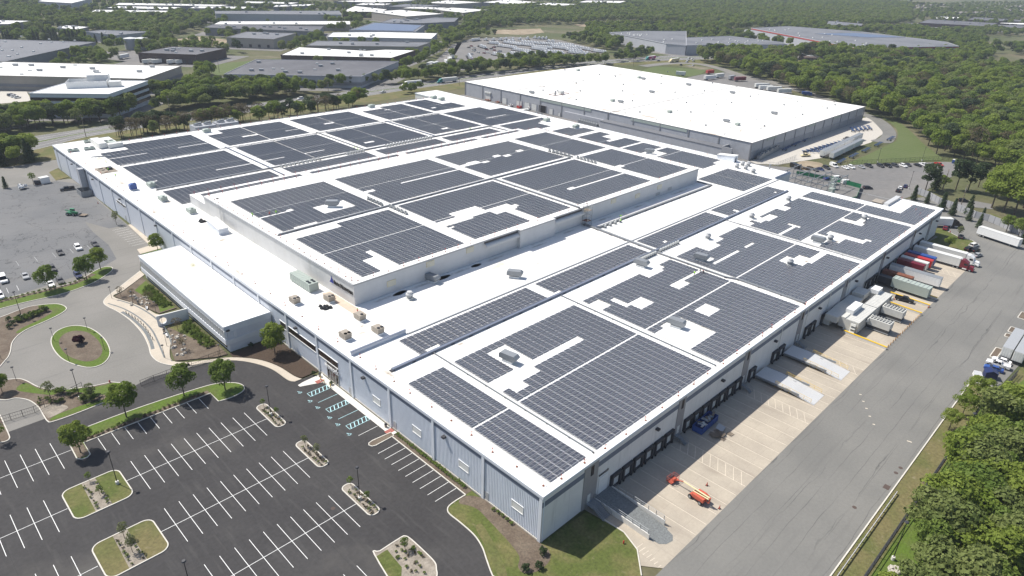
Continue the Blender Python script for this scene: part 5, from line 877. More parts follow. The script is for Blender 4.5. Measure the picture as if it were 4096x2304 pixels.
bldg('low_tan_warehouse','grey-roofed tan warehouse behind the white-roofed brick one','V',9,[(770,115),(1050,118),(1083,107),(797,103)],'tanwall','groof',6,14)
bldg('ridge_warehouse','pale blue-grey warehouse with split white roof','V',10,[(823,93),(945,95),(1085,98),(1100,84),(965,81),(838,82)],'lgwall','broof',4,14)
t_, P_ = bldg('solar_roof_warehouse','warehouse with bluish solar-covered roof in the distance','V',10,[(878,76),(1045,80),(1068,64),(940,57)],'lgwall','groof',0,14); MB().prism([tuple(Vector(p)*.9+(sum((Vector(k) for k in P_), Vector((0,0)))/len(P_))*.1) for p in P_], 10.02, 10.3).obj('solar_field', [mat('far_solar', (.10,.13,.22), .3, .1, .2)], t_)
bldg('grey_dock_warehouse','grey-tan warehouse with red containers at its docks','a',10,[(1705,283),(2060,297),(2232,252),(1860,240)],'tanwall','groof',5,20,(),'warehouse',5)
for i in range(5): q = Q('a', 1735+33*i, 340); o = MB().box(0,12,-1.25,1.25,1.1,4).box(.5,11.5,-.6,.6,.2,1.1,1).obj('red_container', ['maroon','dark'], None, label='dark red container backed up to the grey-tan warehouse docks', cat='container', group='red containers at far docks'); o.location = (q.x, q.y, 0); o.rotation_euler = (0, 0, R_(62))
bldg('low_dark_warehouse','low dark-roofed warehouse with lettered bays in the far middle','a',9,[(1540,208),(2400,240),(2440,198),(1600,185)],'dgwall','droof',12,14,(),'warehouse',4)
bldg('long_pale_warehouse','long pale warehouse with ridge roof in the distance','a',12,[(1625,104),(2576,112),(2560,82),(1620,84)],'lgwall','groof',5,14)
bldg('white_strip_warehouse','thin white-roofed building behind trees in the far middle','a',8,[(1610,185),(2640,185),(2640,160),(1660,162)],'tanwall','broof',5,10)
bldg('small_grey_warehouse','small grey-roofed building among trees at the left','a',9,[(648,240),(880,268),(1142,240),(760,228)],'lgwall','groof',3,8)
bldg('top_left_warehouse','white-roofed pale warehouse near the top left','a',13,[(285,10),(540,25),(690,-10),(400,-20)],'lgwall','broof',3,14)
bldg('left_edge_warehouse','grey-roofed warehouse at the far left edge with white fringe','a',9,[(-260,185),(60,183),(232,158),(-200,150)],'dgwall','broof',8,12)
for i, pts in enumerate(([(670,98),(1240,97),(1290,82),(720,74)],[(800,60),(1290,70),(1370,55),(870,46)],[(865,38),(1660,46),(1740,38),(900,22)],[(1430,62),(1880,66),(1915,52),(1470,48)],[(1808,22),(2200,30),(2260,20),(1830,10)],[(2060,52),(2330,44),(2380,30),(2080,40)])): bldg('strip_warehouse', ['lowest','second lowest','topmost long','middle right','upper right','small rightmost'][i]+' white-roofed strip warehouse in the far left group','a',8,pts,'dgwall','broof',10,9)
bldg('low_white_building','small white flat building group among trees at the left','a',6,[(430,212),(590,222),(668,205),(500,192)],'lgwall','broof',6,8)
bldg('tan_wall_warehouse','white-roofed warehouse with tan walls in the upper middle','b',12,[(225,90),(490,125),(770,105),(440,75)],'tanwall','broof',4,10)
bldg('grey_wing_warehouse','sprawling grey-roofed building beyond the solar-roofed one','b',9,[(290,172),(620,176),(850,165),(882,135),(700,132),(560,150),(390,140)],'dgwall','groof',12,8)
bldg('upper_white_warehouse','white-roofed grey warehouse right of the tan-walled one','b',11,[(720,75),(920,97),(1105,75),(830,58)],'tanwall','broof',3,8)
bldg('upper_left_white_building','white-roofed building left of the tan-walled warehouse','b',9,[(5,88),(300,90),(345,72),(100,46)],'brick','broof',9,8)
for i, pts in enumerate(([(-60,10),(260,20),(570,5),(300,-6)],[(640,22),(850,30),(1060,18),(800,2)],[(340,50),(600,54),(760,42),(480,30)],[(450,62),(740,72),(800,60),(560,50)],[(1060,18),(1300,30),(1480,18),(1250,-4)],[(1440,36),(1680,42),(1780,32),(1560,22)],[(1780,18),(2100,22),(2150,8),(1850,4)],[(100,36),(320,40),(380,28),(160,24)])): bldg('distant_warehouse', ['leftmost','second','low grey','flat white','fourth','near-wood','rightmost','small left'][i]+' distant warehouse along the top edge of the picture','b',10,pts,'tanwall' if i % 2 else 'dgwall','broof' if i not in (2,) else 'groof',6,8)
t_, P_ = bldg('red_band_warehouse','huge dark-roofed white warehouse with a red band below its roof','c',12,[(520,212),(1312,362),(2085,350),(1995,318),(1350,240),(790,198)],'lgwall','groof',16,18,((10.3,11.6,'redband'),),'warehouse',14,True)
MB().prism(PQ('c', [(1000,255),(1300,250),(1680,282),(1400,283)], 12), 12.02, 12.3).obj('solar_field', [MATS['far_solar']], t_)
bldg('blue_grey_warehouse','wide grey-roofed pale blue warehouse with car park, behind the highway','b',11,[(2022,244),(2450,330),(2600,345),(2600,235),(2200,235)],'lgwall','groof',14,10,(),'warehouse',0,True)
bldg('blue_grey_extension','right wing of the pale blue warehouse','c',11,[(30,343),(790,335),(770,322),(350,272),(30,285)],'lgwall','groof',14,14,(),'warehouse',0,True)
bldg('dark_brick_building','dark brick two-level building beyond the red-banded warehouse','c',9,[(1085,190),(1350,195),(1362,180),(1100,158)],'brick','groof',4,8)
bldg('school_building','long low dark-roofed building at the far right','c',6,[(1780,172),(2640,218),(2640,190),(1860,146)],'brick','droof',8,10)
for i, pts in enumerate(([(1900,140),(2080,142),(2100,130),(1930,126)],[(2150,150),(2576,165),(2576,150),(2200,130)],[(2350,185),(2640,195),(2640,175),(2400,172)])): bldg('school_wing', ['white-roofed left','dark-roofed middle','white-roofed right'][i]+' wing of the far right low complex','c',6,pts,'brick',['broof','droof','broof'][i],5,6)
for i, (x0, y0, x1) in enumerate(((1730,60,2010),(2010,85,2420),(2200,105,2576),(2350,70,2590),(2450,95,2620),(1790,78,1990),(2100,118,2330))):
    for k in range(7):
        q = Q('c', x0+(x1-x0)*k/6, y0+3*math.sin(k)); t = thing('row_house', 'grey-shingled row house in the far right housing estate', 'house', (q.x, q.y, 0), R_(35+9*(i % 3)), 'far row houses'); MB().box(-9,9,-6,6,0,5.5).obj('wall', ['tanwall'], t); MB().add([(-9.6,-6.6,5.5),(9.6,-6.6,5.5),(9.6,6.6,5.5),(-9.6,6.6,5.5),(-9.6,0,9.2),(9.6,0,9.2)], [(0,1,5,4),(2,3,4,5),(1,2,5),(3,0,4)]).obj('roof', ['shingle'], t)
for px, py, w_, c, lab in ((940,450,26,'broof','brown-edged house with a white roof centre among trees'),(1040,530,20,'shingle','grey-roofed bungalow among trees behind the road'),(1920,440,16,'tanwall','tan house among trees at the right')):
    q = Q('c', px, py); t = thing('house', lab, 'house', (q.x, q.y, 0), R_(40)); MB().box(-w_/2,w_/2,-6,6,0,3.6).obj('wall', ['brick'], t); MB().tap(-w_/2-1,w_/2+1,-7,7,3.6,5.4,3,3,0,1).obj('roof', ['brick' if c == 'broof' else c, c], t)
for i, (px, py) in enumerate(((1000,372),(1078,372))): q = Q('a', px, py); t = thing('storage_tank', 'big grey storage tank, %s of the pair beside the brick warehouse' % ['left','right'][i], 'tank', (q.x, q.y, 0)); MB().cyl(0,0,0,11,6.5,n=24).obj('shell', ['lgwall'], t); MB().cyl(0,0,11,12,6.6,1,n=24).obj('roof', ['offw'], t)
for px, py, dg, c, lab in ((900,450,35,'white','white truck trailer parked alone beside the brick warehouse'),(1080,485,12,'offw','white trailer first at the brick warehouse docks'),(1150,485,12,'offw','white trailer second at the brick warehouse docks'),(1265,487,12,'white','white trailer third at the brick warehouse docks'),(1330,487,12,'offw','white trailer last at the brick warehouse docks'),(1850,348,50,'white','white trailer beside the red containers at the far docks')): q = Q('a', px, py); trailer(q.x, q.y, dg, c, lab, 13)
for i in range(9): q = Q('c', 470+20*i, 245+4*i); trailer(q.x, q.y, -15, 'white', 'white trailer in the row at the left end of the red-banded warehouse', 9, group='trailers at the red-banded warehouse')
for px, py, c in ((730,300,'offw'),(880,318,'rust'),(905,325,'blue'),(960,335,'white'),(1000,345,'white')): q = Q('c', px, py); trailer(q.x, q.y, 100, c, {'rust':'rusty','blue':'blue','offw':'cream','white':'white'}[c]+(' trailer at the right docks of the red-banded warehouse' if px != 1000 else ' last trailer at the right docks of the red-banded warehouse'), 10)
g = random.Random(3)
def lotcars(n, tl, box, deg, lab, grp):
    for i in range(n):
        q = Q(tl, g.uniform(box[0], box[2]), g.uniform(box[1], box[3])); far_car(g.choice(['sedan','suv']), g.choice(['white','dark','grey','black','offw','maroon','navy','white']), q.x, q.y, deg+g.uniform(-5, 5), lab, grp)
lotcars(44, 'c', (20,382,520,404), 60, 'small parked car in front of the pale blue warehouse', 'cars at the pale blue warehouse'); lotcars(16, 'c', (870,365,990,385), 60, 'small parked car by the red-banded warehouse docks', 'cars by the red-banded docks'); lotcars(14, 'a', (1860,655,2180,690), 60, 'small parked car in front of the long dark roof', 'cars before the dark-roofed warehouse'); lotcars(6, 'a', (60,715,160,745), 20, 'small parked car left of the office block', 'cars by the office block'); lotcars(22, 'c', (1800,185,2576,215), 40, 'small parked car at the far right complex', 'cars at the far right complex'); lotcars(8, 'c', (-60,440,90,500), 10, 'small car at the highway junction', 'cars at the junction')
lotcars(20, 'b', (640,205,860,230), 60, 'small vehicle in the lot by the solar-roofed warehouse', 'vehicles by the solar-roofed warehouse')
for nm, tl, pts, m in (('yard_pavement','b',[(870,330),(960,295),(1280,275),(1640,300),(1990,380),(1990,400),(1640,450),(1250,470),(1180,500),(1000,500),(930,530),(820,525),(880,420),(830,410)],'yard'),('yard_pavement','b',[(640,520),(720,450),(835,335),(900,318),(905,330),(860,405),(800,470),(740,530)],'yard'),('yard_pavement','c',[(-320,385),(520,382),(790,360),(1000,385),(860,410),(520,412),(-60,420)],'yard'),('bare_soil','b',[(1160,225),(1500,215),(1530,245),(1380,262),(1150,255)],'dirt'),('bare_soil','b',[(1750,185),(2000,172),(2570,185),(2570,215),(2000,205),(1800,200)],'dirt'),('yard_pavement','c',[(430,235),(780,330),(1180,370),(1050,375),(700,320),(420,262)],'yard'),('yard_pavement','c',[(1150,505),(1380,548),(1370,575),(1270,582),(1130,530)],'hwy'),('street','c',[(1500,215),(1700,170),(2300,215),(2576,235),(2576,250),(2200,235),(1650,200),(1500,232)],'hwy'),('street','c',[(2080,375),(2230,400),(2200,470),(2140,440)],'hwy'),('bare_soil','a',[(1180,310),(1500,275),(1720,300),(1690,350),(1400,345)],'dirt'),('field','a',[(2140,360),(2330,290),(2420,295),(2230,360)],'field'),('field','a',[(1500,490),(2100,440),(1780,540),(1640,570)],'field'),('yard_pavement','a',[(640,390),(1040,380),(1060,480),(700,430)],'yard'),('yard_pavement','a',[(-100,690),(200,690),(240,760),(-100,790)],'concw'),('highway','c',[(-330,440),(100,420),(480,425),(480,440),(100,450),(60,500),(-60,480),(-330,470)],'hwy'),('street','f',[(1980,90),(2160,60),(2330,90),(2340,130),(2150,110),(2020,130)],'hwy'),('lawn','f',[(2150,180),(2330,160),(2576,260),(2576,300),(2400,240),(2250,200)],'dry')): sheet(nm, PQ(tl, pts), -.05 if tl != 'f' else .01, m)
bd = MB()
for i in range(26): x0 = -400+i*90
# ======================= trees and planting =======================
LEAF = {}
def crown_mesh(name, seed, R, z0, z1, n, leaf, nl, m, kind='round', flat=.55):
    g = np.random.default_rng(seed); zc, hz = (z0+z1)/2, (z1-z0)/2
    if kind == 'cone':
        t = g.random(n)**.75; z = z1-t*(z1-z0); lev = np.floor(t*11)/11; rr = R*(.08+.92*(t*.75+.25*((t*11) % 1)))*np.sqrt(g.random(n)*.75+.25); a = g.random(n)*6.2832+.3*np.sin(lev*40)
        rr *= (.8+.35*np.sin(a*5+lev*23)); P = np.stack([rr*np.cos(a), rr*np.sin(a), z-.12*rr], 1); N_ = np.stack([np.cos(a)*.6, np.sin(a)*.6, np.full(n, .8)], 1)
    else:
        u = g.normal(size=(nl, 3)); u /= np.linalg.norm(u, axis=1)[:, None]; s = g.random(nl)**.4
        c = np.stack([u[:, 0]*R*.66*s, u[:, 1]*R*.66*s, zc+u[:, 2]*hz*.66*s], 1); lr = (.26+.24*g.random(nl))*R
        k = g.integers(0, nl, n*3); d = g.normal(size=(n*3, 3)); d /= np.linalg.norm(d, axis=1)[:, None]; d[:, 2] = np.where(d[:, 2] < -.35, -d[:, 2], d[:, 2])
        rad = (.55+.5*g.random(n*3)**.6); P = c[k]+d*(lr[k]*rad)[:, None]*np.array([1, 1, .82])
        keep = np.ones(n*3, bool)
        for j in range(nl):
            q = np.linalg.norm(P-c[j], axis=1) < lr[j]*.62; keep &= ~(q & (k != j))
        P = P[keep][:n]; N_ = d[keep][:n]; n = len(P)
    N_ = N_+g.normal(size=(n, 3))*flat; N_ /= np.linalg.norm(N_, axis=1)[:, None]
    T = np.cross(N_, g.normal(size=(n, 3))); T /= np.linalg.norm(T, axis=1)[:, None]; B = np.cross(N_, T); s = leaf*(.6+.8*g.random(n))[:, None]
    V = np.stack([P-T*s*.5, P+B*s*.36+N_*s*.1, P+T*s*.6, P-B*s*.36+N_*s*.06], 1).reshape(-1, 3)
    me = bpy.data.meshes.new(name); me.vertices.add(len(V)); me.vertices.foreach_set('co', V.ravel()); me.loops.add(4*n); me.loops.foreach_set('vertex_index', np.arange(4*n)); me.polygons.add(n); me.polygons.foreach_set('loop_start', np.arange(n)*4)
    me.materials.append(m); me.update(calc_edges=True); me.validate(); return me
def trunk_mesh(seed, h, r, spread, nb=5):
    g = random.Random(seed); b = MB(); top = Vector((g.uniform(-.2,.2), g.uniform(-.2,.2), h)); b.tube((0,0,-.2), top*.5, r, r*.75, 7); b.tube(top*.5, top, r*.75, r*.4, 7)
    for i in range(nb):
        a = 6.283*i/nb+g.uniform(-.4,.4); p = top*(.55+.45*i/nb); q = p+Vector((math.cos(a)*spread, math.sin(a)*spread, spread*g.uniform(.7,1.2))); b.tube(p, q, r*.38, r*.12, 5)
    return b.mesh('trunk', ['bark'])
# kinds: built about 12 m tall
KIND = {}
def addkind(k, *var): KIND[k] = list(var)
T_ = lambda s: trunk_mesh(s, 6, .24, 2.6)
addkind('broad', *[(crown_mesh('crown', 10+i, 4.6, 2.0, 12, 2300, .62, 22+4*i, [G1, G1, G2, G1, G4][i]), T_(i)) for i in range(5)])
addkind('bright', *[(crown_mesh('crown', 30+i, 4.7, 1.8, 12, 2500, .6, 24+5*i, G2), T_(10+i)) for i in range(3)])
addkind('conifer', *[(crown_mesh('crown', 50+i, 3.1, .8, 12, 2000, .62, 1, G3, 'cone', .45), trunk_mesh(50+i, 10, .2, .4, 3)) for i in range(2)])
addkind('pine', *[(crown_mesh('crown', 60+i, 3.9, 2.4, 12, 1500, .66, 16, G3), trunk_mesh(60+i, 9, .22, 2.0, 6)) for i in range(2)])
addkind('bare', *[(crown_mesh('crown', 70+i, 4.2, 3.0, 11.5, 700, .42, 26, G5), trunk_mesh(70+i, 8, .18, 2.4, 9)) for i in range(2)])
addkind('street', *[(crown_mesh('crown', 80+i, 4.5, 2.2, 12, 4200, .5, 34, G2 if i else G1), trunk_mesh(80+i, 6, .2, 2.2)) for i in range(2)])
addkind('young', *[(crown_mesh('crown', 90+i, 3.3, 2.6, 11.5, 520, .55, 18, [G1, G7][i]), trunk_mesh(90+i, 7.5, .17, 1.9, 7)) for i in range(2)])
addkind('olive', *[(crown_mesh('crown', 110+i, 4.6, 1.8, 12, 2000, .6, 22, G4), T_(20+i)) for i in range(2)])
addkind('bush', *[(crown_mesh('crown', 120+i, 7, -1.5, 12, 1500, 1.0, 20, [G2, G1][i]), trunk_mesh(120+i, 6, .25, 3)) for i in range(2)])
addkind('pear', (crown_mesh('crown', 95, 4.4, .9, 12, 4200, .5, 34, G2), trunk_mesh(95, 7, .2, 1.9)))
addkind('honey', (crown_mesh('crown', 97, 5.0, 3.0, 12, 2600, .5, 24, G2, flat=.3), trunk_mesh(97, 6, .2, 3.0)))
addkind('maple', (crown_mesh('crown', 99, 6.6, .3, 12, 2200, 1.5, 16, G6), trunk_mesh(99, 4, .5, 3.5)))
def tree(kind, x, y, h, label, group=None, v=None, name='tree', wide=1.0):
    vs = KIND[kind]; cm, tm = vs[(v if v is not None else random.randrange(len(vs))) % len(vs)]; s = h/12
    t = thing(name, label, 'tree', (x, y, 0), random.uniform(0, 6.28), group); t.scale = (s*wide, s*wide, s); mobj('trunk', tm, t); mobj('crown', cm, t); return t
for tl, px, py, h, k, lab in (('g',610,520,8.6,'street','round green tree in the end bed left of the dark new parking rows'),('g',955,252,10.2,'street','large green tree in the grass strip, third from the right'),('g',1390,90,9.6,'street','green tree in the grass strip, second from the right'),('g',1700,48,9.4,'street','green tree at the rounded right end of the grass strip'),
 ('d',375,742,9.3,'street','kerb tree in front of the old lot, leftmost of three'),('d',657,665,9.2,'street','kerb tree in front of the old lot, middle of three'),('d',762,590,8.6,'street','kerb tree in front of the old lot, rightmost of three'),('d',2075,1222,10.2,'pear','bushy pyramid tree between the office wing and the ribbed wall'),('d',1195,452,7.8,'pear','round tree at the rear end of the office wing'),('d',880,248,6.4,'young','thin tree in a small bed by the long wall'),
 ('i',2108,242,8.0,'honey','lacy green tree by the service road kerb, middle of three'),('i',2200,140,8.6,'honey','lacy green tree by the service road kerb, farthest of three'),('i',2006,345,6.4,'honey','lacy green tree by the service road kerb, nearest of three'),('g',5,440,6.2,'young','small tree in the island cut by the left edge'),
 ('a',255,1395,7,'young','small pale tree beside the white shed at upper left'),('a',45,1420,5.5,'conifer','small conifer left of the tarped machine'),('f',2075,345,6.0,'young','small pale tree behind the dark saloon'),('f',2000,425,5.5,'honey','low yellow-green tree on the shaded grass at the far dock corner')):
    q = Q(tl, px, py); tree(k, q.x, q.y, h, lab)
q = Q('d', 600, 1150); tree('maple', q.x, q.y, 2.9, 'low purple maple in the middle of the oval island', name='purple_maple')
for tl, px, py, h, v, lab in (('g',675,735,3.0,0,'dark sapling at the top end of the gravel strip'),('g',757,842,3.2,0,'dark leaning sapling in the middle of the gravel strip'),('g',942,1168,4.4,1,'pale wispy sapling at the top of the nearer gravel strip'),('g',1002,1272,4.4,1,'pale wispy sapling in the middle of the nearer gravel strip'),('g',1990,172,2.9,0,'sapling at the far end of the capsule island with the lamp'),('g',2085,238,2.9,0,'sapling right of the lamp in the far capsule island'),('g',2305,472,3.6,1,'pale sapling at the far end of the middle capsule island'),('g',2397,542,3.6,1,'pale sapling in the centre of the middle capsule island'),('h',72,772,3.2,0,'sapling at the far end of the nearest capsule island'),('h',196,882,3.2,0,'sapling near the lamp in the nearest capsule island'),('h',480,1250,3.9,0,'sapling in the big mulch island at bottom centre')):
    q = Q(tl, px, py); tree('young', q.x, q.y, h, lab, v=v, name='sapling')
for px, py, k, h in ((-10,905,'bare',6.5),(380,70,'young',5.5),(715,60,'bare',6),(985,980,'bare',4.5)): pass
for tl, px, py, k, h, lab in (('n2',300,640,'young',6,'bare spreading tree in the planted corner left of the lamp'),('n2',545,640,'young',5.5,'pale tree in the planted corner right of the lamp'),('n2',15,600,'street',5.5,'dark tree at the left edge by the fence'),('d',1130,850,'bare',5.2,'rusty young tree in the upper bed by the walk'),('d',915,790,'bare',4.0,'rusty small tree at the point of the upper bed'),('d',1345,1050,'bare',4.8,'rusty tree in the lower bed beside the circle wall'),('d',1385,1195,'bare',4.6,'rusty tree in the lower bed by the boulders'),('d',1000,800,'bare',3.6,'rusty small tree among the boulders of the upper bed')): q = Q(tl, px, py); tree(k, q.x, q.y, h, lab, v=1 if k == 'young' else None)
# shrubs
SHR = [crown_mesh('shrub', 200+i, .85, 0, 1.35, 420, .2, 9, [G1, G3, G4][i]) for i in range(3)]
SH1 = crown_mesh('shrub', 210, .5, 0, .7, 110, .2, 6, G1); SH2 = crown_mesh('shrub', 211, .5, 0, .6, 60, .22, 5, G5); SH3 = crown_mesh('shrub', 212, .5, 0, .8, 70, .22, 5, G4)
def shrub(me, x, y, s, label, group=None, z=.1):
    o = mobj('shrub', me, None, False, None, label, 'shrub', group); o.location = (x, y, z); o.scale = (s,)*3; o.rotation_euler = (0, 0, random.uniform(0, 6.28)); return o
for px, py, lab in ((1520,1285,'round shrub nearest the building corner on the mulch'),(1490,1392,'round shrub in the middle of the three on the corner mulch'),(1388,1412,'round shrub leftmost of the three on the corner mulch')): q = Q('h', px, py); shrub(SHR[1], q.x, q.y, 1.25, lab)
for px, py in ((1145,955),(1180,975),(1212,1000),(1248,1030),(1280,1060)): q = Q('h', px, py); shrub(SH1, q.x, q.y, 1.0, 'small shrub in the row along the ribbed wall by the corner', 'corner wall shrubs')
for i in range(26): shrub(SH1, -.75+random.uniform(-.1,.1), 44.2-.92*i, random.uniform(.75,1.25), 'small shrub in the row between the front stalls and the ribbed wall', 'front wall shrubs')
for yc, col in ((70.05, SH3), (51.1, SH2)):
    for i in range(7):
        for x in (-57, -55): shrub(random.choice([SH1, SH3, SH2]), x+random.uniform(-.15,.15), yc-4.3+1.25*i, random.uniform(.6,.95), 'small tuft in the gravel strip of the %s square island' % ('farther' if yc > 60 else 'nearer'), 'gravel strip tufts', .12)
for y0, nm in ((65.8,'farthest'),(47,'middle'),(28,'nearest')):
    for i in range(8):
        for x in (-18.8, -17.7): shrub(random.choice([SH2, SH3, SH2]), x+random.uniform(-.1,.1), y0+1.1*i+random.uniform(-.2,.2), random.uniform(.7,1.1), 'dry tuft in the %s capsule island' % nm, 'capsule island tufts', .12)
for i in range(26): q = Q('h', 420+random.uniform(-20,260), 1200+random.uniform(0,240)); inside = q.x > -23.5 and q.x < -17.9; shrub(random.choice([SH1, SH2, SH3]), min(max(q.x,-21.8),-18.2), q.y, random.uniform(.6,.9), 'small tuft in the mulch of the big bottom island', 'big island tufts', .12)
for i in range(24): shrub(random.choice([SH1, SH2]), -52.4+1.13*i, 89.9+random.uniform(-.25,.25), random.uniform(.9,1.4), 'low hedge shrub along the grass strip beside the single stalls', 'strip hedge')
for i in range(24): shrub(random.choice([SH1, SH3]), -60+1.45*i, 178.3+random.uniform(-.3,.3)+(i-20)*.25*(i > 20), random.uniform(.9,1.5), 'low hedge shrub in front of the old parking lot', 'old lot hedge')
for i in range(44):
    r_, c_ = divmod(i, 3); shrub(SHR[0], -14.6-1.1*c_+random.uniform(-.35,.35), 142.5+1.15*r_+random.uniform(-.6,.6), random.uniform(.7,.95), 'clipped round shrub in the upper office bed', 'upper bed clipped shrubs')
    shrub(SHR[0], -14.7-1.1*c_+random.uniform(-.35,.35), 110.8+1.15*r_+random.uniform(-.6,.6), random.uniform(.7,.95), 'clipped round shrub in the lower office bed', 'lower bed clipped shrubs')
for i in range(0): x = random.uniform(-9.5,-1.2); y = random.uniform(81,101.5); (shrub(SH2, x, y, .42, 'tiny seedling in the dark mulch by the entrance', 'dark bed seedlings', .15) if x+9.5 > (y-81)*.42-1.2 or y < 93 and x > -5 else None)
q = Q('d', 2365,1380); shrub(SHR[1], q.x, q.y, .9, 'small dark evergreen beside the entrance bin'); q = Q('d', 1895,1170); shrub(SHR[1], q.x, q.y, 1.1, 'dark shrub against the office side wall')
for i in range(18): q = Q('d', 130+13*i+random.uniform(-10,10), 985-5.2*i+random.uniform(-12,12)); shrub(SHR[i % 2], q.x, q.y, random.uniform(.9,1.3), 'dense shrub in the long bed left of the oval island', 'long bed shrubs')
for px, py in ((70,975),(105,1005),(75,1030),(150,960)): q = Q('d', px, py); shrub(SHR[1], q.x, q.y, 1.2, 'dark shrub at the lower end of the long left bed', 'left bed dark shrubs')
for i in range(16): q = Q('n2', 330+random.uniform(0,270), 605+random.uniform(0,50)); shrub(SHR[i % 3], q.x, q.y, random.uniform(.9,1.5), 'bushy shrub in the planted corner below the oval island', 'planted corner shrubs')
for i in range(10): q = Q('n2', 240+random.uniform(-15,15)+i*12, 640+random.uniform(0,30)); shrub(SH3, q.x, q.y, 1.2, 'loose shrub along the black fence', 'fence shrubs')
RK = []
for i in range(3):
    b = MB(); g = random.Random(i); n = 7; V = [(math.cos(6.283*k/n)*g.uniform(.35,.55), math.sin(6.283*k/n)*g.uniform(.3,.5), 0) for k in range(n)]+[(math.cos(6.283*k/n)*g.uniform(.2,.35), math.sin(6.283*k/n)*g.uniform(.2,.32), g.uniform(.25,.4)) for k in range(n)]
    b.add(V, [(k, (k+1) % n, n+(k+1) % n, n+k) for k in range(n)]+[tuple(range(n, 2*n))]); RK.append(b.mesh('boulder', ['stone']))
for i in range(46):
    q = Q('d', random.uniform(985,1130), random.uniform(765,860)) if i < 24 else Q('d', random.uniform(1290,1400), random.uniform(1080,1240)); o = mobj('boulder', RK[i % 3], None, False, None, 'pale boulder in the %s office bed' % ('upper' if i < 24 else 'lower'), 'boulder', 'boulders in the %s bed' % ('upper' if i < 24 else 'lower')); o.location = (q.x, q.y, .1); o.rotation_euler = (0, 0, i); o.scale = (random.uniform(.8,1.5),)*3
# ---- conifers and big trees around the concrete wall ----
for i, (px, py, k, h) in enumerate(((1740,60,'conifer',7.5),(1840,85,'conifer',6),(1950,140,'conifer',9),(2030,175,'conifer',8),(2150,165,'conifer',9),(2155,215,'conifer',7),(2230,270,'conifer',6.5),(2440,300,'broad',8),(2530,340,'broad',9),(2560,390,'conifer',6),(2260,195,'conifer',5))): q = Q('f', px, py); tree(k, q.x, q.y, h, 'dark evergreen planted along the grey concrete wall' if k == 'conifer' else 'bushy tree at the end of the grey concrete wall', 'trees by the concrete wall')
for i, (px, py, k, h) in enumerate(((1830,1440,'pine',15),(1900,1430,'conifer',12),(2060,1430,'pine',17),(2150,1445,'pine',16),(2230,1410,'pine',14),(1960,1425,'broad',8))): q = Q('c', px, py); tree(k, q.x, q.y, h, 'tall dark pine at the end of the rear car park', 'rear lot pines')
for i, (px, py, h) in enumerate(((2330,120,19),(2420,150,21),(2500,170,22),(2570,120,22),(2450,60,20),(2550,20,21),(2360,40,18))): q = Q('f', px, py); tree('bright', q.x, q.y, h, 'large bright green tree beside the side street', 'side street trees')
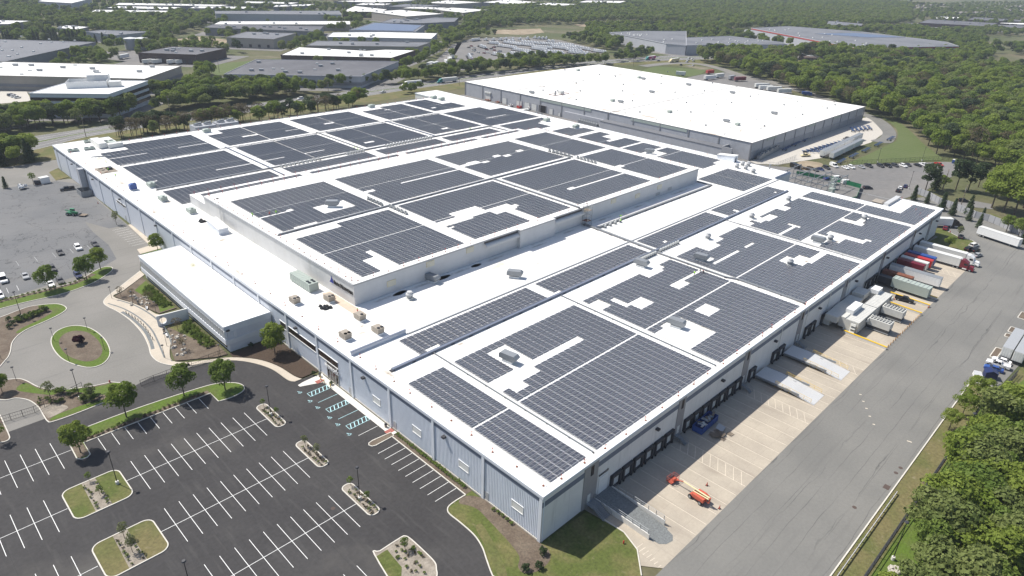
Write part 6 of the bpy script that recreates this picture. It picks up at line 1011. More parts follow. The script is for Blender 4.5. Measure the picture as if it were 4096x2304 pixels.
# ---- woods ----
WOODS = [ # picture outline of the ground under each wood, spacing, height, kinds
 ([(1740,150),(1800,168),(1834,176),(1884,194),(1950,212),(2017,236),(2100,259),(2170,289),(2250,313),(2300,339),(2340,374),(2366,398),(2417,402),(2480,408),(2700,470),(2700,215),(2576,200),(2450,190),(2360,162),(2250,150),(2150,142),(2080,138),(2010,140),(1960,152),(1900,150),(1790,146)], 8.6, (12,20), ('broad','broad','olive','bright','pine','broad','bright','bare'), 'tree in the wood beyond the mown field'),
 ([(2376,402),(2470,412),(2600,460),(2700,560),(2700,475),(2480,408)], 8, (10,15), ('broad','bright'), 'tree in the wood beyond the mown field'),
 ([(0,385),(40,380),(95,392),(110,402),(90,412),(0,420),(-120,430),(-120,390)], 5.6, (9,15), ('broad','conifer','broad','bright'), 'tree in the group left of the warehouse corner'),
 ([(285,340),(500,316),(640,296),(625,312),(480,331),(300,354)], 4.4, (9,14), ('bare','bare','broad','pine'), 'bare rusty tree between the warehouse and the highway'),
 ([(640,302),(720,287),(770,281),(850,270),(905,258),(930,262),(860,285),(740,300),(650,312)], 6.5, (9,14), ('broad','pine','bright','bare'), 'tree on the bank between the warehouse and the highway'),
 ([(1000,233),(1060,226),(1060,232),(1000,240)], 6, (7,9), ('broad',), 'tree on the bank between the warehouse and the highway'),
 ([(-60,352),(60,330),(230,314),(330,296),(400,284),(480,277),(540,267),(620,258),(700,246),(760,238),(760,228),(690,232),(620,240),(560,252),(470,260),(385,268),(370,290),(330,284),(250,298),(100,302),(0,300),(-60,310)], 5.8, (9,16), ('broad','broad','bright','pine','olive'), 'tree on the far side of the highway at the left'),
 ([(760,238),(860,226),(960,215),(1040,210),(1140,197),(1230,187),(1330,177),(1460,168),(1530,163),(1520,158),(1420,160),(1300,166),(1230,176),(1150,180),(1040,196),(950,202),(880,210),(800,215),(760,222)], 6.5, (9,14), ('broad','bright','pine','olive'), 'tree on the far side of the highway by the truck yard'),
 ([(790,215),(880,208),(930,192),(960,172),(1000,150),(1060,128),(1100,105),(1140,84),(1180,70),(1250,58),(1300,60),(1240,70),(1190,82),(1160,110),(1120,130),(1060,165),(1000,190),(960,205)], 9, (9,14), ('broad','broad','bright'), 'tree in the strip of wood beside the truck yard'),
 ([(385,262),(420,245),(470,255),(560,246),(600,225),(640,230),(700,228),(760,222),(740,215),(640,215),(560,210),(520,205),(560,178),(540,175),(480,195),(400,215),(375,240)], 6.8, (9,15), ('broad','broad','bright','pine'), 'tree between the office block and the dark-roofed warehouse'),
 ([(110,62),(240,46),(350,42),(480,40),(545,48),(545,62),(500,72),(420,92),(470,95),(430,118),(330,105),(280,92),(205,72)], 10, (10,15), ('broad','olive','broad','bright'), 'tree in the wood between the far left warehouses'),
 ([(0,100),(90,92),(210,95),(280,108),(290,116),(200,106),(100,108),(0,106)], 8, (9,13), ('broad','conifer'), 'tree in the row behind the big grey roof at the far left'),
 ([(120,172),(200,160),(270,138),(330,140),(300,152),(220,165),(150,178)], 8, (6,10), ('broad',), 'tree between the grey and white roofs at the left'),
 ([(-40,30),(100,22),(105,55),(60,66),(0,62),(-40,60)], 11, (10,14), ('broad',), 'tree in the far left corner wood'),
 ([(1150,66),(1260,52),(1350,44),(1500,40),(1720,38),(1920,36),(2100,32),(2290,30),(2290,60),(2200,68),(2050,72),(1900,68),(1880,76),(1800,80),(1720,76),(1600,72),(1500,66),(1400,62),(1310,64)], 11.5, (11,16), ('broad','olive','broad','bright'), 'tree in the wide far wood'),
 ([(1150,40),(1300,22),(1500,14),(1720,8),(1950,6),(2150,4),(2280,14),(2300,30),(2100,32),(1720,38),(1350,44),(1200,52)], 14, (11,16), ('broad','bright'), 'tree in the wide far wood'),
 ([(1480,68),(1560,72),(1700,78),(1720,84),(1640,84),(1560,92),(1560,112),(1530,132),(1500,118),(1470,98)], 9, (9,13), ('broad','broad','bright'), 'tree between the truck yard and the blue-white warehouse'),
 ([(1540,150),(1570,140),(1600,132),(1640,140),(1600,155),(1550,160)], 8, (8,12), ('broad','pine'), 'tree by the highway junction'),
 ([(2040,128),(2150,134),(2290,140),(2420,126),(2480,120),(2500,150),(2420,160),(2300,146),(2150,138),(2040,134)], 9, (9,14), ('broad','broad','bright'), 'tree around the red-banded warehouse'),
 ([(2240,75),(2300,72),(2340,85),(2470,90),(2480,112),(2400,118),(2330,100),(2260,92)], 10, (9,13), ('broad',), 'tree beyond the red-banded warehouse'),
 ([(2300,20),(2420,10),(2576,8),(2576,60),(2450,50),(2320,44)], 24, (9,12), ('broad',), 'tree between the far houses'),
 ([(30,-50),(60,-50),(110,-50),(126,-55),(150,-57),(200,-60),(262,-62),(420,-30),(420,-110),(250,-130),(150,-130),(60,-110),(20,-90),(20,-60)], 4.5, (9,14), ('broad','bright','olive','bright','bush','bush','broad'), 'tree in the wood along the service road fence')]
EXCL = [[(1990,150),(2110,158),(2110,190),(1995,186)],[(2090,165),(2190,182),(2180,208),(2080,196)],[(2175,232),(2262,236),(2250,256),(2160,252)],[(2250,190),(2300,205),(2290,216),(2240,205)],[(2380,308),(2400,300),(2470,345),(2440,350)]]
BB = [(min(p[0] for p in q)-3, max(p[0] for p in q)+3, min(p[1] for p in q)-3, max(p[1] for p in q)+3, q) for q in PAVED]
PTS = []; RG = random.Random(5)
for poly, sp, hh, kinds, lab in WOODS:
    world = max(p[1] for p in poly) < 0
    if world: wp = poly
    else: wp = [tuple(Q('V', max(-300,a), max(1, c)))[:2] for a, c in poly]
    xs = [p[0] for p in wp]; ys = [p[1] for p in wp]; x = min(xs)
    while x < max(xs):
        y = min(ys)
        while y < max(ys):
            px, py = x+RG.uniform(-.45,.45)*sp, y+RG.uniform(-.45,.45)*sp; y += sp
            v = toV((px, py, 0))
            if not inpoly((px, py), wp) or not (-60 < v[0] < 2640 and -40 < v[1] < 1560): continue
            if any(inpoly(v, e) for e in EXCL): continue
            if py > 430 and any(b_[0] < px < b_[1] and b_[2] < py < b_[3] and inpoly((px, py), b_[4]) for b_ in BB): continue
            PTS.append((math.hypot(px-CAM.x, py-CAM.y), px, py, RG.uniform(*hh), RG.choice(kinds), lab)) if True else None
            if PTS[-1][4] == 'bush': PTS[-1] = PTS[-1][:3]+(RG.uniform(3,5.5),)+PTS[-1][4:]
        x += sp
FARK = ('broad','broad','olive','bright','broad','pine')
from mathutils import noise as MN
for sp, xa, xb, ya, yb in ((11, -500, 1100, 424, 1000), (15, -700, 2600, 1000, 2600), (13, 640, 1500, -100, 424), (15, 1100, 2400, -100, 1000)):
    y = ya
    while y < yb:
        x = xa
        while x < xb:
            px, py = x+RG.uniform(-.5,.5)*sp, y+RG.uniform(-.5,.5)*sp; x += sp
            v = toV((px, py, 0))
            if not (-40 < v[0] < 2620 and -30 < v[1] < 420): continue
            if MN.noise((px*.0065, py*.0065, 3.1))+.35*MN.noise((px*.03, py*.03, 7.7)) < (-.16 if py > 1000 else .0): continue
            if any(b_[0] < px < b_[1] and b_[2] < py < b_[3] and inpoly((px, py), b_[4]) for b_ in BB): continue
            PTS.append((math.hypot(px-CAM.x, py-CAM.y), px, py, RG.uniform(9, 15), RG.choice(FARK), 'tree in the belts between the far warehouses'))
        y += sp
PTS.sort()
WN = {'olive':'olive green ','bush':'low bushy ','broad':'broad-crowned ','bright':'bright green ','pine':'dark pine ','conifer':'dark conical ','bare':'sparse rusty '}
NI = 255
for d, x, y, h, k, lab in PTS[:NI]: tree(k, x, y, h, WN[k]+lab.replace('bare rusty ', ''), lab, wide=RG.uniform(.9,1.2))
REST = PTS[NI:]
print('trees', len(PTS))
if REST:
    srcs = []; idx = {}
    for k in WN:
        idx[k] = []
        for o in bpy.data.objects:
            if o.parent and o.name.startswith('crown') and o.data in [c for c, _ in KIND[k]] and o.data.name not in [s.data.name for s in srcs]: idx[k].append(len(srcs)); srcs.append(o)
    me = bpy.data.meshes.new('woodland'); me.vertices.add(len(REST)); me.vertices.foreach_set('co', np.array([(p[1], p[2], -.2) for p in REST]).ravel())
    for nm, tp, vals in (('kind_index', 'INT', [RG.choice(idx[p[4]]) for p in REST]), ('turn', 'FLOAT', [RG.uniform(0, 6.28) for p in REST]), ('size', 'FLOAT', [p[3]/12 for p in REST])):
        me.attributes.new(nm, tp, 'POINT'); me.attributes[nm].data.foreach_set('value', vals)
    wo = mobj('woodland', me, None, False, 'stuff', 'wide stretches of green woodland between and beyond the warehouses', 'woodland')
    ng = bpy.data.node_groups.new('scatter_trees', 'GeometryNodeTree'); ng.interface.new_socket('Geometry', in_out='INPUT', socket_type='NodeSocketGeometry'); ng.interface.new_socket('Geometry', in_out='OUTPUT', socket_type='NodeSocketGeometry')
    n_ = ng.nodes; gi = n_.new('NodeGroupInput'); go = n_.new('NodeGroupOutput'); ip = n_.new('GeometryNodeInstanceOnPoints'); jn = n_.new('GeometryNodeJoinGeometry'); ip.inputs['Pick Instance'].default_value = True
    for s in reversed(srcs):
        oi = n_.new('GeometryNodeObjectInfo'); oi.inputs['Object'].default_value = s; oi.transform_space = 'ORIGINAL'; gt = n_.new('GeometryNodeGeometryToInstance'); ng.links.new(oi.outputs['Geometry'], gt.inputs[0]); ng.links.new(gt.outputs[0], jn.inputs[0])
    def att(nm, tp):
        a_ = n_.new('GeometryNodeInputNamedAttribute'); a_.data_type = tp; a_.inputs['Name'].default_value = nm; return [s_ for s_ in a_.outputs if s_.name == 'Attribute' and s_.type == {'INT':'INT','FLOAT':'VALUE'}[tp]][0]
    cx = n_.new('ShaderNodeCombineXYZ'); ng.links.new(att('turn', 'FLOAT'), cx.inputs[2]); er = n_.new('FunctionNodeEulerToRotation'); ng.links.new(cx.outputs[0], er.inputs[0])
    ng.links.new(gi.outputs[0], ip.inputs['Points']); ng.links.new(jn.outputs[0], ip.inputs['Instance']); ng.links.new(att('kind_index', 'INT'), ip.inputs['Instance Index']); ng.links.new(er.outputs[0], ip.inputs['Rotation']); ng.links.new(att('size', 'FLOAT'), ip.inputs['Scale']); ng.links.new(ip.outputs[0], go.inputs[0])
    wo.modifiers.new('scatter', 'NODES').node_group = ng
# ======================= roof equipment =======================
def rtu(x, y, z, rz, label, col='tan', L=3.2, Wd=2.0, h=1.6, fans=2, wedge=True):
    t = thing('rooftop_unit', label, 'rooftop unit', (x, y, z), R_(rz)); MB().box(-L/2+.15,L/2-.15,-Wd/2+.1,Wd/2-.1,0,.4).obj('curb', ['white'], t)
    b = MB(); b.prof([(-L/2,.4),(-L/2,.4+h*.82),(-L/2+.7,.4+h),(L/2,.4+h),(L/2-.35 if wedge else L/2,.4)], -Wd/2, Wd/2)
    for k in range(3): b.box(-L/2+.6+.7*k,-L/2+1.1+.7*k,-Wd/2-.03,-Wd/2,.7,.4+h*.8)
    b.obj('casing', [col], t)
    for k in range(fans): o = MB().cyl(0,0,0,.14,.42,n=12,cap=1).obj('fan', ['dark','black'], t); o.location = (L/2-.6, -Wd/4+Wd/2*(k % 2), .4+h) if fans > 1 else (L/2-.6, 0, .4+h)
    return t
for i, (x, y, rz, f) in enumerate(((4.6,98.2,-90,2),(12.3,93,-90,2),(12.6,78.3,-90,1),(12.1,69.3,-90,2),(4.4,72.4,-90,4))): rtu(x, y, H, rz, ['brown rooftop unit nearest the office wing, in front of the sign','brown rooftop unit directly below the wall sign with orange worker','brown rooftop unit behind which a worker in red crouches','brown rooftop unit beside the low parapet end','brown rooftop unit with flared fan section by the roof edge'][i], fans=f)
for i, (tl, px, py, rz) in enumerate((('S8',435,212,0),('S8',1017,128,0),('S8',1090,143,0),('S8',2072,340,0),('S8',2345,402,0),('S7',1047,303,0),('S7',637,940,-90),('S7',903,1055,-90),('S7',527,812,-90))):
    q = Q(tl, px, py, H); rtu(q.x, q.y, H, rz, ['grey-green box unit at the back roof edge between two arrays','left box unit of the pair by the rear raised bay','right box unit of the pair by the rear raised bay','grey-green box unit beside the stepped array on the right roof edge','grey-green box unit right of the ragged array','dark-topped box unit at the back edge beside the cooling towers','grey-green box unit left of the lower roof strip corner','big grey-green box unit near the roof ladder','small grey-green unit at the left array corner'][i], 'agreen', 3.8, 2.4, 1.5, 1, False)
q = Q('S7', 360, 840, H); rtu(q.x, q.y, H, 0, 'blue and white rooftop unit near the front roof edge', 'blue', 2.6, 1.8, 2.2, 1, False)
t = thing('air_handler', 'long pale green ribbed air handling unit below the raised wall', 'air handler', (12.1, 106.4, H), R_(-90)); MB().box(-5.6,5.6,-1.5,1.5,.35,2.7).obj('casing', ['agreen'], t); MB().box(-5.3,5.3,-1.2,1.2,0,.35).obj('curb', ['offw'], t)
for k in range(10): MB().box(-5.5+1.1*k,-5.42+1.1*k,-1.55,1.55,.4,2.74).obj('rib', ['agreen'], t)
for k in range(4): o = MB().cyl(0,0,0,.18,.45,n=12,cap=1).obj('fan', ['galv','black'], t); o.location = (3.4+1.2*(k % 2), -.7+1.4*(k//2), 2.7)
HOOD = MB().prof([(-2.3,.9),(-2.3,2.0),(-1.9,2.4),(2.0,2.4),(2.7,1.75),(2.2,.9)], -1.0, 1.0).mesh('hood', ['galv']); HB = MB().box(-1.5,1.5,-.75,.75,0,.5).mesh('curb', ['white']); HL = MB()
for sx in (-1.3,1.3):
    for sy in (-.6,.6): HL.box(sx-.06,sx+.06,sy-.06,sy+.06,.5,.9)
HL = HL.mesh('leg', ['galv'])
for x, y, z, rz, lab in ((62.2,69.8,H,-55,'grey hooded air unit alone on the wide white middle roof'),(27.5,37,H,-80,'grey hooded air unit in the gap of the second array'),(98.6,48.8,H,-80,'grey hooded air unit beside the dark tray between arrays'),(73,19,H,100,'grey hooded air unit with green mats in the third array gap'),(117.5,38.4,H,-80,'long grey hooded air unit at the near corner of the fourth array'),(163.5,19.2,H,-80,'grey hooded air unit at the near edge of the fifth array'),(45,144,Z-.02,-40,'grey hooded unit on the raised roof left block'),(217.5,128.6,H,-60,'scoop-shaped hood on the far right roof edge'),(41.5,84,H,-80,'small grey hood against the raised wall with rubble')):
    t = thing('air_intake_hood', lab, 'air unit', (x, y, z), R_(rz)); mobj('hood', HOOD, t); mobj('curb', HB, t); mobj('leg', HL, t)
FD = MB().cyl(0,0,.45,1.3,.85,.95,n=18).mesh('drum', ['galv']); FC = MB().cyl(0,0,1.35,1.75,1.15,1.05,n=18).cyl(0,0,1.75,2.3,.8,.72,n=18).mesh('cap', ['silver']); FB = MB().box(-.9,.9,-.9,.9,0,.45).mesh('curb', ['offw'])
FANS = [('e',515,805,'mushroom fan alone on the white roof by the raised wall corner'),('S4',1057,195,'mushroom fan at the far end beside the fifth array'),('S4',713,358,'mushroom fan left of the fifth array'),('S4',304,552,'mushroom fan left of the fourth array'),('S4',1767,372,'mushroom fan inside the gap of the fifth array'),('S4',1448,565,'mushroom fan beside the grey hood at the fifth array'),('S4',1070,795,'mushroom fan in the square gap of the fourth array'),('c4',1045,400,'mushroom fan leftmost of the rear roof cluster'),('c4',1113,373,'mushroom fan back left of the rear roof cluster'),('c4',1183,378,'mushroom fan back right of the rear roof cluster'),('c4',1150,418,'mushroom fan front of the rear roof cluster'),('c4',1243,462,'small mushroom fan right of the rear roof cluster')]
for tl, px, py, lab in FANS: q = Q(tl, px, py, H); t = thing('exhaust_fan', lab, 'roof fan', (q.x, q.y, H)); mobj('drum', FD, t); mobj('cap', FC, t); mobj('curb', FB, t)
q = Q('c4', 1443, 412, H); t = thing('roof_chimney', 'slim grey roof chimney near the rear parapet', 'chimney', (q.x, q.y, H)); MB().cyl(0,0,0,2.0,.3,n=10).obj('flue', ['galv'], t); MB().cyl(0,0,2.0,2.3,.5,n=10).obj('cap', ['galv'], t)
# stair sheds
for x, y, rz, lab in ((11.9,164.2,-90,'white sloped stair shed against the raised block at the left'),(238.2,96.5,90,'white sloped stair shed with dark doorway at the rear roof edge')):
    t = thing('stair_shed', lab, 'shed', (x, y, H), R_(rz)); MB().prof([(-4.6,0),(-4.6,1.0),(4.2,3.0),(4.6,3.0),(4.6,0)][::-1] if False else [(-4.6,0),(-4.6,3.1),(4.6,2.1),(4.6,0)], -1.7, 1.7).obj('wall', ['rib'], t)
    b = MB(); b.add([(-4.8,-1.9,3.16),(4.8,-1.9,2.12),(4.8,1.9,2.12),(-4.8,1.9,3.16),(-4.8,-1.9,3.3),(4.8,-1.9,2.26),(4.8,1.9,2.26),(-4.8,1.9,3.3)], [(0,3,2,1),(4,5,6,7),(0,1,5,4),(1,2,6,5),(2,3,7,6),(3,0,4,7)]); b.obj('roof', ['roof'], t); MB().box(-4.66,-4.58,-.5,.5,.05,2.2).obj('door', ['dark'], t)
# cable trays
def tray(pts, z, label, w=.6, h=.35, col='galv'):
    t = thing('cable_tray', label, 'cable tray', (*pts[0], z)); p0 = Vector(pts[0]); b = MB(); P = [tuple(Vector(p)-p0) for p in pts]; b.path(P, w, .18, .18+h, 0); b.path(P, w+.02, .18+h, .18+h+.05, 1); b.obj('channel', ['dgwall' if col == 'galv' else col, col], t)
    s = MB(); L_ = 0
    for a, c in zip(P, P[1:]):
        n = max(1, int((Vector(c)-Vector(a)).length/6))
        for i in range(n+1): q = Vector(a).lerp(Vector(c), i/n); s.box(q.x-w*.7,q.x+w*.7,q.y-w*.7,q.y+w*.7,0,.18)
    o = s.obj('support_block', ['dark'], t); o['kind'] = 'stuff'
TR = [([(4.3,52.4),(212.5,53.2)],H,'long slate-blue cable tray along the narrow solar strips',.75,.4,'stripe'),([(16.3,1.6),(16.3,51.8)],H,'thin cable tray between the first and second dock arrays',.22,.15,'galv'),([(63.4,1.6),(63.4,51.8)],H,'thin cable tray between the second and third dock arrays',.22,.15,'galv'),([(111.6,52.8),(111.6,26),(113,22.5),(113,1.5)],H,'grey pipe tray with a kink between third and fourth dock arrays',.5,.3,'galv'),([(158.6,52.8),(158.6,2)],H,'thin cable tray between the fourth and fifth dock arrays',.22,.15,'galv'),([(113.5,84.6),(112.4,53)],H,'cable tray crossing the wide white middle roof',.8,.4,'galv'),([(114,79.2),(192,79.2)],H,'long pipe run beside the raised wall on the middle roof',.9,.4,'galv'),([(193.8,79.2),(193.8,98)],H,'cable tray beside the raised block end',.7,.4,'galv'),
([(18,131.4),(160,132.6)],ZR,'long cable tray across the middle of the raised roof',.6,.35,'galv'),([(111.4,132),(111.4,86)],ZR,'cable tray from the raised roof middle to the near edge',.6,.35,'galv'),([(162.4,133),(162.4,145)],ZR,'short tray at the right inverter group on the raised roof',.5,.3,'galv'),([(12.2,221.6),(108.6,221.6)],H,'cable tray in front of the rear arrays, left half',.6,.35,'galv'),([(109.6,222),(192.5,222)],H,'cable tray in front of the rear arrays, right half',.7,.4,'galv'),([(110.4,222.5),(110.4,268)],H,'cable tray between the rear arrays in the middle',.5,.3,'galv'),([(60.6,222),(60.6,268)],H,'cable tray between the left rear arrays',.5,.3,'stripe'),([(12.5,265.6),(194,266.8)],H,'thin tray between the rear and middle rear rows',.3,.2,'galv'),([(155,222.5),(155,268)],H,'cable tray between the right rear arrays',.5,.3,'stripe'),([(193.5,222),(195.5,199)],H,'tray from the rear corner to the lower strip',.6,.3,'galv'),([(60,198),(60,221)],H,'short slate tray beside the lower strip roof',.4,.3,'stripe')]
for a in TR: tray(*a)
# inverters
IB = MB().box(-.45,.45,-.3,.3,.35,1.25).mesh('cabinet', ['offw']); IS = MB().box(-.5,-.4,-.5,.5,0,.6).box(.4,.5,-.5,.5,0,.6).box(-.5,.5,.25,.32,.6,1.5).mesh('stand', ['galv'])
def inverters(n, x0, y0, x1, y1, z, rz, label, grp):
    for i in range(n): f = i/max(1, n-1); t = thing('inverter', label, 'inverter', (x0+(x1-x0)*f, y0+(y1-y0)*f, z), R_(rz), grp); mobj('cabinet', IB, t); mobj('stand', IS, t)
inverters(10, 65, 220.3, 84, 220.3, H, 0, 'white inverter box in the left row before the rear arrays', 'left rear inverters'); inverters(7, 99, 220.3, 108, 220.3, H, 0, 'white inverter box in the short row by two crouching workers', 'mid rear inverters'); inverters(16, 122, 220.6, 150, 220.6, H, 0, 'white inverter box in the long row before the right rear arrays', 'right rear inverters')
inverters(5, 58.9, 134, 58.9, 142, ZR, 90, 'white inverter box at the tray crossing on the left raised roof, upper group', 'raised left upper inverters'); inverters(5, 60.0, 121, 60, 130, ZR, 90, 'white inverter box at the tray crossing on the left raised roof, lower group', 'raised left lower inverters'); inverters(6, 161.2, 134, 161.2, 146, ZR, 90, 'white inverter box on the right raised roof, upper group', 'raised right upper inverters'); inverters(6, 162.6, 120, 162.6, 130, ZR, 90, 'white inverter box on the right raised roof, lower group', 'raised right lower inverters')
inverters(9, 100.5, 51.4, 110, 51.4, H, 0, 'grey inverter box in the row beside the dark tray, nearer group', 'tray inverters near'); inverters(8, 113.5, 51.6, 124, 51.6, H, 0, 'grey inverter box in the row beside the dark tray, farther group', 'tray inverters far'); inverters(4, 117, 78, 126, 78, H, 0, 'grey cabinet by two workers on the middle roof', 'middle roof cabinets')
# warning flags
FM = MB().cyl(0,0,0,.12,.26,.2,n=8,mi=1).cyl(0,0,.1,1.05,.035,n=5).add([(0,0,.75),(.22,.05,.8),(.2,-.05,1.05),(0,0,1.05)], [(0,1,2,3)]).mesh('warning_flag', ['flagred', 'rust'])
def flags(x0, y0, x1, y1, n, z, where):
    for i in range(n):
        f = i/(n-1); o = mobj('warning_flag', FM, None, False, None, 'red warning flag on a round base along '+where, 'warning flag', 'warning flags along '+where); o.location = (x0+(x1-x0)*f+random.uniform(-.3,.3), y0+(y1-y0)*f+random.uniform(-.35,.35), z); o.rotation_euler = (random.uniform(-.06,.06), random.uniform(-.06,.06), random.uniform(0,6)); o.scale = (1.05,)*3
flags(2.0,2.2,2.0,62,10,H,'the front roof edge near the corner'); flags(2.0,72,2.2,214,17,H,'the long front roof edge'); flags(2.2,222,2.4,300,12,H,'the far front roof edge'); flags(6,.9,225,.9,34,H,'the dock roof edge'); flags(17.2,88,17.2,181,26,ZR,'the raised front edge'); flags(18,86.9,190,87,34,ZR,'the raised edge above the middle roof'); flags(18,182.6,190,182.6,36,ZR,'the raised back edge'); flags(17.5,196.6,190,196.6,34,ZM+.1,'the lower strip back edge'); flags(190.8,90,190.8,180,20,ZR,'the raised right edge'); flags(30,308.6,220,308.8,34,H,'the rear roof edge'); flags(238.6,100,239.2,300,28,H,'the right roof edge'); flags(225,4,240.5,16,5,H,'the far dock corner edge')
# rear left plant: twin fan condensers and white duct
for i, (px, py) in enumerate(((650,570),(945,535),(940,405),(1290,412))):
    q = Q('c5', px, py, H); t = thing('condenser_unit', ['twin-fan condenser leftmost at the rear left roof corner','twin-fan condenser second from left at the rear left corner','twin-fan condenser at the back edge left of the duct','twin-fan condenser at the back edge right of the duct'][i], 'condenser', (q.x, q.y, H), R_(-8)); MB().box(-2.3,2.3,-1.2,1.2,.4,1.1).obj('casing', ['agreen'], t)
    for s in (-1.1,1.1): o = MB().cyl(0,0,0,.22,.85,n=14,cap=1).obj('fan', ['agreen','black'], t); o.location = (s, 0, 1.1)
t = thing('roof_duct', 'large white rooftop duct and air handler at the rear left corner', 'duct', (15,302,H)); MB().box(-.5,3,-1.5,12,.2,2.6).obj('air_handler', ['offw'], t); MB().box(3,9.5,-3.4,-.6,.25,2.1).obj('duct', ['offw'], t); MB().box(5,8,2,5,.2,1.6).obj('fan_section', ['agreen'], t)
for k in range(4): o = MB().box(-.25,3.4,-.35,.35,0,.3).mesh('metal_sheet', ['galv']); o = mobj('metal_sheet', o, None, False, None, 'loose pale metal strip lying on the rear left roof', 'metal strip', 'loose strips on the roof'); o.location = (7.4+1.3*k, 288-.7*k, H); o.rotation_euler = (0, 0, R_(-12))
t = thing('work_area', 'pile of torn roofing boards with dark hatch at the front roof edge', 'debris', (5.2,263,H)); MB().box(-2.5,4,-5,5,0,.12).obj('board', ['gravel'], t); MB().box(1.2,3.2,-1,1.6,.12,1.0).obj('hatch', ['black'], t)
for k in range(6): g_ = random.Random(k); x, y = g_.uniform(-2,3), g_.uniform(-5,4); MB().box(x,x+g_.uniform(.6,2),y,y+.4,.12,.35).obj('debris_piece', ['dark' if k % 2 else 'rust'], t)
for x, y, n, lab in ((11.6,176.5,7,'black bags and white sacks heaped beside the raised wall ladder'),(9.4,90.5,9,'heap of black rubbish bags by the brown rooftop units')):
    t = thing('rubbish_heap', lab, 'rubbish', (x, y, H)); g_ = random.Random(n)
    for k in range(n): o = mobj('bag', RK[k % 3], t); o.location = (g_.uniform(-1,1), g_.uniform(-1.6,1.6), .0); o.scale = (1.5,1.5,1.7)
    BAG = M['black']
bagm = [r.copy() for r in RK]
for r in bagm: r.materials.clear(); r.materials.append(M['black'])
for o in bpy.data.objects:
    if o.name.startswith('bag') and o.parent and o.parent.name.startswith('rubbish'): o.data = bagm[RK.index(o.data)] if o.data in RK else o.data
# scaffold tower at the raised wall
t = thing('scaffold_tower', 'steel scaffold stair tower against the raised wall', 'scaffold', (113.6,83.8,H)); b = MB()
for sx in (-1.2,1.2):
    for sy in (-1.2,1.2): b.box(sx-.05,sx+.05,sy-.05,sy+.05,0,8.2)
for z in (2,4,6,7.2,8.1):
    for s in (-1.2,1.2): b.box(-1.2,1.2,s-.04,s+.04,z-.04,z+.04); b.box(s-.04,s+.04,-1.2,1.2,z-.04,z+.04)
b.obj('frame', ['galv'], t); MB().box(-1.15,1.15,-1.15,1.15,2.05,2.12).obj('deck', ['rust'], t); MB().box(-1.15,1.15,-1.15,1.15,6.05,6.12).obj('deck', ['wood'], t); b = MB()
for k in range(4): b.tube((-1.2,-1.2,2*k), (1.2,-1.2,2*k+2), .035, n=4); b.tube((1.2,1.2,2*k), (-1.2,1.2,2*k+2), .035, n=4)
b.obj('brace', ['galv'], t)
# cooling towers behind the rear wall
for i, x in enumerate((70, 82.5)):
    t = thing('cooling_tower', ['left','right'][i]+' grey cooling tower rising behind the rear roof edge', 'cooling tower', (x, 316.5, 0)); MB().box(-5.6,5.6,-4,4,0,12.6).obj('casing', ['lgwall'], t)
    for k in range(14): MB().box(-5.5+.8*k,-5.2+.8*k,-4.12,-4,9.5,12.2).obj('louvre', ['galv'], t)
    for s in (-2.7,2.7): MB().cyl(s,0,12.6,13.6,2.2,2.0,n=18,cap=1).obj('fan', ['galv','dark'], t)
    b = MB(); b.path([(-5.5,-3.9),(5.5,-3.9),(5.5,3.9),(-5.5,3.9)], .06, 13.6, 13.7, closed=True); b.path([(-5.5,-3.9),(5.5,-3.9),(5.5,3.9),(-5.5,3.9)], .06, 13.0, 13.08, closed=True)
    for px in np.arange(-5.5,5.6,1.83):
        for py in (-3.9,3.9): b.box(px-.04,px+.04,py-.04,py+.04,12.6,13.7)
    b.obj('railing', ['silver'], t); b = MB(); b.tube((-4.5,-1,13.8), (-.5,.5,13.8), .3, n=8); b.obj('motor', ['offw'], t); b = MB(); b.tube((.8,-1,13.8), (4.6,.5,13.8), .3, n=8); b.obj('motor', ['offw'], t)
# ======================= dock side equipment =======================
def stairs(x, y, label):
    t = thing('dock_stairs', label, 'steps', (x, y, 0)); b = MB()
    for k in range(6): b.box(-.6,.6,-.3*k-1.6,-.3*k-1.3,1.05-.2*k,1.12-.2*k)
    b.box(-.6,.6,-1.3,0,1.1,1.2); b.box(-.55,-.45,-1.2,-1.1,0,1.1); b.box(.45,.55,-1.2,-1.1,0,1.1); b.obj('tread', ['galv'], t)
    for s in (-.62,.62):
        r_ = MB(); r_.tube((s,0,2.2), (s,-1.3,2.2), .035, n=5); r_.tube((s,-1.3,2.2), (s,-3.2,1.0), .035, n=5); r_.tube((s,-1.3,1.7), (s,-3.2,.5), .03, n=5); r_.tube((s,0,1.1), (s,0,2.2), .035, n=5); r_.tube((s,-1.3,1.1), (s,-1.3,2.2), .035, n=5); r_.tube((s,-3.2,0), (s,-3.2,1.0), .035, n=5); r_.obj('handrail', ['galv'], t)
stairs(45.8,0,'grey steel dock steps left of the blue dumpster'); stairs(76.5,0,'grey steel dock steps by the first metal ramp'); stairs(109,0,'grey steel dock steps by the second metal ramp'); stairs(132,-.2,'grey steel dock steps beside the cooling plant')
t = thing('landing_stairs', 'grey steel corner steps with double railings beside the gravel ramp', 'steps', (14.6,0,0)); b = MB()
for k in range(8): b.box(-1.5,.9,-2.4-.32*k,-2.1-.32*k,1.2-.16*k,1.28-.16*k)
b.box(-1.5,1.0,-2.1,0,1.25,1.33); b.obj('tread', ['galv'], t)
